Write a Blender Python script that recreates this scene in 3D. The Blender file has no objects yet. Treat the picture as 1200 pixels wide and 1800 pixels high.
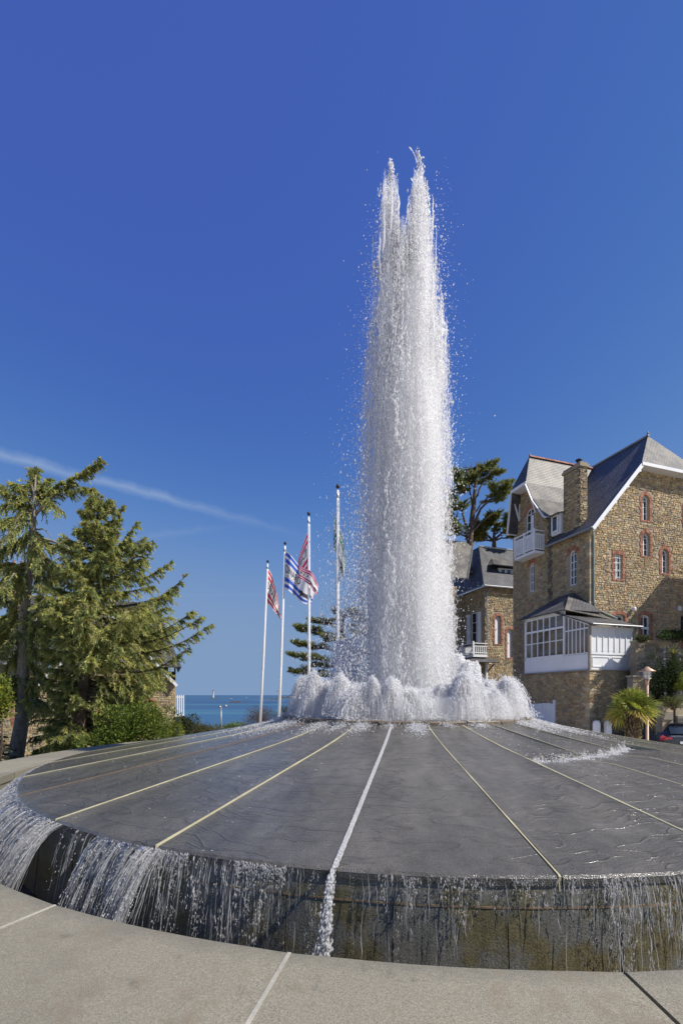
import bpy, bmesh, math, random
import numpy as np
from mathutils import Vector, Matrix
from mathutils.geometry import tessellate_polygon

# ------------------------------------------------------------------ camera, sky, sun, exposure
sc = bpy.context.scene
COL = sc.collection
F = 800.0                       # focal length in photo pixels (photo is 1200 wide)
HZ = 1222.0                     # photo row of the sea horizon; the eye is at z = 0
cam_d = bpy.data.cameras.new('camera')
cam = bpy.data.objects.new('camera', cam_d)
COL.objects.link(cam)
cam_d.sensor_fit = 'HORIZONTAL'
cam_d.sensor_width = 24.0
cam_d.lens = 16.0
cam_d.shift_y = (HZ - 900.0) / 1200.0
cam_d.clip_start = 0.05
cam_d.clip_end = 60000
cam.location = (0, 0, 0)
cam.rotation_euler = (math.radians(90), 0, 0)
sc.camera = cam

SUN_EL = math.radians(44.5)
SUN_AZ = math.atan2(0.951, -0.309)          # clockwise from +Y
SUN = Vector((math.sin(SUN_AZ) * math.cos(SUN_EL), math.cos(SUN_AZ) * math.cos(SUN_EL), math.sin(SUN_EL)))
sun_d = bpy.data.lights.new('sun', 'SUN')
sun_d.energy = 5.0
sun_d.angle = math.radians(0.53)
sun_d.color = (1.0, 0.945, 0.86)
sun = bpy.data.objects.new('sun', sun_d)
COL.objects.link(sun)
sun.rotation_euler = (-SUN).to_track_quat('-Z', 'Y').to_euler()

world = bpy.data.worlds.new('World')
sc.world = world
world.use_nodes = True


def build_world():
    nt = world.node_tree
    N, L = nt.nodes, nt.links
    N.clear()
    out = N.new('ShaderNodeOutputWorld')
    bg = N.new('ShaderNodeBackground')
    bg.inputs['Strength'].default_value = 0.115
    sky = N.new('ShaderNodeTexSky')
    sky.sky_type = 'NISHITA'
    sky.sun_disc = False
    sky.sun_elevation = SUN_EL
    sky.sun_rotation = SUN_AZ
    sky.altitude = 0
    sky.air_density = 0.6
    sky.dust_density = 0.0
    sky.ozone_density = 2.0
    # tone curve of the whole sky (polarising filter): deep blue overhead, pale towards the horizon
    K = 0.115 * 2 ** 0.35

    def mth(op, x, y):
        m = N.new('ShaderNodeMath'); m.operation = op
        for i, v in enumerate((x, y)):
            if isinstance(v, (int, float)): m.inputs[i].default_value = v
            else: L.new(v, m.inputs[i])
        return m.outputs[0]
    sp = N.new('ShaderNodeSeparateColor'); L.new(sky.outputs[0], sp.inputs[0])
    hsv = N.new('ShaderNodeCombineColor')
    x4 = mth('MULTIPLY', mth('POWER', mth('MULTIPLY', sp.outputs[1], 0.137), 4.0), 560.0)
    s1 = mth('DIVIDE', x4, mth('ADD', x4, 1.0))
    s2 = mth('MULTIPLY', s1, s1)
    chan = (mth('ADD', 0.054, mth('MULTIPLY', s2, 0.165)), mth('ADD', 0.098, mth('MULTIPLY', s1, 0.235)),
            mth('ADD', 0.43, mth('SUBTRACT', mth('MULTIPLY', s1, 0.20), mth('MULTIPLY', mth('MULTIPLY', s2, s2), 0.10))))
    for i in range(3): L.new(mth('DIVIDE', chan[i], K), hsv.inputs[i])
    # thin contrail and a wisp of cirrus, laid out on the celestial sphere
    geo = N.new('ShaderNodeTexCoord')

    def d(px, py):
        return Vector(((px - 600) / F, 1.0, (HZ - py) / F)).normalized()

    def dot(vec, ofs=0.0):
        v = N.new('ShaderNodeVectorMath'); v.operation = 'DOT_PRODUCT'
        L.new(geo.outputs['Generated'], v.inputs[0]); v.inputs[1].default_value = vec
        return v.outputs['Value']

    def math_(op, a, b=None, c=None):
        m = N.new('ShaderNodeMath'); m.operation = op
        for i, x in enumerate((a, b, c)):
            if x is None: continue
            if isinstance(x, (int, float)): m.inputs[i].default_value = x
            else: L.new(x, m.inputs[i])
        return m.outputs[0]

    def ramp(v, pts):
        r = N.new('ShaderNodeValToRGB'); L.new(v, r.inputs[0])
        el = r.color_ramp.elements
        while len(el) < len(pts): el.new(0.5)
        for e, (p, c) in zip(el, pts): e.position = p; e.color = (c, c, c, 1)
        return r.outputs[0]
    noise = N.new('ShaderNodeTexNoise')
    noise.inputs['Scale'].default_value = 26; noise.inputs['Detail'].default_value = 6
    L.new(geo.outputs['Generated'], noise.inputs['Vector'])
    noise2 = N.new('ShaderNodeTexNoise')
    noise2.inputs['Scale'].default_value = 7; noise2.inputs['Detail'].default_value = 3
    L.new(geo.outputs['Generated'], noise2.inputs['Vector'])
    total = None
    for (p0, p1, width, amp) in (((0, 797), (430, 913), 0.013, 0.40),
                                         ((215, 950), (400, 925), 0.010, 0.10),
                                         ((300, 1046), (640, 1046), 0.003, 0.05)):
        a, b = d(*p0), d(*p1)
        n = a.cross(b).normalized()
        along = (b - a).normalized()
        t0 = a.dot(along); t1 = t0 + (b.dot(along) - t0) * 1.35
        dist = dot(n)
        dist = math_('ADD', dist, math_('MULTIPLY', math_('SUBTRACT', noise2.outputs[0], 0.5), width * 0.9))
        dist = math_('ABSOLUTE', math_('ADD', dist, math_('MULTIPLY', math_('SUBTRACT', noise.outputs[0], 0.5), width * 1.3)))
        m = math_('SUBTRACT', 1.0, math_('DIVIDE', dist, width))
        m = math_('MAXIMUM', m, 0.0)
        m = math_('POWER', m, 1.3)
        t = dot(along)
        f1 = ramp(math_('DIVIDE', math_('SUBTRACT', t, t0), t1 - t0), ((0.0, 1), (0.45, 0.85), (0.7, 0.35), (1.0, 0.0)))
        m = math_('MULTIPLY', math_('MULTIPLY', m, f1), math_('ADD', 0.5, math_('MULTIPLY', noise.outputs[0], 0.8)))
        m = math_('MULTIPLY', m, amp)
        total = m if total is None else math_('ADD', total, m)
    mix = N.new('ShaderNodeMixRGB')
    L.new(total, mix.inputs[0]); L.new(hsv.outputs[0], mix.inputs[1])
    mix.inputs[2].default_value = (3.3, 4.0, 4.9, 1)
    L.new(mix.outputs[0], bg.inputs['Color'])
    L.new(bg.outputs[0], out.inputs['Surface'])


build_world()
vs = sc.view_settings
vs.view_transform = 'Standard'
vs.look = 'None'
vs.exposure = 0.35
vs.gamma = 1.0
vs.use_curve_mapping = False
sc.render.engine = 'CYCLES'
cy = sc.cycles
cy.use_denoising = True
cy.max_bounces = 14
cy.volume_bounces = 7
cy.diffuse_bounces = 7
cy.glossy_bounces = 4
cy.transparent_max_bounces = 24
cy.transmission_bounces = 6
cy.caustics_reflective = False
cy.caustics_refractive = False

# ------------------------------------------------------------------ helpers


def rng(s): return np.random.default_rng(s)


def P(px, py, Y):
    return Vector(((px - 600) / F * Y, Y, (HZ - py) / F * Y))


def tag(o, label=None, cat=None, group=None, kind=None):
    if label: o['label'] = label
    if cat: o['category'] = cat
    if group: o['group'] = group
    if kind: o['kind'] = kind
    return o


def empty(name, loc=(0, 0, 0), rz=0.0, parent=None, **k):
    o = bpy.data.objects.new(name, None)
    o.empty_display_size = 0.3
    o.location = loc
    o.rotation_euler = (0, 0, rz)
    o.parent = parent
    COL.objects.link(o)
    tag(o, **k)
    return o


def link_mesh(name, me, parent=None, **k):
    o = bpy.data.objects.new(name, me)
    o.parent = parent
    COL.objects.link(o)
    tag(o, **k)
    return o


class MB:
    """collects faces of one mesh; each face may have a colour and a material slot"""

    def __init__(self):
        self.v, self.f, self.m, self.c = [], [], [], []

    def add(self, verts, faces, mat=0, col=(1, 1, 1)):
        b = len(self.v)
        self.v.extend([tuple(p) for p in verts])
        for f in faces:
            self.f.append([b + i for i in f]); self.m.append(mat); self.c.append(col)
        return self

    def box(self, x0, x1, y0, y1, z0, z1, mat=0, col=(1, 1, 1), T=None):
        vs_ = [(x, y, z) for z in (z0, z1) for y in (y0, y1) for x in (x0, x1)]
        if T: vs_ = [T(*p) for p in vs_]
        return self.add(vs_, [(0, 2, 3, 1), (4, 5, 7, 6), (0, 1, 5, 4), (2, 6, 7, 3), (0, 4, 6, 2), (1, 3, 7, 5)], mat, col)

    def beam(self, a, b, w, h, up=(0, 0, 1), mat=0, col=(1, 1, 1)):
        a, b = Vector(a), Vector(b)
        d = (b - a).normalized(); up = Vector(up)
        if abs(d.dot(up)) > 0.98: up = Vector((0, 1, 0))
        s = d.cross(up).normalized(); u = s.cross(d).normalized()
        vs_ = []
        for p in (a, b):
            for i, j in ((-1, -1), (1, -1), (1, 1), (-1, 1)):
                vs_.append(p + s * (i * w / 2) + u * (j * h / 2))
        return self.add(vs_, [(3, 2, 1, 0), (4, 5, 6, 7), (0, 1, 5, 4), (1, 2, 6, 5), (2, 3, 7, 6), (3, 0, 4, 7)], mat, col)

    def tube(self, pts, radii, n=6, mat=0, col=(1, 1, 1), cap=True):
        pts = [Vector(p) for p in pts]
        if not hasattr(radii, '__len__'): radii = [radii] * len(pts)
        vs_ = []
        ref = Vector((0.3, 0.2, 1.0)).normalized()
        for i, p in enumerate(pts):
            t = (pts[min(i + 1, len(pts) - 1)] - pts[max(i - 1, 0)]).normalized()
            r = ref if abs(t.dot(ref)) < 0.95 else Vector((1, 0, 0))
            a = t.cross(r).normalized(); b = t.cross(a)
            for k in range(n):
                q = 2 * math.pi * k / n
                vs_.append(p + (a * math.cos(q) + b * math.sin(q)) * radii[i])
        fs = []
        for i in range(len(pts) - 1):
            for k in range(n):
                k2 = (k + 1) % n
                fs.append((i * n + k, i * n + k2, (i + 1) * n + k2, (i + 1) * n + k))
        if cap:
            fs.append(tuple(range(n - 1, -1, -1)))
            fs.append(tuple((len(pts) - 1) * n + k for k in range(n)))
        return self.add(vs_, fs, mat, col)

    def lathe(self, prof, n=16, c=(0, 0, 0), mat=0, col=(1, 1, 1)):
        vs_ = []
        for r, z in prof:
            for k in range(n):
                q = 2 * math.pi * k / n
                vs_.append((c[0] + r * math.cos(q), c[1] + r * math.sin(q), c[2] + z))
        fs = []
        for i in range(len(prof) - 1):
            for k in range(n):
                k2 = (k + 1) % n
                fs.append((i * n + k, i * n + k2, (i + 1) * n + k2, (i + 1) * n + k))
        return self.add(vs_, fs, mat, col)

    def poly(self, pts, mat=0, col=(1, 1, 1)):
        return self.add(pts, [tuple(range(len(pts)))], mat, col)

    def slab(self, pts, off, mat=0, col=(1, 1, 1)):
        """polygon extruded by vector off"""
        n = len(pts); off = Vector(off)
        vs_ = [Vector(p) for p in pts] + [Vector(p) + off for p in pts]
        fs = [tuple(range(n)), tuple(range(2 * n - 1, n - 1, -1))]
        fs += [(i, i + n, (i + 1) % n + n, (i + 1) % n) for i in range(n)]
        return self.add(vs_, fs, mat, col)

    def mesh(self, name, mats, smooth=False, uv=True, bevel=0):
        me = bpy.data.meshes.new(name)
        me.from_pydata(self.v, [], self.f)
        if not isinstance(mats, (list, tuple)): mats = [mats]
        for m in mats: me.materials.append(m)
        me.polygons.foreach_set('material_index', self.m)
        if smooth: me.polygons.foreach_set('use_smooth', [True] * len(self.f))
        stony = mats[0].name in ('rubble_stone', 'red_brick', 'foliage')
        if stony: self.c = [(0.30, 0.25, 0.18) if c == (1, 1, 1) else c for c in self.c]
        if stony or any(c != (1, 1, 1) for c in self.c):
            at = me.color_attributes.new('col', 'FLOAT_COLOR', 'CORNER')
            arr = np.ones((len(me.loops), 4), np.float32)
            i = 0
            for f, c in zip(self.f, self.c):
                arr[i:i + len(f), :3] = c; i += len(f)
            at.data.foreach_set('color', arr.ravel())
        if bevel:
            bm = bmesh.new(); bm.from_mesh(me)
            bmesh.ops.remove_doubles(bm, verts=bm.verts, dist=1e-5)
            bmesh.ops.recalc_face_normals(bm, faces=bm.faces)
            bmesh.ops.bevel(bm, geom=list(bm.edges), offset=bevel, segments=1, affect='EDGES')
            bm.to_mesh(me); bm.free()
        if uv:
            me.update()
            l = me.uv_layers.new(name='uv')
            arr = np.zeros((len(me.loops), 2), np.float32)
            for p in me.polygons:
                n = p.normal
                h = Vector((0, 0, 1)).cross(n)
                h = h.normalized() if h.length > 1e-4 else Vector((1, 0, 0))
                s = n.cross(h)
                for li in p.loop_indices:
                    co = me.vertices[me.loops[li].vertex_index].co
                    arr[li] = (co.dot(h), co.dot(s))
            l.data.foreach_set('uv', arr.ravel())
        return me

    def build(self, name, mats, parent=None, smooth=False, uv=True, bevel=0, **k):
        return link_mesh(name, self.mesh(name, mats, smooth, uv, bevel), parent, **k)


def np_mesh(name, V, T, mat, parent=None, smooth=False, col=None, **k):
    """V (n,3) float, T (m,3) int triangles; col (n,3) per-vertex colour"""
    V = np.ascontiguousarray(V, np.float32); T = np.ascontiguousarray(T, np.int32)
    me = bpy.data.meshes.new(name)
    me.vertices.add(len(V)); me.vertices.foreach_set('co', V.ravel())
    me.loops.add(T.size); me.loops.foreach_set('vertex_index', T.ravel())
    me.polygons.add(len(T)); me.polygons.foreach_set('loop_start', np.arange(0, T.size, 3, dtype=np.int32))
    me.polygons.foreach_set('loop_total', np.full(len(T), 3, np.int32))
    if smooth: me.polygons.foreach_set('use_smooth', np.ones(len(T), bool))
    me.update(calc_edges=True)
    if col is not None:
        at = me.color_attributes.new('col', 'FLOAT_COLOR', 'POINT')
        c = np.ones((len(V), 4), np.float32); c[:, :3] = col
        at.data.foreach_set('color', c.ravel())
    me.materials.append(mat)
    if name is None: return me
    return link_mesh(name, me, parent, **k)


def soup(parts):
    """join (V, T, C) triples"""
    Vs, Ts, Cs, b = [], [], [], 0
    for V, T, C in parts:
        Vs.append(V); Ts.append(T + b); Cs.append(C); b += len(V)
    return np.concatenate(Vs), np.concatenate(Ts), np.concatenate(Cs)


def drops(C, D, R, L, col):
    """triangular bipyramids: centres C, unit directions D, radii R, half lengths L, colours col"""
    n = len(C)
    ref = np.where(np.abs(D[:, 2:3]) < 0.9, np.array([[0, 0, 1.0]]), np.array([[1.0, 0, 0]]))
    A = np.cross(D, ref); A /= np.linalg.norm(A, axis=1, keepdims=True) + 1e-9
    B = np.cross(D, A)
    V = np.zeros((n, 5, 3))
    V[:, 0] = C + D * L[:, None]; V[:, 1] = C - D * L[:, None]
    for k in range(3):
        q = 2 * math.pi * k / 3
        V[:, 2 + k] = C + (A * math.cos(q) + B * math.sin(q)) * R[:, None]
    t = np.array([[0, 2, 3], [0, 3, 4], [0, 4, 2], [1, 3, 2], [1, 4, 3], [1, 2, 4]])
    T = (np.arange(n)[:, None, None] * 5 + t[None]).reshape(-1, 3)
    return V.reshape(-1, 3), T, np.repeat(col, 5, axis=0)


def strands(PTS, RAD, col, sides=3):
    """many tubes: PTS (n,k,3), RAD (n,k)"""
    n, k, _ = PTS.shape
    tan = np.gradient(PTS, axis=1)
    tan /= np.linalg.norm(tan, axis=2, keepdims=True) + 1e-9
    ref = np.where(np.abs(tan[..., 2:3]) < 0.8, np.array([0, 0, 1.0]), np.array([0.9, 0.43, 0]))
    A = np.cross(tan, ref); A /= np.linalg.norm(A, axis=2, keepdims=True) + 1e-9
    B = np.cross(tan, A)
    V = np.zeros((n, k, sides, 3))
    for s in range(sides):
        q = 2 * math.pi * s / sides
        V[:, :, s] = PTS + (A * math.cos(q) + B * math.sin(q)) * RAD[..., None]
    tl = []
    for i in range(k - 1):
        for s in range(sides):
            s2 = (s + 1) % sides
            a, b, c, d_ = i * sides + s, i * sides + s2, (i + 1) * sides + s2, (i + 1) * sides + s
            tl += [(a, b, c), (a, c, d_)]
    T = (np.arange(n)[:, None, None] * (k * sides) + np.array(tl)[None]).reshape(-1, 3)
    return V.reshape(-1, 3), T, np.repeat(col, k * sides, axis=0)


# ------------------------------------------------------------------ materials


class NT:
    def __init__(self, name):
        self.mat = bpy.data.materials.new(name); self.mat.use_nodes = True
        self.t = self.mat.node_tree; self.N = self.t.nodes; self.L = self.t.links
        self.N.clear()
        self.out = self.N.new('ShaderNodeOutputMaterial')

    def n(self, typ, **k):
        o = self.N.new('ShaderNode' + typ)
        for a, b in k.items(): setattr(o, a, b)
        return o

    def set(self, node, **k):
        for a, b in k.items():
            a = a.replace('_', ' ')
            if isinstance(b, (int, float)): node.inputs[a].default_value = b
            elif isinstance(b, tuple): node.inputs[a].default_value = b if len(b) != 3 or node.inputs[a].type == 'VECTOR' else (*b, 1)
            else: self.L.new(b, node.inputs[a])
        return node

    def pos(self):
        return self.n('NewGeometry').outputs['Position']

    def mapping(self, v, scale=(1, 1, 1), rot=(0, 0, 0)):
        m = self.n('Mapping'); self.L.new(v, m.inputs[0])
        m.inputs['Scale'].default_value = scale; m.inputs['Rotation'].default_value = rot
        return m.outputs[0]

    def noise(self, v, scale, detail=3, rough=0.55):
        o = self.n('TexNoise'); self.L.new(v, o.inputs['Vector'])
        o.inputs['Scale'].default_value = scale; o.inputs['Detail'].default_value = detail
        o.inputs['Roughness'].default_value = rough
        return o.outputs['Fac']

    def ramp(self, v, pts):
        r = self.n('ValToRGB'); self.L.new(v, r.inputs[0])
        el = r.color_ramp.elements
        while len(el) < len(pts): el.new(0.5)
        for e, (p, c) in zip(el, pts):
            e.position = p; e.color = (*c, 1) if hasattr(c, '__len__') else (c, c, c, 1)
        return r.outputs[0]

    def math(self, op, a, b=None):
        m = self.n('Math', operation=op)
        for i, x in enumerate((a, b)):
            if x is None: continue
            if isinstance(x, (int, float)): m.inputs[i].default_value = x
            else: self.L.new(x, m.inputs[i])
        return m.outputs[0]

    def mix(self, f, a, b, mode='MIX'):
        m = self.n('MixRGB', blend_type=mode)
        for i, x in enumerate((f, a, b)):
            if isinstance(x, (int, float)): m.inputs[i].default_value = x if i == 0 else (x, x, x, 1)
            elif isinstance(x, tuple): m.inputs[i].default_value = (*x, 1)
            else: self.L.new(x, m.inputs[i])
        return m.outputs[0]

    def bump(self, h, strength=0.4, dist=0.02, normal=None):
        b = self.n('Bump'); self.L.new(h, b.inputs['Height'])
        b.inputs['Strength'].default_value = strength; b.inputs['Distance'].default_value = dist
        if normal: self.L.new(normal, b.inputs['Normal'])
        return b.outputs[0]

    def attr(self, name='col'):
        return self.n('Attribute', attribute_name=name).outputs['Color']

    def principled(self, **k):
        b = self.n('BsdfPrincipled'); self.set(b, **k)
        self.L.new(b.outputs[0], self.out.inputs[0])
        return b


def plain(name, col, rough=0.7, var=0.12, scale=3.0, fine=60.0, bump=0.15, dist=0.004, attr=False, metal=0.0, spec=0.4, dirt=None):
    m = NT(name); p = m.pos()
    n1 = m.noise(p, scale, 4); n2 = m.noise(p, fine, 3)
    f = m.math('ADD', m.math('MULTIPLY', n1, 0.6), m.math('MULTIPLY', n2, 0.4))
    v = m.ramp(f, ((0.3, 1 - var * 1.6), (0.7, 1 + var)))
    c = m.mix(1.0, m.attr() if attr else col, v, 'MULTIPLY')
    if attr: c = m.mix(1.0, c, col, 'MULTIPLY')
    if dirt: c = m.mix(m.ramp(n1, ((0.5, 0.0), (0.72, dirt[1]))), c, dirt[0])
    k = dict(Base_Color=c, Roughness=rough, Metallic=metal)
    if bump: k['Normal'] = m.bump(n2, bump, dist)
    b = m.principled(**k)
    b.inputs['Specular IOR Level'].default_value = spec
    return m.mat


def m_slate(name, col, col2, lichen=None):
    m = NT(name)
    uv = m.n('UVMap', uv_map='uv').outputs[0]
    br = m.n('TexBrick'); m.L.new(uv, br.inputs['Vector'])
    m.set(br, Color1=col, Color2=col2, Mortar=(0.015, 0.016, 0.02), Scale=1.0, Mortar_Size=0.016, Bias=0.0)
    br.inputs['Brick Width'].default_value = 0.24; br.inputs['Row Height'].default_value = 0.15
    n1 = m.noise(m.pos(), 1.1, 5); n2 = m.noise(m.mapping(uv, (5, 0.7, 1)), 3.0, 4)
    c = m.mix(1.0, br.outputs['Color'], m.ramp(n1, ((0.3, 0.62), (0.7, 1.3))), 'MULTIPLY')
    c = m.mix(1.0, c, m.ramp(n2, ((0.3, 0.8), (0.7, 1.2))), 'MULTIPLY')
    if lichen: c = m.mix(m.ramp(m.math('MULTIPLY', n1, m.math('ADD', n2, 0.5)), ((0.42, 0.0), (0.6, 0.75))), c, lichen)
    # courses lap over each other: saw-tooth height up the slope
    sep = m.n('SeparateXYZ'); m.L.new(uv, sep.inputs[0])
    saw = m.math('FRACT', m.math('DIVIDE', sep.outputs[1], 0.15))
    h = m.math('ADD', m.math('MULTIPLY', saw, -0.5), m.math('MULTIPLY', br.outputs['Fac'], -0.6))
    m.principled(Base_Color=c, Roughness=0.55, Normal=m.bump(h, 0.9, 0.03))
    return m.mat


def m_leaf(name, tint=(1, 1, 1), trans=0.38, rough=0.6):
    m = NT(name)
    c = m.mix(1.0, m.attr(), tint, 'MULTIPLY')
    d = m.n('BsdfPrincipled'); m.set(d, Base_Color=c, Roughness=rough)
    d.inputs['Specular IOR Level'].default_value = 0.25
    t = m.n('BsdfTranslucent'); m.set(t, Color=m.mix(1.0, c, (1.25, 1.3, 0.7), 'MULTIPLY'))
    x = m.n('MixShader'); x.inputs[0].default_value = trans
    m.L.new(d.outputs[0], x.inputs[1]); m.L.new(t.outputs[0], x.inputs[2]); m.L.new(x.outputs[0], m.out.inputs[0])
    return m.mat


def m_foam(name, alb=0.9, trans=0.35, clear=0.0):
    """aerated water: bright scattering, a glossy skin, a share of see-through"""
    m = NT(name)
    c = m.mix(1.0, m.attr(), (alb, alb, alb * 1.01), 'MULTIPLY')
    d = m.n('BsdfPrincipled'); m.set(d, Base_Color=c, Roughness=0.35)
    d.inputs['Specular IOR Level'].default_value = 0.4
    t = m.n('BsdfTranslucent'); m.set(t, Color=c)
    x = m.n('MixShader'); x.inputs[0].default_value = trans
    m.L.new(d.outputs[0], x.inputs[1]); m.L.new(t.outputs[0], x.inputs[2])
    o = x.outputs[0]
    if clear:
        tr = m.n('BsdfTransparent')
        y = m.n('MixShader'); y.inputs[0].default_value = clear
        m.L.new(o, y.inputs[1]); m.L.new(tr.outputs[0], y.inputs[2]); o = y.outputs[0]
    m.L.new(o, m.out.inputs[0])
    return m.mat


def m_clear_water(name, tint=(0.92, 0.95, 0.95), white=0.12, rough=0.06):
    """thin falling sheet: sky mirrored by Fresnel, see-through, a little white from air bubbles"""
    m = NT(name); p = m.pos()
    n = m.noise(m.mapping(p, (1, 1, 0.25)), 22, 3)
    nb = m.bump(n, 0.7, 0.02)
    gl = m.n('BsdfGlossy'); m.set(gl, Roughness=rough, Normal=nb); gl.inputs['Color'].default_value = (1, 1, 1, 1)
    tr = m.n('BsdfTransparent'); tr.inputs[0].default_value = (*tint, 1)
    fr = m.n('Fresnel'); fr.inputs[0].default_value = 1.5; m.L.new(nb, fr.inputs['Normal'])
    a = m.n('MixShader'); m.L.new(fr.outputs[0], a.inputs[0]); m.L.new(tr.outputs[0], a.inputs[1]); m.L.new(gl.outputs[0], a.inputs[2])
    df = m.n('BsdfDiffuse'); df.inputs[0].default_value = (0.85, 0.87, 0.9, 1)
    b = m.n('MixShader')
    m.L.new(m.math('MULTIPLY', m.ramp(m.noise(m.mapping(p, (1, 1, 0.2)), 40, 3), ((0.4, 0.0), (0.65, 1.0))), white), b.inputs[0])
    m.L.new(a.outputs[0], b.inputs[1]); m.L.new(df.outputs[0], b.inputs[2])
    m.L.new(b.outputs[0], m.out.inputs[0])
    return m.mat


def m_glass(name, col=(0.02, 0.022, 0.025), rough=0.04):
    m = NT(name)
    n = m.noise(m.pos(), 0.8, 2)
    b = m.principled(Base_Color=m.mix(m.ramp(n, ((0.4, 0.0), (0.6, 1.0))), col, tuple(x * 1.8 for x in col)), Roughness=rough)
    b.inputs['Specular IOR Level'].default_value = 0.9
    return m.mat


M = {}
M['slate_dark'] = m_slate('slate_dark', (0.082, 0.081, 0.085), (0.118, 0.115, 0.117))
M['slate_weathered'] = m_slate('slate_weathered', (0.10, 0.094, 0.086), (0.145, 0.135, 0.12), lichen=(0.185, 0.165, 0.13))
M['stone'] = plain('rubble_stone', (1, 1, 1), 0.85, 0.22, 2.0, 30, 0.5, 0.012, attr=True, spec=0.2)
M['mortar'] = plain('lime_mortar', (0.36, 0.30, 0.21), 0.9, 0.2, 2.0, 40, 0.4, 0.006, spec=0.2)
M['brick'] = plain('red_brick', (1, 1, 1), 0.85, 0.2, 4.0, 60, 0.3, 0.004, attr=True, spec=0.2)
M['white_paint'] = plain('white_paint', (0.74, 0.75, 0.76), 0.45, 0.06, 1.5, 40, 0.05, 0.002)
M['glass'] = m_glass('window_glass')
M['curtain_glass'] = m_glass('curtained_glass', (0.11, 0.09, 0.068), 0.06)
M['zinc'] = plain('zinc', (0.30, 0.31, 0.32), 0.45, 0.15, 3, 30, 0.05, 0.002, metal=0.6)
M['verdigris'] = plain('green_pipe_paint', (0.20, 0.27, 0.25), 0.5, 0.15, 3, 30, 0.05)
M['wood_brown'] = plain('brown_timber', (0.12, 0.075, 0.045), 0.7, 0.25, 4, 60, 0.2)
M['iron'] = plain('dark_iron', (0.03, 0.032, 0.033), 0.5, 0.15, 5, 50, 0.1, metal=0.3)
M['steel'] = plain('galvanised_steel', (0.42, 0.43, 0.44), 0.4, 0.12, 5, 50, 0.05, metal=0.7)
M['pole'] = plain('white_pole', (0.78, 0.78, 0.77), 0.32, 0.05, 2, 40, 0.03)
M['leaf'] = m_leaf('foliage')
M['bark'] = plain('bark', (0.135, 0.10, 0.078), 0.95, 0.45, 5, 35, 0.9, 0.03, spec=0.1)
M['bark_pale'] = plain('bark_pale', (0.27, 0.235, 0.195), 0.95, 0.35, 5, 35, 0.9, 0.03, spec=0.1)
M['foam'] = m_foam('white_water', 0.99, 0.5, 0.15)
M['spray'] = m_foam('spray_drops', 0.99, 0.5, 0.42)
M['bell'] = m_foam('bell_water', 0.99, 0.5, 0.35)
M['falls'] = m_clear_water('falling_sheet')
M['strand'] = m_foam('falling_strands', 0.92, 0.45, 0.35)
STONE_PAL = [tuple((v * 0.93 + (c[0] + c[1] + c[2]) / 3 * 0.07) * 1.16 for v in c) for c in [(0.42, 0.315, 0.17), (0.38, 0.285, 0.155), (0.45, 0.345, 0.19), (0.34, 0.27, 0.165), (0.31, 0.255, 0.175),
             (0.41, 0.30, 0.15), (0.35, 0.235, 0.13), (0.47, 0.385, 0.24), (0.27, 0.235, 0.175), (0.39, 0.315, 0.20)]]
BRICK_PAL = [(0.33, 0.145, 0.092), (0.37, 0.175, 0.112), (0.27, 0.115, 0.078), (0.40, 0.20, 0.13)]

# ------------------------------------------------------------------ terrain and sea
def sstep(a, b, x):
    t = min(1.0, max(0.0, (x - a) / (b - a)))
    return t * t * (3 - 2 * t)


def gz(x, y):
    z = -1.65 - 1.25 * sstep(7.8, 12.5, x) - 1.5 * sstep(7.5, 13.0, -x)
    if y > 16: z -= min(y - 16, 12) * 0.09 * sstep(1.0, 4.5, -x)
    if y > 23.5: z -= min(y - 23.5, 190) * 0.077
    return max(z, -18.5)


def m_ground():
    m = NT('bounce_paving'); p = m.pos()
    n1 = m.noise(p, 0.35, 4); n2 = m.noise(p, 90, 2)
    c = m.mix(n1, (0.46, 0.42, 0.36), (0.54, 0.50, 0.43))  # unseen ground made this pale to bounce fill light onto the shaded walls
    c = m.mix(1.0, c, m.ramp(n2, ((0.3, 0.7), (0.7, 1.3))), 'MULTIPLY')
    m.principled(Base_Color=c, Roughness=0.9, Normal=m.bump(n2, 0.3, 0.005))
    return m.mat


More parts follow.
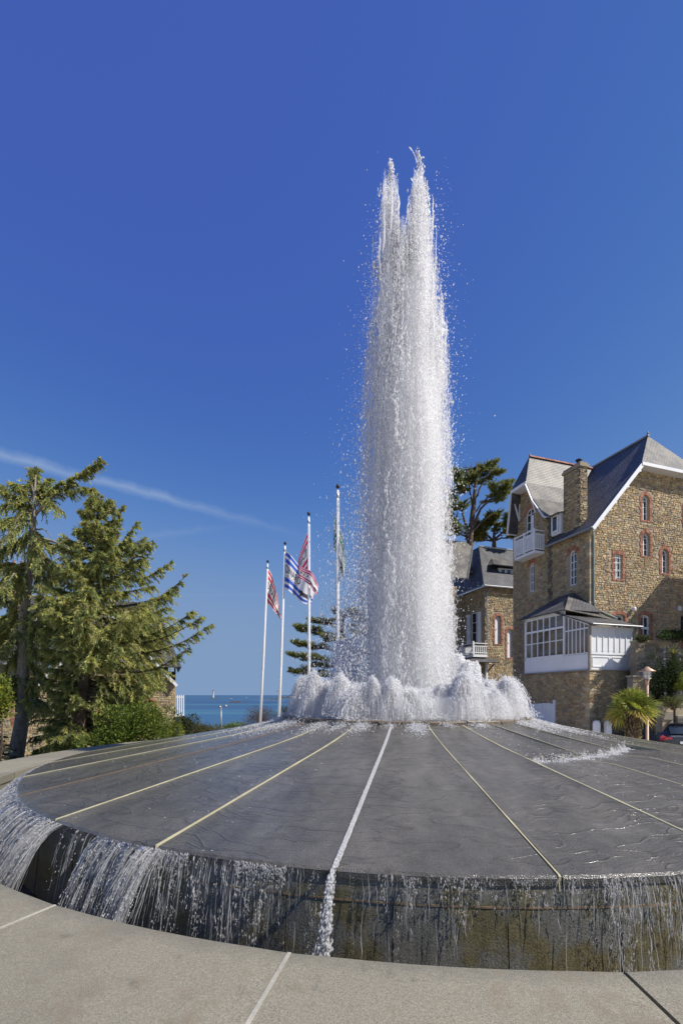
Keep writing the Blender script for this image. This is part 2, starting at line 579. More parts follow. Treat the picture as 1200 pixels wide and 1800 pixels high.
def build_ground():
    xs = sorted(set([-2500, -900, -300, -120, -60, -40] + list(np.arange(-30, 31, 1.5)) + [40, 60, 120, 300, 900, 2500]))
    ys = sorted(set([-900, -200, -60, -20] + list(np.arange(-8, 60, 1.7)) + [70, 85, 105, 130, 160, 190, 214, 235, 260]))
    mb = MB()
    V = [(x, y, gz(x, y)) for y in ys for x in xs]
    nx = len(xs)
    mb.add(V, [(j * nx + i, j * nx + i + 1, (j + 1) * nx + i + 1, (j + 1) * nx + i) for j in range(len(ys) - 1) for i in range(nx - 1)])
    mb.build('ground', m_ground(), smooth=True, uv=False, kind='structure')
    # lawn under the cedars
    m = NT('lawn'); p = m.pos()
    n1 = m.noise(p, 1.3, 4); n2 = m.noise(p, 45, 3)
    c = m.mix(n1, (0.035, 0.06, 0.014), (0.10, 0.095, 0.04))
    m.principled(Base_Color=m.mix(1.0, c, m.ramp(n2, ((0.3, 0.6), (0.7, 1.35))), 'MULTIPLY'), Roughness=0.95, Normal=m.bump(n2, 0.8, 0.03))
    mb = MB()
    xs = list(np.arange(-46, -9.4, 1.4)); ys = list(np.arange(11, 60, 1.6)); nx = len(xs)
    mb.add([(x + 0.5 * math.sin(y * 0.9), y, gz(x + 0.5 * math.sin(y * 0.9), y) + 0.03) for y in ys for x in xs],
           [(j * nx + i, j * nx + i + 1, (j + 1) * nx + i + 1, (j + 1) * nx + i) for j in range(len(ys) - 1) for i in range(nx - 1)])
    mb.build('lawn', m.mat, smooth=True, uv=False, kind='structure')
    # sea
    m = NT('sea'); p = m.pos()
    big = m.noise(m.mapping(p, (0.0016, 0.0075, 1)), 1.0, 4)
    sep = m.n('SeparateXYZ'); m.L.new(p, sep.inputs[0])
    far = m.ramp(m.math('DIVIDE', sep.outputs[1], 2600.0), ((0.0, 0.0), (0.12, 0.15), (0.28, 0.75), (0.6, 1.0)))
    c = m.mix(far, (0.032, 0.10, 0.18), (0.02, 0.058, 0.135))
    c = m.mix(m.ramp(big, ((0.47, 0.0), (0.6, 0.85))), c, (0.05, 0.15, 0.20))
    n = m.noise(m.mapping(p, (0.16, 0.4, 1)), 1.0, 4)
    n3 = m.noise(m.mapping(p, (0.01, 0.03, 1)), 1.0, 3)
    b = m.principled(Base_Color=c, Roughness=0.38, Normal=m.bump(m.math('ADD', n, n3), 0.55, 1.2))
    b.inputs['Specular IOR Level'].default_value = 0.35
    mb = MB()
    ys = [170, 260, 420, 700, 1200, 2200, 5000, 12000, 45000]
    xs = [-40000, -9000, -2500, -800, -250, 0, 250, 800, 2500, 9000, 40000]; nx = len(xs)
    mb.add([(x, y, -15.0) for y in ys for x in xs],
           [(j * nx + i, j * nx + i + 1, (j + 1) * nx + i + 1, (j + 1) * nx + i) for j in range(len(ys) - 1) for i in range(nx - 1)])
    mb.build('sea', m.mat, uv=False, kind='structure')


build_ground()

# ------------------------------------------------------------------ the fountain
D = 7.7
CX, CY = 0.1345 * D, D
R_RIM, R_TOP = 0.690 * D, 0.262 * D
NS = 28; DA = 360 / NS         # slabs round the cone
Z_POOL = -0.046 * D


def zc(r):                       # cone surface height at radius r (metres)
    k = np.maximum(0.0, 0.40 * D - r) / (0.14 * D)
    return -0.0134 * D - 0.160 * r + 0.0058 * D * k * k


def pol(th, r, z):               # polar about the fountain; th = 0 faces the camera, + is left
    a = math.radians(th)
    return (CX - r * math.sin(a), CY - r * math.cos(a), z)


def m_wet_granite():
    m = NT('wet_granite'); p = m.pos()
    off = m.n('VectorMath', operation='SUBTRACT'); m.L.new(p, off.inputs[0]); off.inputs[1].default_value = (CX, CY, 0)
    sep = m.n('SeparateXYZ'); m.L.new(off.outputs[0], sep.inputs[0])
    r = m.math('SQRT', m.math('ADD', m.math('POWER', sep.outputs[0], 2.0), m.math('POWER', sep.outputs[1], 2.0)))
    th = m.math('ARCTAN2', sep.outputs[0], m.math('MULTIPLY', sep.outputs[1], -1.0))
    cmb = m.n('CombineXYZ'); m.L.new(m.math('MULTIPLY', r, 2.6), cmb.inputs[0]); m.L.new(m.math('MULTIPLY', th, 3.2), cmb.inputs[1])
    warp = m.noise(p, 1.6, 3)
    cw = m.n('CombineXYZ'); m.L.new(m.math('MULTIPLY', warp, 0.9), cw.inputs[0])
    ad = m.n('VectorMath', operation='ADD'); m.L.new(cmb.outputs[0], ad.inputs[0]); m.L.new(cw.outputs[0], ad.inputs[1])
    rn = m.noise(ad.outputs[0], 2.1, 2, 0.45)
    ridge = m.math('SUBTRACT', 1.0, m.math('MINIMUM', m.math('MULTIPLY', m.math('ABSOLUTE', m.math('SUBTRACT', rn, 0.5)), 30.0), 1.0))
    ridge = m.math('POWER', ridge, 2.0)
    fine = m.noise(p, 130, 2); mid = m.noise(p, 9, 4); big = m.noise(p, 0.8, 4)
    c = m.mix(big, (0.062, 0.058, 0.050), (0.120, 0.110, 0.091))
    c = m.mix(1.0, c, m.ramp(mid, ((0.3, 0.78), (0.7, 1.2))), 'MULTIPLY')
    c = m.mix(1.0, c, m.ramp(fine, ((0.3, 0.55), (0.7, 1.5))), 'MULTIPLY')
    c = m.mix(m.math('MULTIPLY', ridge, 0.45), c, (0.035, 0.03, 0.02))  # dark ripple lines painted into the colour, standing in for refraction in the water
    c = m.mix(m.ramp(m.noise(p, 2.4, 4), ((0.60, 0.0), (0.74, 0.55))), c, (0.10, 0.085, 0.045))
    wet = m.noise(m.mapping(ad.outputs[0], (0.35, 3.0, 1.0)), 1.6, 4, 0.6)
    c = m.mix(1.0, c, m.ramp(wet, ((0.35, 0.68), (0.65, 1.18))), 'MULTIPLY')
    # film of running water: ripples in its skin
    small = m.noise(m.mapping(ad.outputs[0], (3.2, 1.0, 1.0)), 6.0, 4, 0.6)
    h = m.math('ADD', m.math('MULTIPLY', ridge, 0.34), m.math('ADD', m.math('MULTIPLY', small, 0.5), m.math('MULTIPLY', fine, 0.22)))
    nb = m.bump(h, 0.75, 0.02)
    b = m.principled(Base_Color=c, Roughness=0.62, Normal=m.bump(m.math('ADD', h, m.math('MULTIPLY', fine, 0.3)), 0.8, 0.022))
    b.inputs['Coat Weight'].default_value = 1.0
    b.inputs['Coat Roughness'].default_value = 0.13
    b.inputs['Coat IOR'].default_value = 1.33
    m.L.new(nb, b.inputs['Coat Normal'])
    return m.mat


def m_wet_wall():
    m = NT('wet_mossy_stone'); p = m.pos()
    off = m.n('VectorMath', operation='SUBTRACT'); m.L.new(p, off.inputs[0]); off.inputs[1].default_value = (CX, CY, 0)
    sep = m.n('SeparateXYZ'); m.L.new(off.outputs[0], sep.inputs[0])
    th = m.math('ARCTAN2', sep.outputs[0], m.math('MULTIPLY', sep.outputs[1], -1.0))
    cmb = m.n('CombineXYZ'); m.L.new(m.math('MULTIPLY', th, 5.6), cmb.inputs[0]); m.L.new(m.math('MULTIPLY', sep.outputs[2], 1.0), cmb.inputs[1])
    streak = m.noise(m.mapping(cmb.outputs[0], (9, 1.3, 1)), 1.0, 5)
    # slanting tongues of moss
    patch = m.noise(m.mapping(cmb.outputs[0], (2.0, 2.6, 1), (0, 0, 0.6)), 0.9, 4, 0.6)
    fine = m.noise(p, 110, 3)
    c = m.mix(streak, (0.085, 0.083, 0.070), (0.18, 0.17, 0.138))
    moss = m.mix(m.noise(p, 22, 4), (0.045, 0.040, 0.018), (0.18, 0.15, 0.07))
    mf = m.ramp(patch, ((0.50, 0.0), (0.58, 1.0)))
    c = m.mix(mf, c, moss)
    c = m.mix(1.0, c, m.ramp(fine, ((0.3, 0.55), (0.7, 1.5))), 'MULTIPLY')
    h = m.math('ADD', m.math('MULTIPLY', streak, 0.8), m.math('MULTIPLY', fine, 0.25))
    b = m.principled(Base_Color=c, Roughness=0.6, Normal=m.bump(h, 0.6, 0.015))
    b.inputs['Coat Weight'].default_value = 0.45
    b.inputs['Coat Roughness'].default_value = 0.25
    m.L.new(m.bump(h, 0.6, 0.012), b.inputs['Coat Normal'])
    return m.mat


def m_coping():
    m = NT('coping_granite'); p = m.pos()
    f1 = m.noise(p, 210, 3, 0.7); f2 = m.noise(p, 75, 3); n = m.noise(p, 2.2, 5); n2 = m.noise(p, 12, 4)
    c = m.mix(n, (0.208, 0.190, 0.142), (0.28, 0.255, 0.192))
    c = m.mix(1.0, c, m.ramp(f1, ((0.3, 0.55), (0.7, 1.42))), 'MULTIPLY')
    c = m.mix(1.0, c, m.ramp(f2, ((0.3, 0.85), (0.7, 1.15))), 'MULTIPLY')
    c = m.mix(m.ramp(m.math('MULTIPLY', n2, n), ((0.27, 0.0), (0.42, 0.6))), c, (0.20, 0.155, 0.105))
    c = m.mix(m.ramp(m.noise(m.mapping(p, (1, 1, 1)), 7, 5), ((0.62, 0.0), (0.75, 0.5))), c, (0.075, 0.072, 0.062))
    rnd = m.n('ObjectInfo').outputs['Random']
    c = m.mix(1.0, c, m.ramp(rnd, ((0.0, 0.88), (1.0, 1.07))), 'MULTIPLY')
    c = m.mix(m.ramp(m.noise(p, 1.1, 5, 0.65), ((0.52, 0.0), (0.72, 0.45))), c, (0.12, 0.112, 0.088))
    # damp, dark band along the water side
    off = m.n('VectorMath', operation='SUBTRACT'); m.L.new(p, off.inputs[0]); off.inputs[1].default_value = (CX, CY, 0)
    sep = m.n('SeparateXYZ'); m.L.new(off.outputs[0], sep.inputs[0])
    r = m.math('SQRT', m.math('ADD', m.math('POWER', sep.outputs[0], 2.0), m.math('POWER', sep.outputs[1], 2.0)))
    edge = m.ramp(m.math('ADD', m.math('DIVIDE', m.math('SUBTRACT', r, 0.762 * D), 0.16), m.math('MULTIPLY', m.math('SUBTRACT', n2, 0.5), 1.2)), ((0.0, 0.45), (0.7, 0.0)))
    c = m.mix(edge, c, (0.10, 0.105, 0.088))
    h = m.math('ADD', f1, m.math('MULTIPLY', f2, 0.5))
    b = m.principled(Base_Color=c, Roughness=0.75, Normal=m.bump(h, 0.45, 0.005))
    b.inputs['Specular IOR Level'].default_value = 0.35
    return m.mat


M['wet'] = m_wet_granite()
M['wetwall'] = m_wet_wall()
M['coping'] = m_coping()
M['joint'] = plain('pale_joint', (0.46, 0.42, 0.26), 0.6, 0.2, 6, 70, 0.3, 0.003)
M['joint_rust'] = plain('rust_joint', (0.20, 0.135, 0.075), 0.6, 0.3, 6, 70, 0.3, 0.003)
M['joint_grey'] = plain('grey_joint', (0.38, 0.36, 0.30), 0.8, 0.2, 6, 70, 0.3, 0.003)
M['ringstone'] = plain('stained_ring_stone', (0.15, 0.115, 0.075), 0.5, 0.4, 6, 40, 0.5, 0.01, spec=0.6)

TH0 = -1.2
STEP_A, STEP_B = TH0 - DA, TH0 - 4 * DA


def terrace_r(th):
    k = (th - STEP_A) / (STEP_B - STEP_A)
    return D * (0.418 - 0.006 * k + 0.003 * math.sin(k * 40))


def build_fountain():
    root = empty('fountain', (CX, CY, -1.65), label='round conical fountain of dark wet granite slabs with water running over its rim', cat='fountain')
    Q = Vector((CX, CY, -1.65))

    def loc(p): return tuple(Vector(p) - Q)
    gap = 0.16
    for k in range(NS):
        a0 = TH0 + DA * k + gap; a1 = TH0 + DA * (k + 1) - gap
        mb = MB()
        ang_mid = ((a0 + a1) / 2 + 180) % 360 - 180
        step = STEP_B < ang_mid < STEP_A
        na = 8
        base_r = list(np.linspace(R_TOP - 0.02, R_RIM, 15))
        rows = []
        for i in range(na + 1):
            th = a0 + (a1 - a0) * i / na
            tn = (th + 180) % 360 - 180
            rr = []
            if step:
                rs = terrace_r(tn); dr = 0.052 * D
                for r in base_r:
                    rr.append((r, zc(r)))
                rr = [(r, zc(r)) for r in np.linspace(R_TOP - 0.02, rs, 6)]
                zf = zc(rs + dr)
                rr += [(rs + 0.012, zf), (rs + dr * 0.6, zf + 0.004), (rs + dr, zf)]
                rr += [(r, zc(r)) for r in np.linspace(rs + dr + 0.15, R_RIM, 6)]
            else:
                rr = [(r, zc(r)) for r in base_r]
            # slightly rounded nose, then the underside
            r_, z_ = rr[-1]
            rr[-1] = (r_ - 0.012, z_ + 0.002)
            rr += [(r_ + 0.004, z_ - 0.012), (r_ + 0.002, z_ - 0.05), (R_TOP, z_ - 0.05)]
            rows.append([loc(pol(th, r, z)) for r, z in rr])
        n = len(rows[0])
        V = [p for row in rows for p in row]
        fs = [(i * n + j, (i + 1) * n + j, (i + 1) * n + j + 1, i * n + j + 1) for i in range(na) for j in range(n - 1)]
        fs += [tuple(range(n)), tuple(na * n + j for j in range(n - 1, -1, -1))]
        mb.add(V, fs)
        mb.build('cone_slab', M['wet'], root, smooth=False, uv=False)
    widths = {0: 0.016, 1: 0.02, 2: 0.026, 3: 0.022, 4: 0.010, 5: 0.024, 27: 0.024, 26: 0.014}
    for k in range(NS):                       # mortar joints between the slabs
        th = TH0 + DA * k; w = widths.get(k, 0.018); mb = MB()
        tn = (th + 180) % 360 - 180
        prof = [(r, zc(r)) for r in np.linspace(R_TOP - 0.01, R_RIM - 0.01, 12)]
        if STEP_B + 1 < tn < STEP_A - 1:
            rs = terrace_r(tn); dr = 0.052 * D; zf = zc(rs + dr)
            prof = [(R_TOP, zc(R_TOP)), (rs, zc(rs)), (rs + 0.014, zf), (rs + dr, zf), (R_RIM - 0.01, zc(R_RIM))]
        prof = prof + [(R_RIM - 0.001, zc(R_RIM) - 0.006), (R_RIM - 0.002, zc(R_RIM) - 0.05)]
        V = []
        for i, (r, z) in enumerate(prof):
            jw = w * (0.85 + 0.3 * math.sin(i * 2.3 + k)); da = math.degrees(jw / 2 / r)
            V += [loc(pol(th - da, r, z - 0.03)), loc(pol(th - da * 0.8, r, z + 0.004)), loc(pol(th + da * 0.8, r, z + 0.004)), loc(pol(th + da, r, z - 0.03))]
        n = len(prof)
        mb.add(V, [(4 * i + j, 4 * i + j + 1, 4 * i + 5 + j, 4 * i + 4 + j) for i in range(n - 1) for j in range(3)] + [(4 * n - 4, 4 * n - 3, 4 * n - 2, 4 * n - 1)])
        mb.build('joint', M['joint'] if k != 4 else M['joint_rust'], root, uv=False)
    # sloping wall below the rim: two courses of blocks, rusty bed joint between
    def wp(w, o=0.0):                          # w metres out from the rim, o proud of the face
        return (R_RIM - 0.006 + 0.10 * w + o, zc(R_RIM) - w - 0.05)
    w1, w2 = 0.115, 0.80
    for k in range(NS):
        mb = MB(); a0 = TH0 + DA * k + 0.03; a1 = a0 + DA - 0.06; na = 5
        prof = [wp(0.0, -0.15), wp(0.0), wp(w1 - 0.006), wp(w1 - 0.006, -0.15)]
        V = [loc(pol(a0 + (a1 - a0) * i / na, *q)) for i in range(na + 1) for q in prof]
        mb.add(V, [(i * 4 + j, i * 4 + (j + 1) % 4, (i + 1) * 4 + (j + 1) % 4, (i + 1) * 4 + j) for i in range(na) for j in range(4)] + [(0, 1, 2, 3), (na * 4 + 3, na * 4 + 2, na * 4 + 1, na * 4)])
        mb.build('rim_block', M['wetwall'], root, uv=False)
    R_ = random.Random(4)
    for k in range(2 * NS):
        mb = MB(); a0 = TH0 + 3 + DA / 2 * k + 0.03; a1 = a0 + DA / 2 - 0.06; na = 3; o = R_.uniform(-0.004, 0.004)
        prof = [wp(w1 + 0.004, -0.15), wp(w1 + 0.004, o), wp(w2, o), wp(w2, -0.15)]
        V = [loc(pol(a0 + (a1 - a0) * i / na, *q)) for i in range(na + 1) for q in prof]
        mb.add(V, [(i * 4 + j, i * 4 + (j + 1) % 4, (i + 1) * 4 + (j + 1) % 4, (i + 1) * 4 + j) for i in range(na) for j in range(4)] + [(0, 1, 2, 3), (na * 4 + 3, na * 4 + 2, na * 4 + 1, na * 4)])
        mb.build('wall_block', M['wetwall'], root, uv=False)
    mb = MB(); n = 120
    prof = [wp(0.004, -0.012), wp(w1, -0.006), wp(w2 + 0.1, -0.012)]
    prof = [wp(0.004, -0.012), wp(w1 - 0.012, -0.010), wp(w1 - 0.006, 0.001), wp(w1 + 0.004, 0.001), wp(w1 + 0.01, -0.010), wp(w2 + 0.1, -0.012)]
    m_ = len(prof)
    V = [loc(pol(360 * i / n, *q)) for i in range(n) for q in prof]
    mb.add(V, [(i * m_ + j, i * m_ + j + 1, ((i + 1) % n) * m_ + j + 1, ((i + 1) % n) * m_ + j) for i in range(n) for j in range(m_ - 1)])
    mb.build('wall_joint', M['joint_rust'], root, uv=False)
    # ring of stones round the nozzles
    for k in range(45):
        a0 = 8 * k + 0.25; a1 = a0 + 7.5; mb = MB(); na = 3; dz = R_.uniform(-0.008, 0.008)
        prof = [(0.238 * D, Z_POOL - 0.06), (0.238 * D, -0.0432 * D + dz), (R_TOP - 0.005, -0.0435 * D + dz), (R_TOP, -0.0437 * D + dz - 0.008), (R_TOP + 0.005, zc(R_TOP) - 0.05)]
        q_ = len(prof)
        V = [loc(pol(a0 + (a1 - a0) * i / na, *q)) for i in range(na + 1) for q in prof]
        mb.add(V, [(i * q_ + j, i * q_ + j + 1, (i + 1) * q_ + j + 1, (i + 1) * q_ + j) for i in range(na) for j in range(q_ - 1)] + [tuple(range(q_)), tuple(na * q_ + j for j in range(q_ - 1, -1, -1))])
        mb.build('ring_stone', M['ringstone'], root, uv=False)


build_fountain()


def build_kerb():
    root = empty('basin_kerb', (CX, CY, -1.65), label='wide ring kerb of beige granite coping slabs around the fountain', cat='kerb')
    Q = Vector((CX, CY, -1.65))

    def loc(p): return tuple(Vector(p) - Q)
    ri, ro, zt = 0.762 * D, 0.874 * D, -0.144 * D
    seg = 360 / 27
    for k in range(27):
        a0 = -0.95 + seg * k + 0.085; a1 = a0 + seg - 0.17; na = 8; mb = MB()
        prof = [(ri, zt - 0.11), (ri, zt - 0.008), (ri + 0.008, zt), (ro - 0.02, zt), (ro, zt - 0.012), (ro, zt - 0.11)]
        q_ = len(prof)
        V = []
        for i in range(na + 1):
            e = 0.004 if i in (0, na) else 0
            V += [loc(pol(a0 + (a1 - a0) * i / na, r, z - e)) for r, z in prof]
        mb.add(V, [(i * q_ + j, i * q_ + (j + 1) % q_, (i + 1) * q_ + (j + 1) % q_, (i + 1) * q_ + j) for i in range(na) for j in range(q_)] + [tuple(range(q_)), tuple(na * q_ + j for j in range(q_ - 1, -1, -1))])
        mb.build('coping_slab', M['coping'], root, uv=False)
        if k != 0:
            mb = MB(); th = -0.95 + seg * k
            V = []
            for r in np.linspace(ri + 0.006, ro - 0.004, 6):
                da = math.degrees(0.0085 / r)
                V += [loc(pol(th - da, r, zt - 0.02)), loc(pol(th - da, r, zt - 0.0015)), loc(pol(th + da, r, zt - 0.0015)), loc(pol(th + da, r, zt - 0.02))]
            mb.add(V, [(4 * i + j, 4 * i + j + 1, 4 * i + 5 + j, 4 * i + 4 + j) for i in range(5) for j in range(3)])
            mb.build('mortar_joint', M['joint_grey'], root, uv=False)
    mb = MB()
    mb.lathe([(ri + 0.02, zt - 0.11 + 1.65), (ri + 0.02, -0.2), (ro - 0.05, -0.2), (ro - 0.05, zt - 0.11 + 1.65)], 108)
    mb.build('base_wall', M['coping'], root, uv=False)
    # water in the gutter and in the nozzle pool
    m = NT('pool_water')
    n = m.noise(m.pos(), 9, 4)
    b = m.principled(Base_Color=(0.03, 0.035, 0.035), Roughness=0.08, Normal=m.bump(n, 0.6, 0.03))
    mb = MB(); mb.lathe([(0.675 * D, 0), (ri + 0.02, 0)], 96, (CX, CY, -0.205 * D))
    mb.build('gutter_water', m.mat, uv=False, kind='structure')
    mb = MB(); mb.lathe([(0.001, 0), (0.24 * D, 0)], 64, (CX, CY, Z_POOL))
    mb.build('pool_water', m.mat, uv=False, kind='structure')


build_kerb()


# ------------------------------------------------------------------ moving water
def unit(A): return A / (np.linalg.norm(A, axis=-1, keepdims=True) + 1e-9)


def white(r, n, lo=0.9, hi=1.0):
    c = r.uniform(lo, hi, (n, 1)); return np.repeat(c, 3, axis=1)


def smooth_noise(r, n, k):
    """1-D periodic-free smooth noise of n samples with feature size k"""
    a = r.normal(size=n // k + 4)
    x = np.arange(n) / k
    i = x.astype(int); t = x - i; t = t * t * (3 - 2 * t)
    return a[i] * (1 - t) + a[i + 1] * t


def build_column():
    root = empty('water_column', (CX + 0.065, CY, Z_POOL), label='tall white column of fountain water ending in two ragged peaks', cat='water jet')
    r = rng(11)
    z0 = 0.0
    # (dx, dy, height above the pool)
    JETS = [(-0.30, -0.08, 9.36), (0.20, -0.05, 9.52), (-0.10, 0.12, 8.15), (0.03, -0.15, 7.55), (0.30, 0.14, 8.35),
            (-0.24, 0.22, 7.9), (0.12, 0.28, 8.3), (-0.02, 0.30, 7.7), (0.24, -0.2, 7.9), (-0.36, 0.02, 7.5), (0.36, 0.0, 7.7)]
    env_z = np.array([0, 0.8, 2.0, 3.5, 5.3, 6.3, 7.2, 7.8, 8.4, 8.9, 9.3])
    env_r = np.array([0.84, 0.82, 0.78, 0.75, 0.72, 0.66, 0.56, 0.48, 0.41, 0.34, 0.26])
    # vertical streak field over (angle, z)
    NA, NZ = 96, 300
    field = np.stack([smooth_noise(r, NZ, 60) * 0.6 + smooth_noise(r, NZ, 14) * 0.55 for _ in range(NA)])
    field += np.repeat(r.normal(size=(NA, 1)), NZ, 1) * 0.7
    parts_f, parts_s = [], []
    # rising ropes of each jet
    for j, (dx, dy, H) in enumerate(JETS):
        n = 330 if j < 2 else 250
        k = 9
        zl = r.uniform(-0.3, H - 1.5, n); ln = r.uniform(0.25, 1.1, n)
        zz = zl[:, None] + ln[:, None] * np.linspace(0, 1, k)[None]
        zz = np.clip(zz, 0.0, H)
        s = 0.045 + 0.105 * (zl / H) ** 1.3
        px = dx + r.normal(size=n) * s; py = dy + r.normal(size=n) * s
        wob = np.cumsum(r.normal(size=(n, k)) * 0.010, 1); wob2 = np.cumsum(r.normal(size=(n, k)) * 0.010, 1)
        taper = np.clip((H - zz) / 0.9, 0.12, 1)
        PT = np.stack([dx + (px[:, None] - dx) * (0.35 + 0.65 * taper) + wob, py[:, None] + wob2, zz], 2)
        rad = r.uniform(0.006, 0.02, (n, 1)) * np.sin(np.linspace(0.12, math.pi - 0.12, k))[None] ** 0.6 * r.uniform(0.55, 1.35, (n, k))
        parts_f.append(strands(PT, rad, white(r, n, 0.9, 1.0), 4))
    # ragged heads of the two high jets: lumpy body with tendrils and beads
    for (dx, dy, H), seed in ((JETS[0], 1), (JETS[1], 2), (JETS[2], 3), (JETS[4], 4), (JETS[6], 5)):
        q = rng(100 + seed)
        nb = 9                                   # lumps climbing the head, each a cluster of merging blobs
        n = 1700
        zz = H - 1.9 * q.uniform(0, 1, n) ** 0.75
        f = (H - zz) / 1.9
        lx = np.interp(zz, np.linspace(H - 2, H, nb), q.normal(size=nb) * 0.045); ly = np.interp(zz, np.linspace(H - 2, H, nb), q.normal(size=nb) * 0.045)
        w = (0.018 + 0.135 * f ** 0.85) * (1 + 0.6 * np.interp(zz, np.linspace(H - 2, H, 26), q.normal(size=26)))
        w = np.maximum(w, 0.008)
        C = np.stack([dx + lx + q.normal(size=n) * w * .62, dy + ly + q.normal(size=n) * w * .62, zz], 1)
        s_ = q.uniform(0.006, 0.021, n) * (0.55 + 0.7 * f.clip(0, 1))
        parts_f.append(drops(C, unit(np.stack([q.normal(size=n) * .35, q.normal(size=n) * .35, np.ones(n)], 1)), s_, s_ * q.uniform(1.2, 3.2, n), white(q, n, .94, 1.0)))
        for i in range(6):                      # flung tendrils
            a = q.uniform(0, 6.28); z1 = H - q.uniform(0.05, 1.1); l = q.uniform(0.10, 0.28)
            tt = np.linspace(0, 1, 8)
            pt = np.stack([dx + 0.04 * math.cos(a) + math.cos(a) * l * 0.55 * tt ** 1.6, dy + math.sin(a) * l * 0.5 * tt ** 1.6, z1 + l * (tt - 0.25 * tt ** 3)], 1)
            rad = 0.010 * (1 - 0.7 * tt); rad[-2:] = (0.011, 0.004)
            parts_f.append(strands(pt[None], rad[None], white(q, 1), 5))
    # falling drops around and inside
    n = 300000
    zz = r.uniform(0, 1, n) ** 1.15 * 8.9
    R = np.interp(zz, env_z, env_r)
    ang = r.uniform(-math.pi, math.pi, n)
    rr = np.sqrt(r.uniform(0, 1, n)) * (1 + 0.05 * r.normal(size=n))
    fi = field[((ang + math.pi) / (2 * math.pi) * NA).astype(int) % NA, np.clip((zz / 9.4 * NZ).astype(int), 0, NZ - 1)]
    keep = (r.uniform(0, 1, n) < np.clip(0.62 + 0.34 * fi, 0.10, 1.0)) | (rr < 0.5)
    # the gap between the two peaks stays open
    x = np.cos(ang) * rr * R; y = np.sin(ang) * rr * R
    near = np.full(n, 9.0)
    for dx, dy, H in JETS:
        ok = zz < H - 0.1
        near = np.where(ok, np.minimum(near, np.abs(x - dx)), near)
    keep &= (near < np.where(zz > 6.9, 0.13, 0.5))
    zz, R, ang, rr, x, y, fi = [a[keep] for a in (zz, R, ang, rr, x, y, fi)]
    n = len(zz)
    x = x - 0.05 * (1 - zz / 9) * (r.uniform(0, 1, n))
    C = np.stack([x, y, zz], 1)
    Dv = unit(np.stack([r.normal(size=n) * 0.07 + x * 0.06, r.normal(size=n) * 0.07, np.ones(n)], 1))
    rad = 0.0016 + 0.0050 * r.uniform(0, 1, n) ** 4.0
    parts_s.append(drops(C, Dv, rad, rad * r.uniform(2.0, 6.0, n) + r.uniform(0.002, 0.028, n), white(r, n, 0.92, 1.0)))
    # falling ropes: clusters of drops strung along wavering lines, they make the column streaky
    for i in range(520):
        m = int(r.integers(60, 190)); zt_ = r.uniform(0.5, 8.0); ln = r.uniform(.5, 2.2); zb_ = max(0.0, zt_ - ln)
        a = r.uniform(-math.pi, math.pi); q = r.uniform(.45, 1.03)
        z_ = r.uniform(zb_, zt_, m); R_ = np.interp(z_, env_z, env_r)
        if zt_ > 6.9 and not (0.02 < abs(math.cos(a) * q * .5 + .04)): continue
        wv = smooth_noise(r, 40, 6)[(np.clip((z_ - zb_) / ln, 0, 1) * 35).astype(int)] * .03
        C = np.stack([np.cos(a) * q * R_ + wv + r.normal(size=m) * .014, np.sin(a) * q * R_ + r.normal(size=m) * .014, z_], 1)
        s_ = .002 + .0055 * r.uniform(0, 1, m) ** 2.6
        parts_s.append(drops(C, unit(np.stack([r.normal(size=m) * .12, r.normal(size=m) * .12, np.ones(m)], 1)), s_, s_ * r.uniform(2, 6, m) + r.uniform(.002, .02, m), white(r, m, .96, 1.0)))
    # stray drops outside the column, most of them blown to the left
    n = 9000
    zz = r.uniform(0, 1, n) * 8.6
    R = np.interp(zz, env_z, env_r)
    side = np.where(r.uniform(0, 1, n) < 0.66, -1, 1)
    ex = np.abs(r.exponential(0.11, n)) * np.where(side < 0, 1.5 - zz / 9.5, 0.75)
    x = side * (R * 0.92 + ex); y = r.normal(size=n) * 0.35
    rad = 0.0035 + 0.0085 * r.uniform(0, 1, n) ** 4
    parts_s.append(drops(np.stack([x, y, zz], 1), unit(np.stack([r.normal(size=n) * 0.3, r.normal(size=n) * 0.3, np.ones(n)], 1)), rad, rad * r.uniform(1.0, 2.2, n), white(r, n)))
    # drifting spray veil at the left, below
    n = 16000
    zz = np.abs(r.normal(size=n)) * 1.7 + 0.1
    zz = np.where(zz > 6, zz * 0.3, zz)
    x = -0.70 - np.abs(r.normal(size=n)) * (0.42 - 0.04 * zz).clip(0.08) ; y = r.normal(size=n) * 0.55
    rad = 0.003 + 0.006 * r.uniform(0, 1, n) ** 3
    parts_s.append(drops(np.stack([x, y, zz], 1), unit(np.stack([r.normal(size=n) * 0.15 + 0.05, r.normal(size=n) * 0.15, np.ones(n)], 1)), rad, rad * r.uniform(1.4, 4, n), white(r, n)))
    mv = NT('mist')
    vol = mv.n('VolumePrincipled'); vol.inputs['Color'].default_value = (0.985, 0.985, 0.99, 1)
    vol.inputs['Density'].default_value = 2.6; vol.inputs['Anisotropy'].default_value = 0.1
    mv.L.new(vol.outputs[0], mv.out.inputs['Volume'])
    def mist_body(dx, dy, prof, seed, mat, amp=.16, n=18, rows=46):
        q = rng(seed); H_ = prof[-1][1]
        zs_ = np.linspace(0.02, H_, rows); rr = np.interp(zs_, [p[1] for p in prof], [p[0] for p in prof])
        wx, wy = smooth_noise(q, rows, 6) * .03, smooth_noise(q, rows, 6) * .03
        f_ = np.stack([smooth_noise(q, rows, 9) for _ in range(n)], 1); f_ = (f_ + np.roll(f_, 1, 1) + np.roll(f_, -1, 1)) / 1.7
        an = np.linspace(0, 2 * math.pi, n, endpoint=False)
        R2 = rr[:, None] * np.clip(1 + amp * f_, .35, 1.7)
